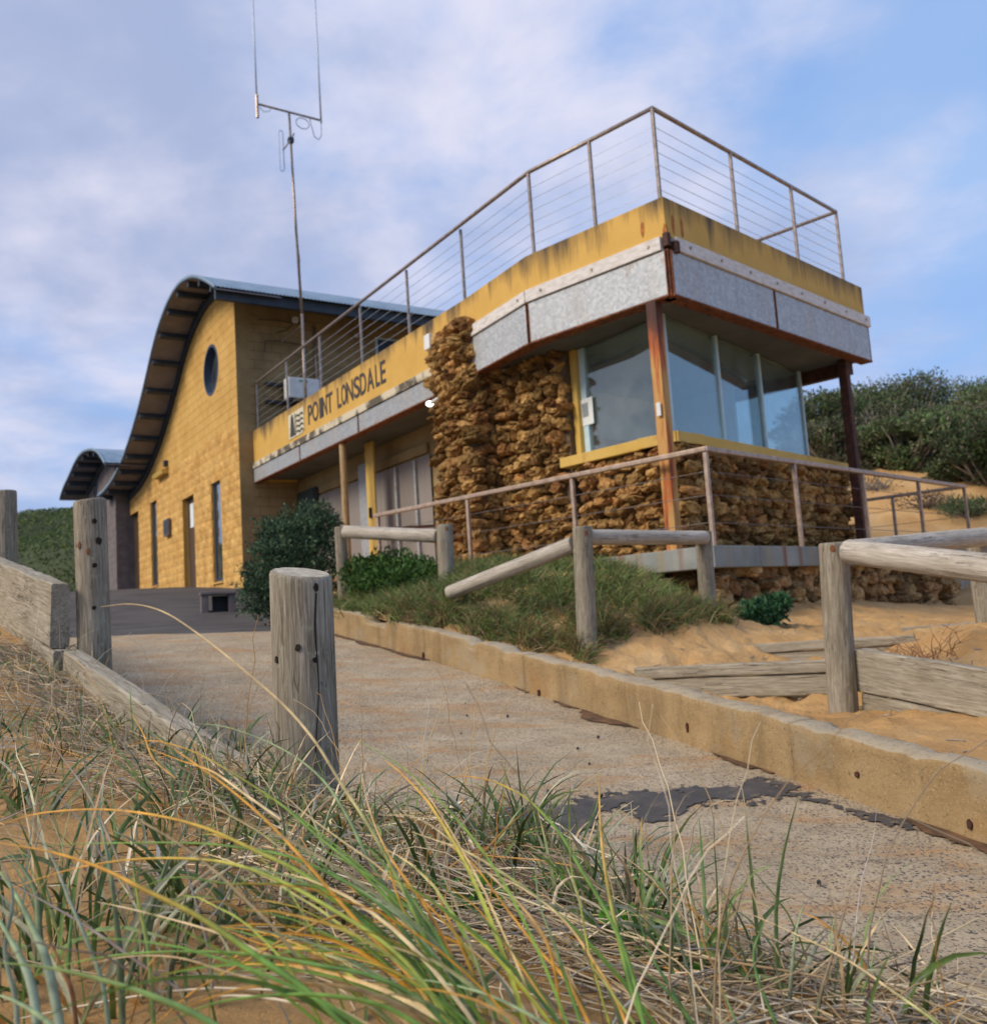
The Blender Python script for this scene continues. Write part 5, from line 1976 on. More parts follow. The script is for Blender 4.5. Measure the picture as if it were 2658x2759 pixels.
# eave beam and gutter along the side wall
mb = MB()
hexas(mb, -1.12, -1.02, 6.70, 6.70, 6.93, 6.93, -9.2, OV - 0.06)
mb.build('eave_beam', M['dark_steel'], rf)
mb = MB()
hexas(mb, -1.02, 0.0, 6.90, 7.24, 6.93, 7.28, -9.2, 0.0)
mb.build('eave_soffit', M['soffit'], rf)
# ================================================================== GREY BUILDING beyond
OG = 0.42
grey = thing('grey_building', 'smaller grey block building with curved roof beyond the yellow gable', 'building', (-13.5, 31, 1.3))


def r4(x, y, o):
    return gsz(x * 450 / 1357, 1150 + y * 450 / 1357, o)


VP = [r4(x, y, OG + 0.8) for x, y in ((484, 585), (510, 500), (560, 390), (610, 280), (660, 210), (720, 182), (775, 192), (815, 235), (848, 292))]
VP.sort()
GC = prof_curve(VP, 50)
mb = MB()
s_r = r4(945, 900, OG)[0]
sE = VP[-1][0] - 0.9
ss = np.linspace(s_r, sE, 40)
for a, b in zip(ss[:-1], ss[1:]):
    hexas(mb, a, b, 0.8, 0.8, float(np.interp(a, GC[:, 0], GC[:, 1])) - 0.1, float(np.interp(b, GC[:, 0], GC[:, 1])) - 0.1, OG - 0.3, OG)
mb.build('gable_wall', M['grey_block'], grey)
MB().wall(Vector(Gw(s_r, 0, OG - 0.3)), Vector(Gw(s_r, 0, OG - 7)), 0.8, float(np.interp(s_r, GC[:, 0], GC[:, 1])) - 0.1, -0.3, -0.0).build('side_wall', M['grey_block'], grey)
MB().wall(Vector(Gw(sE, 0, OG - 7)), Vector(Gw(sE, 0, OG - 0.3)), 0.8, 3.6, -0.3, 0.0).build('side_wall', M['grey_block'], grey)


def Gy(s, z, o=0.0):
    return Gw(s, z, o + OG)


gr = roof_mesh('roof', GC, 0.8, 7.5, M['roof'], grey, W_=Gy, dz=0.012)
band(GC, -0.5, 0.78, -0.055, -0.035, Gy).build('soffit', M['soffit'], gr)
band(GC, 0.77, 0.812, -0.05, 0.035, Gy).build('verge_flashing', M['roof'], gr, smooth=True)
band([p for p in GC if s_r < p[0] < sE], 0.002, 0.06, -0.30, -0.056, Gy).build('barge_rafter', M['dark_steel'], gr, smooth=True)
pp, _ = arc_points(GC, 0.95, 0.3)
for s, z in pp:
    mb = MB()
    hexas(mb, s - 0.05, s + 0.05, z - 0.20, z - 0.20, z - 0.06, z - 0.06, 0.061, 0.74, Gy)
    mb.build('purlin', M['dark_steel'], gr)
q = r4(778, 540, OG)
mb = MB()
hexas(mb, q[0] - 0.28, q[0] + 0.28, q[1] - 0.45, q[1] - 0.45, q[1] + 0.45, q[1] + 0.45, 0.0, 0.03, Gy)
gw_ = mb.build('window', M['blue_frame'], grey)
mb = MB()
hexas(mb, q[0] - 0.2, q[0] + 0.2, q[1] - 0.38, q[1] - 0.38, q[1] + 0.38, q[1] + 0.38, 0.031, 0.036, Gy)
mb.build('pane', M['glass_dark'], gw_)
mb = MB()
z, r = 0.86, 0
while z < 5.2:
    s = s_r + (0 if r % 2 == 0 else -0.2)
    while s < s_r + 4:
        a, b = max(s_r, s), s + 0.4
        if z + 0.2 < float(np.interp((a + b) / 2, GC[:, 0], GC[:, 1])) - 0.12 and not (a < q[0] + 0.4 and b > q[0] - 0.4 and abs(z - q[1]) < 0.6):
            hexas(mb, a + 0.004, b - 0.004, z + 0.004, z + 0.004, z + 0.196, z + 0.196, -0.01, 0.004 + BV.uniform(0, 0.004), Gy)
        s += 0.4
    z += 0.2
    r += 1
mb.build('blocks', M['grey_block'], grey)['kind'] = 'stuff'

# ================================================================== RADIO MAST, AIR CONDITIONER
MO = 1.30                     # the mast stands this far out from the side wall, clear of the eave


def mast_t(u, v):
    p = onpl(u, v, G - dG * MO, GA + 90)
    q = p - (G - dG * MO)
    return q.dot(iG), p.z


MT0, MZ0 = mast_t(553 * K_, 215 * K_)
MSC = (mast_t(611 * K_, 225 * K_)[0] - mast_t(490 * K_, 197 * K_)[0]) / 1.52


def Mw(t, z, o=0.0):
    """mast drawing (t, z as measured on the wall plane) carried out to the mast's own plane"""
    return Sw(MT0 + (t - 1.43) * MSC, MZ0 + (z - 11.80) * MSC, MO + (o - 0.14))


mast = thing('radio_mast', 'tall thin radio mast with crossbar and two whip aerials', 'aerial', Mw(1.5, 4.6, 0.14))
MB().tube([Mw(1.53, 4.3, 0.14), Mw(1.53, 7.0, 0.14)], 0.034, 10).build('pole', M['rail'], mast, smooth=True)
MB().tube([Mw(1.53, 6.95, 0.14), Mw(1.47, 9.3, 0.14), Mw(1.43, 11.80, 0.14)], [0.03, 0.028, 0.025], 10).build('pole', M['rail'], mast, smooth=True)
MB().tube([Mw(1.50, 7.5, 0.175), Mw(1.52, 8.3, 0.17), Mw(1.44, 8.9, 0.18), Mw(1.47, 9.6, 0.17), Mw(1.42, 10.4, 0.175), Mw(1.44, 11.2, 0.17)], 0.008, 6).build('feeder_cable', M['black'], mast)
MB().tube([Mw(0.66, 11.82, 0.14), Mw(2.18, 11.80, 0.14)], 0.024, 8).build('crossbar', M['rail'], mast, smooth=True)
for t, z0 in ((0.655, 11.55), (2.19, 11.7)):
    MB().tube([Mw(t, z0, 0.19), Mw(t - 0.005, 13.4, 0.19), Mw(t - 0.01, 16.4, 0.19)], [0.020, 0.017, 0.012], 8).build('whip_aerial', M['wire'], mast, smooth=True)
MB().tube([Mw(0.655, 11.45, 0.19), Mw(0.655, 12.0, 0.19)], 0.034, 8).build('clamp', M['rail'], mast)


def loop(cs, cz, rs, rz, n=24):
    return [Mw(cs + rs * math.cos(2 * math.pi * i / n), cz + rz * math.sin(2 * math.pi * i / n), 0.16) for i in range(n + 1)]


MB().tube([Mw(2.19, 11.72, 0.19), Mw(2.185, 11.40, 0.18), Mw(2.12, 11.28, 0.17), Mw(2.02, 11.34, 0.16), Mw(1.96, 11.6, 0.15), Mw(1.93, 11.76, 0.15)], 0.011, 6).build('cable_loop', M['wire'], mast, smooth=True)
MB().tube(loop(1.74, 11.60, 0.16, 0.13), 0.011, 6).build('cable_loop', M['wire'], mast, smooth=True)
MB().tube([Mw(0.72, 11.75, 0.15), Mw(0.82, 11.66, 0.15), Mw(0.95, 11.70, 0.15), Mw(1.0, 11.79, 0.15)], 0.008, 6).build('cable_loop', M['wire'], mast)
dpl = []
for i in range(25):
    a = math.pi * i / 12
    dpl.append(Mw(1.08 + 0.05 * math.cos(a), 10.63 + (0.43 if math.sin(a) > 0 else -0.43) + 0.05 * math.sin(a), 0.45))
MB().tube(dpl, 0.010, 6).build('folded_dipole', M['wire'], mast, smooth=True)
MB().tube([Mw(1.12, 10.66, 0.45), Mw(1.45, 11.14, 0.14), Mw(1.56, 11.36, 0.06)], 0.018, 8).build('dipole_arm', M['rail'], mast, smooth=True)
MB().box(Mw(1.44, 11.12, 0.14), (0.12, 0.12, 0.10), 0.5).build('clamp', M['dark_steel'], mast, bevel=0.01)
for z in (6.80,):
    MB().tube([Sw(MT0 + 0.10 * MSC, 6.3, 0.0), Sw(MT0 + 0.10 * MSC, 6.3, MO)], 0.022, 8).build('wall_bracket', M['rail'], mast)

ac = thing('air_conditioner', 'white air conditioner box bracketed to the side wall of the yellow block building', 'air conditioner', Sw(1.3, 4.95, 0.3))
sbox('casing', M['white'], ac, 0.98, 1.70, 4.97, 5.43, 0.14, 0.44, 0.03)
g_ = sbox('badge', M['green'], ac, 1.22, 1.42, 5.33, 5.37, 0.441, 0.445)
for t in (1.05, 1.55):
    sbox('bracket', M['black'], ac, t - 0.025, t + 0.025, 4.915, 4.965, 0.0, 0.46)
sbox('rail', M['black'], ac, 0.60, 1.70, 5.30, 5.36, 0.005, 0.10)
sbox('rail', M['black'], ac, 0.60, 1.70, 4.90, 4.965, 0.005, 0.12)

# ================================================================== BENCH
bq = on_road(413 * K_, 1172 * K_)
bz = float(bq[2])
bench = thing('concrete_bench', 'small grey concrete block bench on the asphalt in front of the yellow gable', 'bench', (bq[0], bq[1], bz))
ba = math.radians(20)
bc, bs_ = math.cos(ba), math.sin(ba)
bw = 66 / 1776 * bq[1] * 1.0
bh = 40 / 1776 * bq[1]
for k in (-1, 1):
    MB().box((bq[0] + k * bw * 0.38 * bc, bq[1] + 0.12 + k * bw * 0.38 * bs_, bz + bh * 0.40), (bw * 0.20, 0.34, bh * 0.86), ba).build('leg', M['grey_block'], bench, bevel=0.01)
MB().box((bq[0], bq[1] + 0.12, bz + bh * 0.92), (bw, 0.40, bh * 0.16), ba).build('seat', M['grey_block'], bench, bevel=0.012)
MB().box((bq[0] + 0.03, bq[1] + 0.22, bz + bh * 0.40), (bw * 0.55, 0.05, bh * 0.8), ba).build('back_panel', M['black'], bench)

# ================================================================== TIMBER FENCES
fp = thing('timber_post', 'short weathered round post in the foreground beside the concrete ramp', 'post', (-0.55, 2.55, -0.75))
log('post', (-0.548, 2.55, -0.95), (-0.540, 2.555, 0.160), 0.0865, 0.0845, M['wood'], fp, 11, 72, 70, 0.25, 5, 0.018, (0, 1, 0), 2.3)


def face_pt(u, v, c, r):
    """point where the view through (u,v) meets an upright post at plan point c"""
    d = ray(u * K_, v * K_)
    a = d[0] ** 2 + d[1] ** 2
    b = -2 * (d[0] * c[0] + d[1] * c[1])
    cc = c[0] ** 2 + c[1] ** 2 - r * r
    ds = max(b * b - 4 * a * cc, 0)
    k = (-b - math.sqrt(ds)) / (2 * a)
    p = Vector(d * k)
    return p, Vector((p.x - c[0], p.y - c[1], 0)).normalized()


for i, (u, v, r_, sy) in enumerate(((604, 1124, 0.008, 1.5), (603, 1263, 0.008, 1.1), (570, 1240, 0.008, 1.2), (607, 1249, 0.007, 0.9), (529, 1263, 0.006, 1.8))):
    p, n = face_pt(u, v, (-0.544, 2.553), 0.085)
    disc_on('bolt_hole_disc', p, n, r_, M['hole'] if i != 3 else M['endgrain'], fp, 0.0025, sy, i + 3)
# raised dark bead painted as the shade inside a split below the bolt hole
pts = []
for v in np.linspace(1135, 1440, 22):
    p, n = face_pt(605 + 3 * math.sin(v / 40) + (v - 1135) * 0.006, v, (-0.544, 2.553), 0.0850)
    pts.append(p + n * 0.0004)
MB().tube(pts, [0.0028 * (0.5 + 0.5 * math.sin(math.pi * min(1, i / 14 + 0.2))) + 0.0006 for i in range(22)], 6).build('painted_split', M['hole'], fp)

# left fence: two posts and retaining boards
lf_ = thing('sleeper_fence', 'weathered post and sleeper fence holding the sand bank left of the ramp', 'fence', (-1.9, 4.36, -0.4))
LPc = (LP[0] + 0.01, LP[1])
log('post', (LPc[0] + 0.02, LPc[1] + 0.06, -0.75), (LPc[0], LPc[1] + 0.06, 0.69), 0.0765, 0.0745, M['wood'], lf_, 21, 44, 50, 0.1, 4, 0.02, (0, 1, 0))
for i, (u, v, r_, c_) in enumerate(((181, 997, 0.012, 'hole'), (189, 1035, 0.016, 'hole'), (181, 1082, 0.012, 'hole'), (180, 1163, 0.010, 'hole'), (152, 1044, 0.009, 'rust'), (168, 1056, 0.007, 'rust'))):
    p, n = face_pt(u, v, (LPc[0] + 0.005, LPc[1] + 0.06), 0.0755)
    disc_on('bolt_hole_disc' if c_ == 'hole' else 'rust_stain', p, n, r_, M['hole'] if c_ == 'hole' else M['rust'], lf_, 0.003, 1.1 if c_ == 'hole' else 2.2, i + 9)
LL = LP - LD * 1.98
llp = at(0, 937 * K_, LL[1])
log('post', (LL[0] - 0.015, LL[1] + 0.05, -0.3), (LL[0] - 0.03, LL[1] + 0.05, 1.03), 0.075, 0.074, M['wood'], lf_, 23, 28, 30, 0.05, 3, 0.02, (0, 1, 0))
LN3 = Vector((LN[0], LN[1], 0))


def lfp(s, off):
    """plan point along the left fence line, s metres from the left post towards the camera"""
    return Vector((LP[0] + LD[0] * s - LN[0] * off, LP[1] + LD[1] * s - LN[1] * off, 0))


def bd(s0, s1, z0, z1, h, off, t, seed):
    a, b = lfp(s0, off), lfp(s1, off)
    return board('board', (a.x, a.y, z0 - h / 2), (b.x, b.y, z1 - h / 2), h, t, M['wood_x'], lf_, seed)


bd(-4.2, -0.02, 0.97, 0.290, 0.30, 0.10, 0.085, 1)
bd(-4.2, 0.0, 0.665, -0.018, 0.24, 0.098, 0.08, 2)
bd(0.02, 2.3, -0.020, -0.415, 0.26, 0.06, 0.08, 3)
bd(-0.1, 2.3, -0.29, -0.69, 0.26, 0.05, 0.075, 4)

# log fence between kerb and lookout
lg = thing('log_fence', 'grey log fence with one log fallen into the grass in front of the stone lookout', 'fence', (0.65, 7.0, -0.3))
log('post', (0.625, 7.02, -0.6), (0.665, 7.02, 0.645), 0.077, 0.075, M['wood'], lg, 31, 30, 34, 0.05, 4, 0.025, (0, 1, 0))
log('post', (1.775, 8.02, -0.5), (1.80, 8.02, 0.625), 0.073, 0.071, M['wood'], lg, 32, 28, 30, 0.05, 3, 0.025, (0, 1, 0))
log('rail', (0.70, 7.09, 0.565), (1.80, 7.97, 0.565), 0.062, 0.060, M['wood_pale'], lg, 33, 28, 34, 0, 3, 0.03)
fa, fb_ = dat(1096, 1033, 7.06), dat(858, 1122, 7.75)
log('rail', (fa.x, fa.y, fa.z - 0.035), (fb_.x, fb_.y, fb_.z - 0.06), 0.064, 0.060, M['wood_pale'], lg, 34, 28, 34, 0, 3, 0.03)
disc_on('bolt', face_pt(1121, 1020, (0.66, 7.02), 0.076)[0], face_pt(1121, 1020, (0.66, 7.02), 0.076)[1], 0.012, M['rust'], lg, 0.004, 1.8, 2)

lg2 = thing('log_fence', 'short grey log barrier between two posts in front of the roller doors', 'fence', (-1.0, 9.1, 0.4))
log('post', (-1.575, 9.5, 0.1), (-1.585, 9.5, 1.035), 0.062, 0.060, M['wood'], lg2, 41, 24, 26, 0.05, 3, 0.025, (0, 1, 0))
log('post', (-0.485, 8.72, 0.0), (-0.470, 8.72, 0.905), 0.078, 0.076, M['wood'], lg2, 42, 26, 28, 0.05, 3, 0.025, (0, 1, 0))
qa, qb = dat(660, 1018, 9.36), dat(838, 1026, 8.78)
log('rail', qa, qb, 0.066, 0.066, M['wood_pale'], lg2, 43, 28, 30, 0, 3, 0.03)
disc_on('bolt', face_pt(855, 1012, (-0.475, 8.72), 0.077)[0], face_pt(855, 1012, (-0.475, 8.72), 0.077)[1], 0.010, M['rust'], lg2, 0.004, 2.5, 4)

lg3 = thing('log_fence', 'log and sleeper fence with thick silvery rails at the right edge over the sand', 'fence', (1.83, 5.1, -0.6))
log('post', (1.800, 5.12, -1.0), (1.858, 5.12, 0.290), 0.079, 0.077, M['wood'], lg3, 51, 44, 46, 0.06, 4, 0.022, (0, 1, 0))
log('rail', (1.90, 5.02, 0.232), (2.42, 3.35, -0.065), 0.066, 0.068, M['wood_pale'], lg3, 52, 36, 40, 0, 4, 0.03)
P6 = dat(1878, 1080, 6.55)
log('post', (P6.x + 0.0, 6.55, -0.7), (P6.x - 0.01, 6.55, 0.375), 0.080, 0.078, M['wood'], lg3, 53, 28, 30, 0.05, 3, 0.022, (0, 1, 0))
ra, rb = dat(1625, 1047, 5.2), dat(1884, 1027, 6.42)
log('rail', (ra.x, ra.y, ra.z - 0.02), (rb.x, rb.y, rb.z), 0.060, 0.066, M['wood_pale'], lg3, 54, 32, 36, 0, 3, 0.03)
disc_on('rust_stain', face_pt(1592, 1050, (1.856, 5.12), 0.078)[0], face_pt(1592, 1050, (1.856, 5.12), 0.078)[1], 0.014, M['rust'], lg3, 0.003, 1.6, 7)
for (z0, z1, h, off, sd_) in ((-0.295, -0.42, 0.225, 0.0, 61), (-0.53, -0.655, 0.13, 0.012, 62), (-0.67, -0.795, 0.16, 0.02, 63)):
    a, b = Vector((1.93 + off, 5.10, z0 - h / 2)), Vector((2.47 + off, 3.3, z1 - h / 2 - 0.04))
    board('board', a, b, h, 0.07, M['wood_x'], lg3, sd_)

# sand steps
for i, (p0, p1, zt, hs, lab) in enumerate((((0.90, 6.42), (2.12, 5.62), -0.40, (0.075, 0.13), 'weathered timber step on the sand path beside the nearest right post'),
                                          ((1.86, 7.28), (2.95, 6.72), -0.335, (0.065, 0.12), 'upper timber step on the sand path below the stone wall'),
                                          ((3.3, 7.75), (4.4, 7.3), -0.30, (0.06, 0.12), 'short timber edging at the right edge below the grey hatch'))):
    st_ = thing('timber_step', lab, 'step', (p0[0], p0[1], zt), 'timber steps up the sand path')
    z = zt
    for k, h in enumerate(hs):
        board('board', (p0[0], p0[1] + 0.02 * k, z - h / 2), (p1[0], p1[1] + 0.02 * k, z - h / 2 + 0.02), h, 0.075, M['wood_x'], st_, 70 + i * 5 + k)
        z -= h + 0.006

# ================================================================== SHRUBS AND TREES
def leaves(name, lobes, n, size, cols, parent=None, shell=0.55, asp=0.45, flat=0.0):
    """many small folded leaves through the volume of the lobes"""
    vol = np.array([l[1][0] * l[1][1] * l[1][2] for l in lobes]) ** 0.7
    k = nrng.choice(len(lobes), n, p=vol / vol.sum())
    C = np.array([l[0] for l in lobes], float)[k]
    Rr = np.array([l[1] for l in lobes], float)[k]
    d = nrng.normal(size=(n, 3))
    d /= np.linalg.norm(d, axis=1)[:, None]
    rad = shell + (1.08 - shell) * nrng.random(n) ** 0.6
    # lumpy outline: leaves gather on sprays
    lump = 1 + 0.28 * np.sin(d[:, 0] * 7 + k * 1.7) * np.sin(d[:, 1] * 6 + k) + 0.18 * np.sin(d[:, 2] * 11 + k * 2.3)
    P = C + d * Rr * (rad * lump)[:, None]
    a = d * 0.9 + nrng.normal(size=(n, 3)) * 0.7 + np.array([0, 0, 0.45])
    a /= np.linalg.norm(a, axis=1)[:, None]
    b = np.cross(a, nrng.normal(size=(n, 3)))
    b /= np.linalg.norm(b, axis=1)[:, None] + 1e-9
    L = size * nrng.uniform(0.6, 1.4, n)[:, None]
    c_ = np.cross(a, b)
    V = np.stack([P, P + a * L * 0.5 + b * L * asp * 0.5 + c_ * L * 0.06, P + a * L, P + a * L * 0.5 - b * L * asp * 0.5 + c_ * L * 0.06], 1).reshape(-1, 3)
    F = np.arange(4 * n).reshape(n, 4)
    cols = np.array(cols, float)
    lobec = nrng.uniform(0.75, 1.25, len(lobes))[k]
    t = nrng.random(n)
    ci = cols[nrng.integers(0, len(cols), n)]
    cc = ci * (lobec * nrng.uniform(0.7, 1.35, n))[:, None]
    o = arrmesh(name, V, F, M['leaf'], parent, smooth=False, cols=np.repeat(cc, 4, axis=0))
    return o


def branches(name, base, lobes, parent, r=0.05, per=2, seed=0, over=1.0):
    rg = random.Random(seed)
    mb = MB()
    for C, Rr in lobes:
        for _ in range(per):
            e = Vector(C) + Vector((rg.uniform(-1, 1) * Rr[0], rg.uniform(-1, 1) * Rr[1], rg.uniform(-0.2, 1.0) * Rr[2])) * over
            b = Vector(base) + Vector((rg.uniform(-0.2, 0.2), rg.uniform(-0.2, 0.2), 0)) * (Rr[0] * 0.8)
            m1 = b.lerp(e, 0.4) + Vector((rg.uniform(-1, 1), rg.uniform(-1, 1), rg.uniform(-0.2, 0.7))) * Rr[0] * 0.22
            m2 = b.lerp(e, 0.75) + Vector((rg.uniform(-1, 1), rg.uniform(-1, 1), rg.uniform(-0.2, 0.5))) * Rr[0] * 0.2
            mb.tube([b, m1, m2, e], [r, r * 0.75, r * 0.45, r * 0.15], 5)
    return mb.build(name, M['bark'], parent, smooth=True)


DG = [(0.036, 0.080, 0.040), (0.060, 0.112, 0.056), (0.100, 0.155, 0.080), (0.026, 0.056, 0.032)]
bush_c = dat(556, 1085, 11.0)
bx, by = bush_c.x, 11.0
bg0 = 0.16
bush = thing('coastal_shrub', 'dense dark green shrub at the corner of the yellow building behind the foreground post', 'shrub', (bx, by, bg0))
lob = []
rg = random.Random(4)
for (u, v, ru, rv, y) in ((520, 1100, 48, 62, 10.7), (560, 1040, 60, 55, 11.0), (600, 1010, 45, 42, 11.2), (618, 1085, 42, 70, 11.0), (500, 1140, 40, 38, 10.5), (555, 1135, 58, 45, 10.6), (535, 1030, 40, 40, 11.2), (622, 1000, 24, 24, 11.2), (575, 1095, 55, 55, 10.7)):
    c_ = dat(u, v, y)
    lob.append(((c_.x, y, c_.z), (ru / 1776 * y, ru / 1776 * y * 1.1, rv / 1776 * y)))
leaves('crown', lob, 19000, 0.050, DG, bush, 0.5, 0.42)
branches('trunk', (bx, by, bg0 - 0.1), lob, bush, 0.03, 2, 3, 0.8)

# scrub trees on the rise behind the lookout
TG = [(0.050, 0.095, 0.030), (0.078, 0.130, 0.042), (0.105, 0.150, 0.060), (0.055, 0.085, 0.045), (0.14, 0.15, 0.085), (0.12, 0.105, 0.072)]
trees = [(1560, 752, 24.0, 70, 'olive-green scrub tree right behind the far end of the lookout glass', 0),
         (1640, 748, 26.0, 90, 'scrub tree with low rounded top behind the dark right-hand steel post', 0),
         (1740, 722, 27.0, 95, 'tallest scrub tree on the rise, its crown bulging above the others', 0),
         (1850, 734, 27.5, 95, 'scrub tree at the right end of the ridge line', 0),
         (1935, 736, 25.0, 90, 'scrub tree cut off by the right edge on the ridge', 0),
         (1690, 800, 22.5, 70, 'sparse grey-twigged scrub bush in front of the taller trees', 1),
         (1775, 790, 22.0, 75, 'twiggy bush with bare pale branches below the tallest tree', 1),
         (1735, 830, 20.5, 62, 'dark low bush hanging over the top of the sand slope', 0),
         (1885, 845, 18.5, 66, 'dark dense bush at the right edge beside the end of the deck rail', 0),
         (1595, 815, 21.5, 60, 'shaded bush between lookout glass and dark steel post', 1),
         (1830, 800, 21.0, 60, 'mid-green bush on the slope left of the dense bush at the edge', 0),
         (1640, 850, 21.5, 55, 'low brushy bush at the top edge of bare sand', 1)]
for i, (u, v, y, wpx, lab, sparse) in enumerate(trees):
    tpt = dat(u, v, y)
    gz_ = float(duneZ(tpt.x, y))
    w_ = wpx / 1776 * y * 1.28
    h_ = max(1.2, tpt.z - gz_)
    t = thing('scrub_tree' if h_ > 2.3 else 'scrub_bush', lab, 'tree' if h_ > 2.3 else 'bush', (tpt.x, y, gz_), 'scrub on the rise behind the lookout')
    rg = random.Random(100 + i)
    lob = []
    for k in range(22):
        a = rg.uniform(0, 6.28)
        q = rg.uniform(0.15, 1.0) * w_
        hh = rg.uniform(0.04, 0.92)
        rr = w_ * rg.uniform(0.22, 0.42)
        lob.append(((tpt.x + q * math.cos(a), y + q * math.sin(a) * 0.8, gz_ + h_ * hh - rr * 0.3), (rr, rr, rr * rg.uniform(0.45, 0.75))))
    lob.append(((tpt.x, y, tpt.z - 0.45), (w_ * 0.5, w_ * 0.5, 0.45)))
    cols = [tuple(c * (1.0 + 0.25 * math.sin(i * 2.1)) for c in q) for q in (TG + ([(0.12, 0.095, 0.07), (0.10, 0.085, 0.06), (0.14, 0.12, 0.09)] if sparse else []))]
    leaves('crown', lob, 10000 if sparse else 20000, 0.080, cols, t, 0.45, 0.5)
    branches('trunk', (tpt.x, y, gz_ - 0.2), lob, t, 0.036 if not sparse else 0.030, 4 if not sparse else 14, 200 + i, 1.0 if not sparse else 1.2)

# scrub covering the hill at the left, one rolling mass
hx, hy, hz = HILL
n = 160000
iu = nrng.uniform(28, 56, n)
iv = nrng.uniform(1.5, hx.shape[1] * 0.5, n)
a, b = iu.astype(int), iv.astype(int)
P = np.stack([hx[a, b] + (iu - a) * (hx[1, 0] - hx[0, 0]), hy[a, b] + (iv - b) * (hy[0, 1] - hy[0, 0]), hz[a, b] * 1.0], 1)
fu, fv = iu - a, iv - b
P[:, 2] = hz[a, b] * (1 - fu) * (1 - fv) + hz[a + 1, b] * fu * (1 - fv) + hz[a, b + 1] * (1 - fu) * fv + hz[a + 1, b + 1] * fu * fv
patch = fbm(P[:, 0] * 0.35, P[:, 1] * 0.35, 4, 5)
P[:, 2] += np.clip(patch + 0.3, 0, 1) * 0.55 * nrng.random(n) ** 0.5
d = nrng.normal(size=(n, 3)) + np.array([0, 0, 0.7])
d /= np.linalg.norm(d, axis=1)[:, None]
b_ = np.cross(d, nrng.normal(size=(n, 3)))
b_ /= np.linalg.norm(b_, axis=1)[:, None]
L = nrng.uniform(0.06, 0.18, n)[:, None]
V = np.stack([P, P + d * L * 0.5 + b_ * L * 0.3, P + d * L, P + d * L * 0.5 - b_ * L * 0.3], 1).reshape(-1, 3)
cA = np.array([(0.085, 0.115, 0.036), (0.115, 0.165, 0.042), (0.060, 0.085, 0.038), (0.16, 0.20, 0.05)])
kk = np.clip(((patch + 0.5) * 4 + nrng.normal(size=n) * 0.6).astype(int), 0, 3)
cc = cA[kk] * nrng.uniform(0.7, 1.3, n)[:, None]
arrmesh('hill_scrub', V, np.arange(4 * n).reshape(n, 4), M['leaf'], None, False, np.repeat(cc, 4, axis=0))['kind'] = 'stuff'

# leafy ground cover behind the log barrier and at the foot of the low wall
GG = [(0.06, 0.135, 0.028), (0.085, 0.175, 0.035), (0.045, 0.10, 0.028)]
lob = []
for (u, v, y, r_) in ((690, 1095, 9.45, 0.16), (725, 1085, 9.4, 0.17), (760, 1088, 9.3, 0.17), (795, 1090, 9.1, 0.16), (820, 1100, 8.9, 0.12), (705, 1110, 9.2, 0.14), (775, 1108, 8.9, 0.14), (740, 1105, 9.1, 0.15)):
    c_ = dat(u, v, y)
    lob.append(((c_.x, y, c_.z - 0.03), (r_ * 1.25, r_ * 1.2, r_)))
gp = thing('leafy_plant', 'bright green leafy plants under the short log barrier', 'plant', (lob[2][0][0], 9.2, 0.35))
leaves('foliage', lob, 7000, 0.048, GG, gp, 0.3, 0.5)
branches('stem', (lob[2][0][0], 9.2, 0.25), lob, gp, 0.008, 2, 7, 0.7)
lob = []
for (u, v, y, r_) in ((1445, 1178, 8.55, 0.13), (1475, 1165, 8.6, 0.12), (1462, 1185, 8.45, 0.13), (1490, 1152, 8.6, 0.08), (1430, 1190, 8.5, 0.10)):
    c_ = dat(u, v, y)
    lob.append(((c_.x, y, c_.z), (r_ * 1.1, r_, r_ * 0.95)))
gp = thing('leafy_plant', 'small dark green plant growing against the low stone wall', 'plant', (lob[0][0][0], 8.5, -0.3))
leaves('foliage', lob, 2600, 0.055, [(0.02, 0.07, 0.03), (0.035, 0.10, 0.04), (0.05, 0.13, 0.05)], gp, 0.3, 0.5)
branches('stem', (lob[0][0][0], 8.5, -0.35), lob, gp, 0.006, 2, 9, 0.7)
# dry twiggy plant on the mound at the right
mp_ = dat(1730, 1215, 5.9)
tw = thing('dry_bush', 'small reddish dry twiggy bush on the sand mound at the right', 'bush', (mp_.x, 5.9, mp_.z))
rg = random.Random(8)
mb = MB()
for i in range(110):
    b = Vector((mp_.x + rg.gauss(0, 0.13), 5.9 + rg.gauss(0, 0.15), 0))
    b.z = float(duneZ(b.x, b.y)) - 0.01
    e = b + Vector((rg.gauss(0, 0.09), rg.gauss(0, 0.09), rg.uniform(0.04, 0.17)))
    mb.tube([b, b.lerp(e, 0.5) + Vector((rg.gauss(0, 0.02), rg.gauss(0, 0.02), 0.02)), e], [0.0028, 0.002, 0.001], 4)
tw_o = mb.build('twigs', simple('red_twigs', (0.13, 0.055, 0.03), (0.25, 0.13, 0.07), 20, 0.9, 0), tw)
tw_o['kind'] = 'stuff'


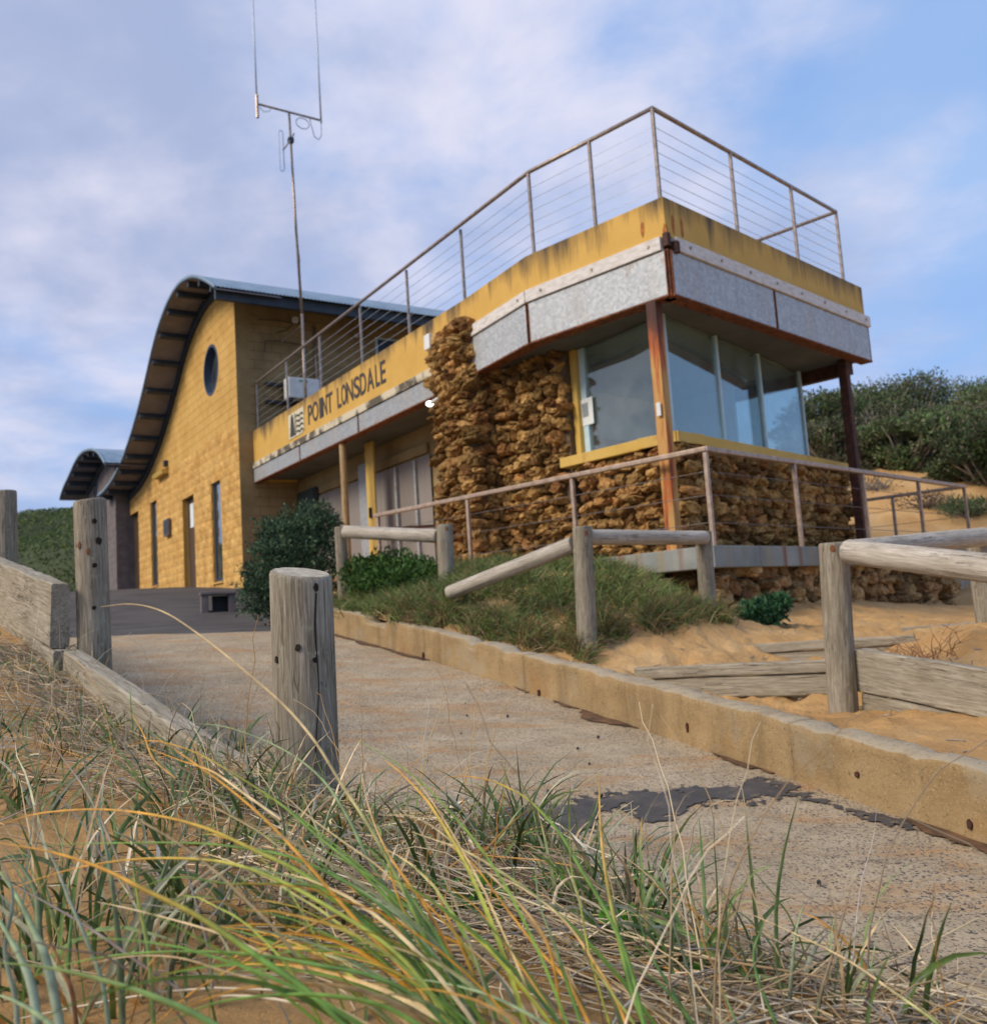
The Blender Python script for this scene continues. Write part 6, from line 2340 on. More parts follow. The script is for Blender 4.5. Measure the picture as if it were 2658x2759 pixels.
# small plants rooted in the bare sand slope behind the deck rail
for i, (u, v, r_, cols, lab, nm) in enumerate(((1768, 968, 0.42, [(0.15, 0.09, 0.05), (0.22, 0.15, 0.08)], 'brown dead brush on the bare sand slope between the last two deck rail posts', 'dry_bush'),
                                          (1690, 935, 0.55, [(0.13, 0.10, 0.06), (0.08, 0.07, 0.045)], 'dark dead branches lying on the sand slope just right of the dark steel post', 'dry_bush'),
                                          (1842, 985, 0.50, [(0.05, 0.09, 0.035), (0.08, 0.12, 0.05)], 'low green bush on the sand slope behind the corner of the deck rail', 'scrub_bush'))):
    d = ray(u * K_, v * K_)
    for kk in np.linspace(10, 40, 1500):
        q = d * kk
        if q[2] < float(duneZ(q[0], q[1])):
            break
    t = thing(nm, lab, 'bush', (q[0], q[1], q[2]))
    rg = random.Random(300 + i)
    lob = [((q[0] + rg.uniform(-1, 1) * r_, q[1] + rg.uniform(-1, 1) * r_, q[2] + r_ * 0.25), (r_ * 0.7, r_ * 0.7, r_ * 0.32)) for _ in range(5)]
    leaves('foliage', lob, 420 if i < 2 else 2200, 0.07, cols, t, 0.2, 0.3)
    branches('stem', (q[0], q[1], q[2] - 0.1), lob, t, 0.014, 7, 310 + i, 1.1)

# ================================================================== GRASSES
def ribbons(P, Wd, Cc, up_bias=0.0, fold=0.35):
    """P (n,k,3) spines, Wd (n,k) widths, Cc (n,k,3) colours -> folded blades, three points across"""
    n, k, _ = P.shape
    T = np.gradient(P, axis=1)
    T /= np.linalg.norm(T, axis=2)[..., None] + 1e-9
    s = nrng.normal(size=(n, 1, 3)) * np.array([1, 1, 0.35])
    X = np.cross(T, s)
    X /= np.linalg.norm(X, axis=2)[..., None] + 1e-9
    N = np.cross(X, T)
    h = Wd[..., None] * 0.5
    V = np.stack([P - X * h + N * h * fold, P, P + X * h + N * h * fold], 2).reshape(-1, 3)
    C = np.repeat(Cc[:, :, None, :], 3, axis=2).reshape(-1, 3)
    i = (np.arange(n)[:, None, None] * k + np.arange(k - 1)[None, :, None]) * 3 + np.arange(2)[None, None]
    F = np.stack([i, i + 1, i + 4, i + 3], 3).reshape(-1, 4)
    return V, F, C


def arcs(base, az, lean, length, droop, k=7, wob=0.03):
    """blades rising from base and bending over"""
    n = len(base)
    f = np.linspace(0, 1, k)[None]
    el = (math.pi / 2 - lean)[:, None] - droop[:, None] * f ** 1.4
    st = length[:, None] / (k - 1)
    dz = np.sin(el) * st
    dr = np.cos(el) * st
    aa = az[:, None] + nrng.normal(size=(n, 1)) * 0.25 * f
    dx, dy = dr * np.cos(aa), dr * np.sin(aa)
    z0 = np.zeros((n, 1))
    P = np.stack([np.concatenate([z0, np.cumsum(q[:, :-1], 1)], 1) for q in (dx, dy, dz)], 2) + base[:, None, :]
    P += nrng.normal(size=P.shape) * (wob * length[:, None, None] * 0.2) * f[..., None]
    return P


def pal(n, cols, wts, lo=0.75, hi=1.25):
    cols = np.array(cols, float)
    return cols[nrng.choice(len(cols), n, p=np.array(wts) / sum(wts))] * nrng.uniform(lo, hi, n)[:, None]


# --- turf on the sand bank in front of the lookout
n = 52000
cand = nrng.uniform((-1.9, 6.5), (2.3, 10.6), size=(n * 4, 2))
core = [(-1.35, 8.95, .30), (-1.05, 8.45, .30), (-0.75, 7.95, .32), (-0.45, 7.65, .34), (-0.1, 7.35, .34), (0.25, 7.1, .32), (0.55, 7.0, .26), (-1.3, 9.05, .34), (-1.0, 8.75, .34), (-0.65, 8.3, .34), (-0.3, 8.0, .36), (-1.25, 9.35, .45), (-0.6, 8.7, .60), (0.05, 8.25, .62), (0.6, 7.85, .60), (1.1, 7.95, .62), (1.55, 7.85, .5), (0.3, 9.2, .8), (1.2, 8.9, .7), (-0.2, 10.0, .6), (0.75, 7.35, .36), (1.3, 7.55, .40), (0.3, 7.75, .4), (1.75, 7.75, .32), (-1.55, 9.5, .25)]
den = np.zeros(len(cand))
for x, y, r_ in core:
    den = np.maximum(den, np.exp(-((cand[:, 0] - x) ** 2 + (cand[:, 1] - y) ** 2) / (r_ * 0.62) ** 2))
den *= 1 + fbm(cand[:, 0] * 3, cand[:, 1] * 3, 3, 17) * 0.9
keep = cand[nrng.random(len(cand)) < np.clip(den * 1.3 - 0.28, 0, 1)][:n]
n = len(keep)
z = duneZ(keep[:, 0], keep[:, 1])
base = np.column_stack([keep, z - 0.01])
Lb = nrng.uniform(0.08, 0.25, n) * (1 + 0.5 * fbm(keep[:, 0] * 2.5, keep[:, 1] * 2.5, 2, 23))
kb = int((vn(keep[:, 0] * 4, keep[:, 1] * 4, 9) > 0).sum())
P = arcs(base, nrng.uniform(0, 2 * math.pi, n), nrng.uniform(0.1, 1.0, n), Lb, nrng.uniform(0.4, 2.0, n), 5)
front = np.clip((8.1 - keep[:, 1]) / 1.2, 0, 1)
dry = nrng.random(n) < (0.18 + 0.42 * front + 0.3 * (fbm(keep[:, 0] * 2, keep[:, 1] * 2, 3, 29)))
cc = pal(n, [(0.125, 0.20, 0.05), (0.18, 0.24, 0.065), (0.09, 0.15, 0.04), (0.25, 0.25, 0.095)], [4, 3, 3, 2])
cd = pal(n, [(0.27, 0.18, 0.08), (0.35, 0.25, 0.12), (0.17, 0.10, 0.055)], [3, 2, 3])
cc[dry] = cd[dry]
Wd = np.outer(nrng.uniform(0.004, 0.009, n), np.array([1, 1, 0.85, 0.55, 0.1]))
V, F, C = ribbons(P, Wd, np.repeat(cc[:, None], 5, 1))
arrmesh('turf_grass', V, F, M['blade'], None, True, C)['kind'] = 'stuff'

# --- low dune grass and litter on the near bank
SAGE = [(0.24, 0.30, 0.13), (0.16, 0.24, 0.075), (0.09, 0.15, 0.04), (0.44, 0.46, 0.31), (0.07, 0.105, 0.03)]
DRYC = [(0.56, 0.42, 0.23), (0.64, 0.52, 0.33), (0.42, 0.30, 0.17), (0.50, 0.27, 0.08), (0.30, 0.23, 0.16), (0.70, 0.61, 0.45)]


def bank_ok(x, y):
    t = bank_t(x, y)
    return t


tuft = []
# visible tufts measured on the photo: (u, v of the foot, plan distance, blades, height, spread)
for (u, v, num, hgt) in ((40, 1300, 26, .20), (110, 1320, 26, .22), (185, 1310, 30, .24), (250, 1300, 30, .26), (320, 1325, 34, .28), (45, 1420, 26, .22), (130, 1440, 26, .24), (200, 1400, 24, .2), (265, 1460, 34, .26), (340, 1430, 40, .28), (400, 1400, 40, .26), (450, 1450, 46, .26), (500, 1490, 40, .22), (340, 1560, 40, .28), (420, 1540, 46, .27), (510, 1560, 46, .26), (580, 1540, 46, .24), (640, 1580, 40, .24), (560, 1640, 36, .26), (690, 1620, 44, .22), (760, 1620, 44, .20), (960, 1620, 60, .26), (1020, 1650, 50, .26), (1090, 1680, 50, .26), (900, 1660, 44, .22), (1180, 1720, 56, .25), (1260, 1730, 50, .26), (1330, 1780, 60, .30), (1420, 1800, 60, .30), (1500, 1850, 50, .28), (1230, 1820, 60, .28), (1350, 1880, 60, .3), (1480, 1930, 50, .3), (1600, 1950, 40, .26), (1120, 1790, 40, .26),
                         (60, 1560, 20, .26), (90, 1800, 30, .42), (20, 1900, 30, .5), (160, 1900, 26, .45), (240, 1930, 26, .48), (380, 1950, 22, .4), (60, 1960, 26, .5), (300, 1800, 24, .36), (420, 1760, 24, .34), (520, 1800, 24, .34), (200, 1680, 20, .3), (640, 1760, 26, .3), (1780, 1960, 16, .22), (1840, 1960, 8, .2), (740, 1720, 26, .26), (820, 1700, 26, .26), (480, 1650, 26, .28)):
    d = ray(u * K_, v * K_)
    lo, hi = 0.3, 9.0
    for kk in np.linspace(0.5, 8, 800):
        p = d * kk
        if p[2] < float(bankz(p[0], p[1], False)) + 0.0:
            break
    tuft.append((p[0], p[1], num, hgt))
tr = random.Random(55)
for _ in range(58):
    x, y = tr.uniform(-2.6, 0.5), tr.uniform(1.25, 4.2)
    t_ = float(bank_t(x, y))
    if t_ > -0.02 or t_ < -1.9:
        continue
    tuft.append((x, y, tr.randint(14, 34), tr.uniform(0.13, 0.24)))
bases, leanv, lenv, azv, tid = [], [], [], [], []
for i, (x, y, num, hgt) in enumerate(tuft):
    r_ = 0.035 + 0.02 * nrng.random()
    q = nrng.normal(size=(num, 2)) * r_
    num = max(5, int(num * (0.72 if y > 1.35 else 0.45)))
    q = q[:num]
    hgt *= (0.78 if y > 1.5 else 0.62) if x < 0.1 else 0.8
    bases.append(np.column_stack([x + q[:, 0], y + q[:, 1]]))
    azv.append(np.arctan2(q[:, 1], q[:, 0]) + nrng.normal(size=num) * 0.7)
    leanv.append(np.abs(nrng.normal(size=num)) * 0.45)
    lenv.append(hgt * nrng.uniform(0.5, 1.25, num))
    tid.append(np.full(num, i))
ns = 620
sc = np.column_stack([nrng.uniform(-3.2, 1.6, ns * 4), nrng.uniform(0.75, 5.2, ns * 4)])
tt_ = bank_t(sc[:, 0], sc[:, 1])
sc = sc[(tt_ < 0.18) & (nrng.random(len(sc)) < np.clip(0.15 + 0.9 * (tt_ + 1.6) / 1.8, 0.06, 1)) & ~((np.abs(sc[:, 0]) < 0.25) & (sc[:, 1] < 0.85))][:ns]
bases.append(sc)
azv.append(nrng.uniform(0, 6.28, len(sc)))
leanv.append(np.abs(nrng.normal(size=len(sc))) * 0.6)
lenv.append(nrng.uniform(0.05, 0.16, len(sc)))
b2d = np.vstack(bases)
base = np.column_stack([b2d, bankz(b2d[:, 0], b2d[:, 1]) - 0.012])
n = len(base)
az, le, ln = np.concatenate(azv), np.concatenate(leanv), np.concatenate(lenv)
P = arcs(base, az, le, ln, nrng.uniform(0.2, 1.9, n), 8)
c0 = pal(n, SAGE, [3, 4, 4, 2, 3])
c1 = pal(n, DRYC, [3, 3, 2, 2, 2, 2])
mixd = (nrng.random(n) < 0.26)
c0[mixd] = c1[mixd]
f = np.linspace(0, 1, 8)[None, :, None]
tipdry = (nrng.random(n) < 0.5)[:, None, None] * np.clip((f - 0.72) * 3, 0, 1)
Cc = c0[:, None] * (1 - tipdry) + c1[:, None] * tipdry
Wd = np.outer(nrng.uniform(0.0035, 0.0095, n), np.array([0.85, 1, 1, 0.95, 0.85, 0.66, 0.4, 0.08]))
V, F, C = ribbons(P, Wd, Cc, fold=0.5)
arrmesh('dune_grass', V, F, M['blade'], None, True, C)['kind'] = 'stuff'

# tubes for stalks, many at once


def tubes(P, Rr, Cc, seg=4):
    n, k, _ = P.shape
    T = np.gradient(P, axis=1)
    T /= np.linalg.norm(T, axis=2)[..., None] + 1e-9
    s = np.array([0.31, 0.22, 0.92])[None, None]
    X = np.cross(T, np.broadcast_to(s, T.shape))
    X /= np.linalg.norm(X, axis=2)[..., None] + 1e-9
    Y = np.cross(T, X)
    ring = [P + (X * math.cos(2 * math.pi * j / seg) + Y * math.sin(2 * math.pi * j / seg)) * Rr[..., None] for j in range(seg)]
    V = np.stack(ring, 2).reshape(-1, 3)
    C = np.repeat(Cc[:, :, None, :], seg, axis=2).reshape(-1, 3)
    j = np.arange(seg)
    i0 = (np.arange(n)[:, None, None] * k + np.arange(k - 1)[None, :, None]) * seg
    F = np.stack([i0 + j, i0 + (j + 1) % seg, i0 + seg + (j + 1) % seg, i0 + seg + j], 3).reshape(-1, 4)
    return V, F, C


# dead stalks lying in a tangled mat, thickest along the bank's lip
ns = 8500
sc = np.column_stack([nrng.uniform(-3.0, 2.0, ns * 6), nrng.uniform(0.7, 4.6, ns * 6)])
tt_ = bank_t(sc[:, 0], sc[:, 1])
pr = np.clip(0.035 + 0.95 * np.exp(-((tt_ + 0.06) / 0.26) ** 2) + 0.25 * np.exp(-((sc[:, 1] - 1.4) / 0.6) ** 2) * (sc[:, 0] > -0.3), 0, 1) * np.clip(1 + 2.2 * fbm(sc[:, 0] * 2.5, sc[:, 1] * 2.5, 3, 37), 0.05, 2)
sc = sc[(tt_ < 0.30) & (nrng.random(len(sc)) < pr)][:ns]
n = len(sc)
az = nrng.normal(size=n) * 0.9 + math.radians(150)
L = nrng.uniform(0.10, 0.45, n)
k = 7
f = np.linspace(-0.5, 0.5, k)[None]
cur = nrng.normal(size=(n, 1)) * 0.9
aa = az[:, None] + cur * f
st = L[:, None] / (k - 1)
px = sc[:, 0:1] + np.cumsum(np.cos(aa) * st, 1) - L[:, None] * 0.5 * np.cos(az)[:, None]
py = sc[:, 1:2] + np.cumsum(np.sin(aa) * st, 1) - L[:, None] * 0.5 * np.sin(az)[:, None]
hgt = np.abs(nrng.normal(size=(n, 1))) * 0.022 + 0.003
pz = bankz(px, py, False)
pz = np.maximum(pz, roadz(px, py) + 0.01)
mid = pz.mean(1, keepdims=True)
pz = 0.55 * pz + 0.45 * (mid + (pz[:, -1:] - pz[:, :1]) * f) + hgt + nrng.normal(size=(n, 1)) * 0.05 * f
ok_ = (bank_t(px, py).max(1) < 0.45)
P = np.stack([px, py, pz], 2)[ok_]
n = len(P)
Cc = np.repeat(pal(n, DRYC + [(0.24, 0.19, 0.15), (0.38, 0.34, 0.28)], [4, 4, 3, 1.2, 4, 3, 4, 4], 0.7, 1.2)[:, None], k, 1)
Rr = np.outer(nrng.uniform(0.0008, 0.0019, n), np.array([0.8, 1, 1, 1, 1, 0.8, 0.4]))
V, F, C = tubes(P, Rr, Cc, 3)
arrmesh('straw_litter', V, F, M['straw'], None, True, C)['kind'] = 'stuff'

# fine upright dead stems and loose arching straws
n = 240
sc = np.column_stack([nrng.uniform(-2.6, 1.8, n * 6), nrng.uniform(0.9, 4.2, n * 6)])
tt_ = bank_t(sc[:, 0], sc[:, 1])
sc = sc[(tt_ < 0.25) & (nrng.random(len(sc)) < np.clip(0.2 + np.exp(-((tt_ + 0.1) / 0.4) ** 2), 0, 1))][:n]
n = len(sc)
base = np.column_stack([sc, bankz(sc[:, 0], sc[:, 1]) - 0.01])
P = arcs(base, nrng.uniform(0, 6.28, n), np.abs(nrng.normal(size=n)) * 0.5, nrng.uniform(0.15, 0.50, n), nrng.uniform(0.1, 2.2, n), 12, 0.05)
Cc = np.repeat(pal(n, DRYC + [(0.45, 0.42, 0.34), (0.5, 0.28, 0.09)], [3, 3, 2, 2, 3, 2, 3, 2])[:, None], 12, 1)
Rr = np.outer(nrng.uniform(0.0009, 0.0018, n), np.linspace(1, 0.3, 12))
V, F, C = tubes(P, Rr, Cc, 4)
arrmesh('dead_stems', V, F, M['straw'], None, True, C)['kind'] = 'stuff'

# small bright weeds among the litter
lob = []
for (u, v, y) in ((880, 1720, 1.62), (920, 1735, 1.58), (1180, 1775, 1.50), (1215, 1760, 1.52), (1240, 1790, 1.46), (1060, 1690, 1.7), (1255, 1830, 1.4)):
    c_ = dat(u, v, y)
    zz = float(bankz(c_.x, y))
    lob.append(((c_.x, y, max(zz + 0.02, c_.z - 0.01)), (0.045, 0.045, 0.028)))
leaves('green_weeds', lob, 900, 0.018, [(0.09, 0.26, 0.03), (0.12, 0.32, 0.04), (0.07, 0.19, 0.03)], None, 0.1, 0.6)['kind'] = 'stuff'

# dark pellets and pebbles scattered on ramp and sand
mb = MB()
rg = random.Random(12)
for i in range(34):
    if i < 26:
        x, y = rg.uniform(-0.6, 1.6), rg.uniform(2.2, 6.0)
        z = float(roadz(x, y)) + 0.01
        if (x - K1[0]) * PX[0] + (y - K1[1]) * PX[1] > -0.1:
            continue
    else:
        x, y = rg.uniform(-2.2, 0.6), rg.uniform(0.95, 3.4)
        if bank_t(x, y) > 0.05:
            continue
        z = float(bankz(x, y)) + 0.005
    r_ = rg.uniform(0.005, 0.011)
    mb.add([(x + r_ * math.cos(a) * math.cos(b), y + r_ * math.sin(a) * math.cos(b), z + r_ * math.sin(b)) for b in (-0.7, 0.1, 0.8) for a in [j * 1.2566 for j in range(5)]] + [(x, y, z + r_)],
           [(r * 5 + j, r * 5 + (j + 1) % 5, (r + 1) * 5 + (j + 1) % 5, (r + 1) * 5 + j) for r in range(2) for j in range(5)] + [(10 + j, 10 + (j + 1) % 5, 15) for j in range(5)])
mb.build('pebbles', M['black'], None, smooth=True)['kind'] = 'stuff'

mb = MB()
rg = random.Random(31)
for i in range(120):
    x, y = rg.uniform(0.9, 3.4), rg.uniform(3.3, 8.2)
    if (x - K1[0]) * PX[0] + (y - K1[1]) * PX[1] < 0.35 and y < 5.5:
        continue
    a, L = rg.uniform(0, 3.14), rg.uniform(0.02, 0.10)
    q = [(x + math.cos(a) * L * f + rg.uniform(-.006, .006), y + math.sin(a) * L * f + rg.uniform(-.006, .006)) for f in (-.5, 0, .5)]
    mb.tube([(px_, py_, float(duneZ(px_, py_)) + 0.006) for px_, py_ in q], [0.003, 0.0035, 0.002], 4)
mb.build('sand_debris', M['bark'])['kind'] = 'stuff'

# --- the big marram tussock arching across the foreground: every blade its own part
tus = thing('grass_tussock', 'large marram grass tussock with long green and orange blades arching left across the foreground', 'grass tussock', (0.12, 0.98, -0.48))


def Z7(x, y):
    return x * 0.6886, 1900 + y * 0.6886


def Z8(x, y):
    return 1200 + x * S8, 1900 + y * S8


OR, GRN, SGE, YG, ST = (0.78, 0.40, 0.06), (0.20, 0.36, 0.065), (0.34, 0.43, 0.21), (0.46, 0.52, 0.09), (0.80, 0.62, 0.33)
DKG = (0.13, 0.25, 0.06)


def blade(pts, y0, y1, w, ctip, cbase, mixat=0.5, zoom=Z7, name='blade', parent=None):
    """pts from tip to foot, in photo pixels; plan distance runs from y1 at the tip to y0 at the foot"""
    n = len(pts)
    P3 = []
    for i, (x, y) in enumerate(pts):
        f = i / (n - 1)
        dd = y1 + (y0 - y1) * f
        P3.append(at(*zoom(x, y), dd))
    C_ = catmull(P3, max(18, 5 * n))
    m = len(C_)
    f = np.linspace(0, 1, m)
    wd = w * 0.76 * np.clip(0.10 + 1.25 * f ** 0.75, 0, 1)
    Cc = np.array(ctip)[None] + (np.array(cbase) - np.array(ctip))[None] * np.clip((f - mixat + 0.18) / 0.36, 0, 1)[:, None]
    Cc = Cc * (1 + 0.12 * np.sin(f * 40 + w * 1e4))[:, None]
    seg = 6
    T = np.gradient(C_, axis=0)
    T /= np.linalg.norm(T, axis=1)[:, None]
    view = C_ / np.linalg.norm(C_, axis=1)[:, None]
    tw_ = nrng.uniform(-0.6, 0.6)
    s = np.cross(T, np.array([0.2, 0.1, 1.0]))
    s /= np.linalg.norm(s, axis=1)[:, None]
    q = np.cross(T, s)
    s, q = s * math.cos(tw_) + q * math.sin(tw_), -s * math.sin(tw_) + q * math.cos(tw_)
    V, Fa, Co = [], [], []
    for i in range(m):
        for j in range(seg):
            a = 2 * math.pi * j / seg
            V.append(C_[i] + s[i] * wd[i] * 0.5 * math.cos(a) + q[i] * wd[i] * 0.30 * math.sin(a))
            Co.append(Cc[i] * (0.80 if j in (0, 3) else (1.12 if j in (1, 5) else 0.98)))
    for i in range(m - 1):
        for j in range(seg):
            Fa.append((i * seg + j, i * seg + (j + 1) % seg, (i + 1) * seg + (j + 1) % seg, (i + 1) * seg + j))
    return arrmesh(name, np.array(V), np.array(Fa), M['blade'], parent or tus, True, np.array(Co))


HB_ = [
    ([(395, -385), (520, -395), (650, -360), (800, -260), (950, -140), (1110, 0), (1230, 140), (1330, 300), (1440, 470), (1540, 650), (1650, 880), (1740, 1080), (1800, 1260), (1850, 1420)], 0.95, 1.18, .0085, ST, GRN, .62),
    ([(0, 540), (200, 575), (400, 640), (560, 720), (780, 830), (1000, 980), (1200, 1120), (1340, 1248), (1500, 1420)], 0.86, 0.95, .0115, OR, GRN, .45),
    ([(-20, 474), (150, 425), (380, 408), (600, 430), (800, 480), (1000, 570), (1200, 670), (1400, 840), (1560, 1000), (1700, 1200), (1800, 1400)], 0.95, 1.12, .0085, OR, GRN, .45),
    ([(610, 125), (750, 220), (900, 330), (1050, 460), (1200, 620), (1400, 850), (1600, 1060), (1700, 1200), (1820, 1420)], 0.93, 1.1, .0078, OR, (0.42, 0.30, 0.08), .8),
    ([(500, 160), (600, 140), (750, 180), (900, 260), (1100, 390), (1250, 520), (1400, 640), (1550, 800), (1700, 1000), (1830, 1300)], 1.0, 1.25, .0078, OR, GRN, .3),
    ([(750, 70), (900, 90), (1100, 170), (1250, 280), (1350, 420), (1430, 580), (1560, 800), (1700, 1000), (1850, 1330)], 1.0, 1.3, .0085, SGE, (0.20, 0.30, 0.11), .5),
    ([(-30, 1006), (200, 1030), (450, 1090), (650, 1160), (800, 1230), (950, 1330)], 0.80, 0.84, .0125, (0.24, 0.33, 0.10), (0.17, 0.29, 0.08), .5),
    ([(-20, 1125), (250, 1020), (500, 975), (800, 965), (1050, 985), (1250, 1020), (1450, 1060), (1640, 1150), (1800, 1320)], 0.88, 0.95, .0085, GRN, DKG, .5),
    ([(-20, 740), (250, 650), (480, 608), (700, 600), (900, 620), (1100, 690), (1300, 800), (1500, 930), (1650, 1080), (1780, 1300)], 0.93, 1.02, .0078, OR, YG, .35),
    ([(380, 770), (560, 810), (830, 885), (1030, 970), (1200, 1040), (1400, 1110), (1600, 1200), (1760, 1350)], 0.95, 1.02, .0068, ST, (0.5, 0.36, 0.15), .5),
    ([(170, 548), (450, 540), (750, 540), (950, 560), (1150, 600), (1400, 720), (1560, 860), (1700, 1080), (1820, 1330)], 0.96, 1.12, .0072, GRN, DKG, .5),
    ([(1410, 245), (1430, 350), (1470, 480), (1530, 600), (1600, 700), (1700, 850), (1790, 1050), (1850, 1330)], 1.0, 1.2, .0082, ST, OR, .3),
    ([(1110, 350), (1200, 430), (1350, 540), (1500, 650), (1650, 820), (1780, 1050), (1850, 1300)], 1.0, 1.16, .0062, ST, (0.5, 0.38, 0.16), .5),
    ([(1480, 430), (1650, 450), (1888, 640), (2050, 800), (2150, 960), (2200, 1248), (2230, 1400)], 1.0, 1.1, .0068, ST, OR, .5),
    ([(975, 328), (1100, 390), (1250, 500), (1420, 640), (1560, 780), (1700, 980), (1830, 1300)], 1.0, 1.18, .0072, YG, GRN, .2),
    ([(610, 1248), (760, 1120), (1000, 980), (1180, 880), (1340, 815)], 1.02, 0.92, .0062, OR, (0.60, 0.36, 0.10), .5),
    ([(300, 1025), (500, 985), (700, 990), (900, 1050), (1100, 1100), (1300, 1180), (1450, 1260), (1560, 1360)], 0.92, 0.96, .006, ST, ST, .5),
    ([(640, 1248), (850, 1165), (1100, 1135), (1300, 1140), (1500, 1180), (1700, 1290)], 0.86, 0.86, .0085, GRN, GRN, .5),
    ([(860, 870), (1040, 940), (1240, 960), (1400, 985), (1560, 1060), (1720, 1230), (1800, 1380)], 0.97, 1.02, .0072, OR, (0.45, 0.36, 0.10), .55),
    ([(560, 160), (700, 215), (830, 260), (960, 350), (1100, 450)], 1.1, 1.32, .0058, OR, ST, .5),
    ([(510, 30), (560, 110), (600, 210), (690, 290)], 1.3, 1.5, .006, OR, (0.5, 0.3, 0.08), .5),
    ([(340, 830), (650, 680), (900, 700), (1200, 705), (1420, 790), (1600, 960), (1740, 1200), (1800, 1400)], .97, 1.06, .0065, GRN, DKG, .4),
    ([(820, 620), (1000, 640), (1180, 690), (1350, 790), (1520, 930), (1690, 1150), (1790, 1400)], .98, 1.06, .0065, SGE, GRN, .4),
    ([(1250, 560), (1400, 640), (1560, 760), (1690, 900), (1800, 1100), (1880, 1350)], 1.0, 1.1, .0085, GRN, DKG, .3),
    ([(1440, 560), (1560, 700), (1660, 860), (1760, 1040), (1850, 1300)], 1.0, 1.08, .0095, GRN, DKG, .3),
    ([(1610, 690), (1640, 800), (1720, 960), (1800, 1130), (1870, 1330)], 1.0, 1.08, .0095, GRN, DKG, .3),
    ([(1500, 540), (1540, 700), (1600, 850), (1700, 1020), (1790, 1200), (1850, 1400)], .98, 1.05, .0105, OR, GRN, .35),
    ([(1150, 640), (1330, 760), (1500, 890), (1640, 1040), (1740, 1200), (1800, 1400)], .96, 1.05, .0095, GRN, DKG, .3),
    ([(1040, 570), (1200, 700), (1380, 820), (1560, 980), (1700, 1180), (1790, 1400)], .97, 1.08, .0085, YG, GRN, .3),
    ([(1700, 720), (1750, 830), (1810, 960), (1880, 1130), (1930, 1330)], 1.0, 1.06, .0085, OR, (0.55, 0.40, 0.08), .6),
    ([(1580, 690), (1680, 790), (1800, 920), (1900, 1100), (1960, 1330)], 1.0, 1.06, .0085, OR, GRN, .5),
]
for a in HB_:
    blade(*a)
HC_ = [
    ([(-8, 256), (60, 248), (150, 262), (230, 295), (300, 340), (400, 450), (470, 570), (560, 720), (640, 900), (690, 1112), (720, 1260)], 1.0, 1.25, .0085, OR, GRN, .3),
    ([(535, 238), (540, 420), (560, 600), (600, 800), (650, 1000), (700, 1130), (740, 1260)], 1.0, 1.2, .0085, (0.66, 0.42, 0.10), GRN, .42),
    ([(1030, 715), (1200, 790), (1400, 890), (1560, 1000), (1700, 1100), (1800, 1200)], 1.0, 1.25, .0075, ST, GRN, .72),
    ([(0, 480), (100, 560), (220, 720), (330, 860), (420, 960), (500, 1112), (560, 1260)], 1.0, 1.16, .0075, OR, OR, .5),
    ([(0, 565), (160, 590), (300, 660), (420, 760), (520, 900), (600, 1040), (660, 1200)], 1.0, 1.16, .0072, ST, OR, .6),
    ([(0, 625), (120, 720), (240, 880), (330, 1010), (400, 1130), (450, 1260)], .98, 1.1, .0072, OR, (0.5, 0.42, 0.1), .6),
    ([(435, 430), (437, 560), (470, 700), (500, 860), (550, 1040), (600, 1200)], 1.02, 1.12, .0055, (0.5, 0.42, 0.1), YG, .4),
    ([(310, 560), (330, 700), (380, 840), (420, 960), (470, 1112), (500, 1250)], 1.0, 1.08, .0072, SGE, GRN, .4),
    ([(1415, 628), (1380, 760), (1340, 900), (1310, 1000), (1290, 1112), (1280, 1200)], 1.12, 1.2, .0068, (0.28, 0.20, 0.12), (0.12, 0.14, 0.06), .6),
    ([(1505, 340), (1490, 470), (1450, 620), (1430, 780), (1420, 900), (1400, 1060), (1390, 1160)], 1.18, 1.3, .0028, (0.5, 0.45, 0.4), (0.14, 0.18, 0.08), .7),
    ([(1245, 700), (1220, 800), (1210, 900), (1200, 1020), (1195, 1150)], 1.15, 1.22, .0082, SGE, (0.16, 0.17, 0.10), .5),
    ([(1055, 590), (1020, 700), (980, 830), (940, 960), (910, 1100), (890, 1200)], 1.12, 1.2, .0085, (0.2, 0.17, 0.1), (0.12, 0.13, 0.06), .5),
    ([(1110, 760), (1075, 860), (1090, 960), (1130, 1060), (1180, 1180)], 1.12, 1.18, .0095, DKG, DKG, .5),
    ([(640, 900), (730, 960), (800, 1030), (860, 1112), (900, 1200)], 1.06, 1.1, .0095, DKG, DKG, .5),
    ([(680, 770), (720, 880), (780, 980), (840, 1090), (880, 1200)], 1.1, 1.16, .0085, DKG, (0.08, 0.12, 0.05), .5),
    ([(700, 390), (700, 500), (760, 620), (800, 780), (850, 940), (880, 1100)], 1.16, 1.3, .006, (0.28, 0.23, 0.15), (0.13, 0.16, 0.08), .5),
    ([(1675, 900), (1700, 980), (1695, 1060), (1690, 1160)], 1.25, 1.3, .005, (0.25, 0.2, 0.1), GRN, .3),
    ([(1720, 860), (1715, 960), (1730, 1060), (1740, 1160)], 1.25, 1.3, .0065, (0.3, 0.24, 0.13), DKG, .3),
    ([(1500, 820), (1480, 930), (1440, 1040), (1420, 1160)], 1.18, 1.24, .006, SGE, GRN, .3),
]
for a in HC_:
    blade(*a, zoom=Z8)
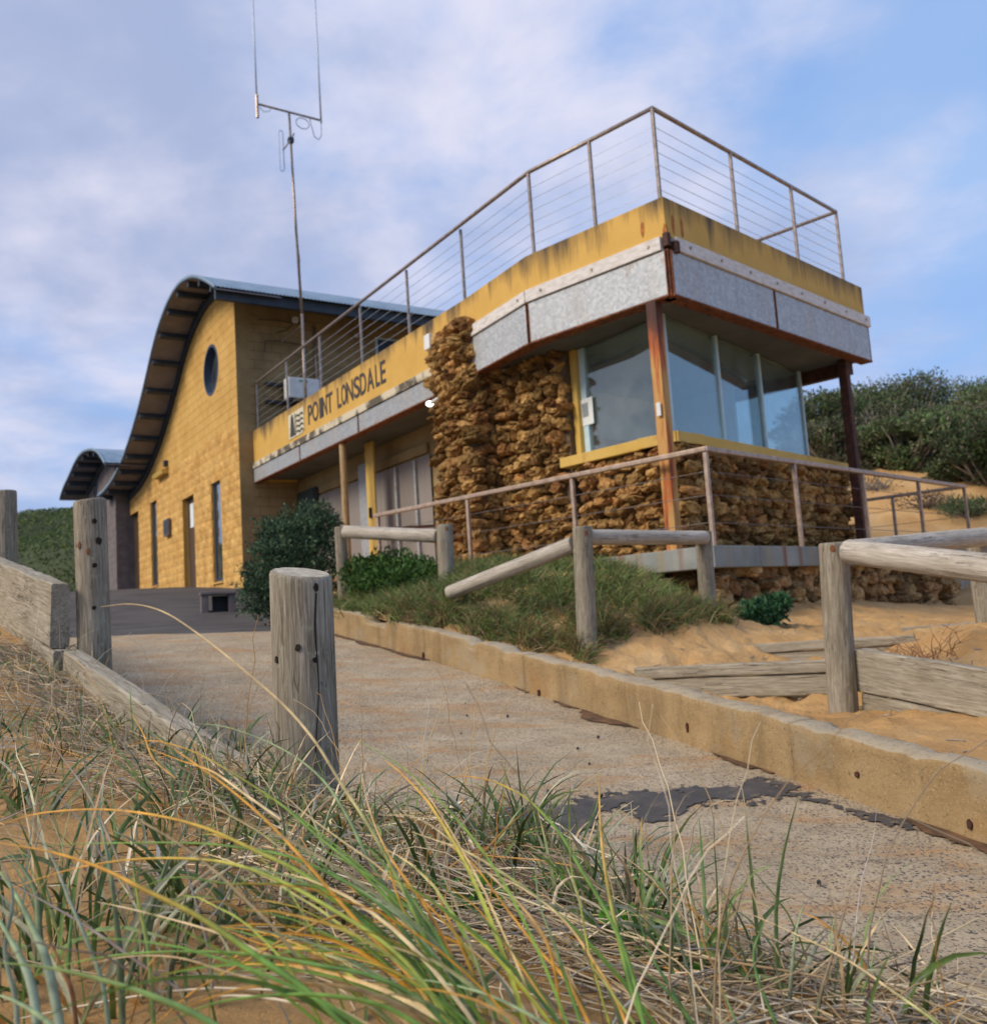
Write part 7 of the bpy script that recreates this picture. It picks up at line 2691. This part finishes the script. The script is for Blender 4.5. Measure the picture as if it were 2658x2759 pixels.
# close sage blades at the left edge
tus2 = thing('grass_tussock', 'silvery sage grass tussock at the lower left corner with stiff wide blades', 'grass tussock', (-0.62, 0.95, -0.44))
for a in (
    ([(-40, 600), (60, 740), (130, 880), (180, 1000), (230, 1240), (240, 1400)], 0.90, 1.0, .0125, SGE, (0.30, 0.36, 0.24), .5),
    ([(-60, 760), (20, 880), (90, 1010), (130, 1130), (150, 1300)], 0.88, 0.95, .0125, SGE, (0.30, 0.36, 0.24), .5),
    ([(100, 430), (200, 590), (270, 760), (330, 900), (400, 1090), (430, 1300)], 0.95, 1.1, .0085, (0.33, 0.38, 0.28), (0.24, 0.30, 0.17), .5),
    ([(150, 60), (240, 200), (320, 310), (390, 440), (460, 600), (520, 760)], 1.15, 1.45, .0048, (0.35, 0.27, 0.2), (0.3, 0.25, 0.17), .5),
    ([(340, 320), (385, 440), (415, 560), (445, 760), (470, 950), (480, 1150)], 1.1, 1.25, .0095, (0.22, 0.30, 0.17), (0.13, 0.18, 0.08), .5),
    ([(690, 520), (640, 650), (590, 800), (540, 950), (500, 1100)], 1.15, 1.22, .0090, (0.13, 0.17, 0.07), (0.11, 0.15, 0.07), .5),
    ([(430, 560), (440, 700), (460, 900), (470, 1060), (480, 1250)], 1.05, 1.1, .0125, (0.16, 0.21, 0.10), (0.14, 0.19, 0.09), .5),
    ([(760, 650), (720, 780), (690, 920), (670, 1050), (660, 1180)], 1.12, 1.16, .0082, (0.14, 0.16, 0.07), (0.11, 0.13, 0.06), .5),
    ([(-30, 660), (120, 740), (280, 830), (420, 920), (560, 1020), (700, 1110)], 1.02, 1.1, .0055, (0.30, 0.24, 0.22), (0.28, 0.22, 0.18), .5),
    ([(720, 560), (740, 680), (780, 820), (820, 980), (830, 1110)], 1.05, 1.1, .0045, (0.32, 0.28, 0.25), (0.3, 0.26, 0.22), .5),
    ([(1060, 260), (1040, 400), (960, 600), (880, 760), (800, 860)], 1.2, 1.35, .0035, (0.45, 0.42, 0.36), (0.3, 0.28, 0.22), .5),
    ([(520, 640), (540, 760), (570, 900), (590, 1050), (600, 1250)], 1.0, 1.06, .0092, YG, (0.26, 0.33, 0.09), .4),
    ([(300, 700), (280, 850), (270, 980), (265, 1150)], 1.05, 1.1, .0075, DKG, DKG, .5),
    ([(180, 880), (230, 1000), (280, 1120), (300, 1260)], .98, 1.0, .0085, (0.34, 0.17, 0.06), (0.30, 0.13, 0.05), .5),
    ([(-20, 1130), (60, 1160), (160, 1220), (250, 1300)], .86, .88, .0085, SGE, SGE, .5),
    ([(20, 560), (90, 640), (140, 740), (150, 860), (160, 1000)], 1.1, 1.2, .0105, (0.13, 0.18, 0.08), (0.12, 0.16, 0.07), .5),
    ([(-20, 570), (50, 740), (20, 960), (60, 1150), (70, 1300)], .92, .98, .0095, (0.26, 0.31, 0.22), (0.3, 0.35, 0.24), .5),
):
    blade(*a, parent=tus2)
# more blades filling both tufts
rg = random.Random(77)
for i in range(70):
    bx_, by_ = -0.01 + rg.gauss(0, 0.07), 0.97 + rg.gauss(0, 0.05)
    b3 = np.array([[bx_, by_, float(bankz(bx_, by_)) - 0.02]])
    L = rg.uniform(0.22, 0.46)
    P = arcs(b3, np.array([math.radians(rg.gauss(165, 24))]), np.array([rg.uniform(0.3, 0.9)]), np.array([L]), np.array([rg.uniform(0.5, 1.5)]), 14, 0.01)
    g_ = rg.random()
    cb = np.array(rg.choice([GRN, DKG, GRN, SGE, YG])) if g_ < 0.62 else np.array(rg.choice([ST, OR, (0.4, 0.3, 0.16)]))
    ct = np.array(rg.choice([OR, ST, tuple(cb), tuple(cb)]))
    f = np.linspace(0, 1, 14)
    Cc = (cb[None] + (ct - cb)[None] * np.clip((f - 0.5) * 2.5, 0, 1)[:, None])[None] * rg.uniform(0.75, 1.15)
    Wd = (rg.uniform(0.003, 0.006) * np.clip(1.12 - f ** 2.2, 0.05, 1))[None]
    V, F, C = ribbons(P, Wd, Cc, fold=0.6)
    arrmesh('blade', V, F, M['blade'], tus, True, C)

for o in bpy.data.objects:
    for k in ('wloc', 'wmat'):
        if k in o:
            del o[k]
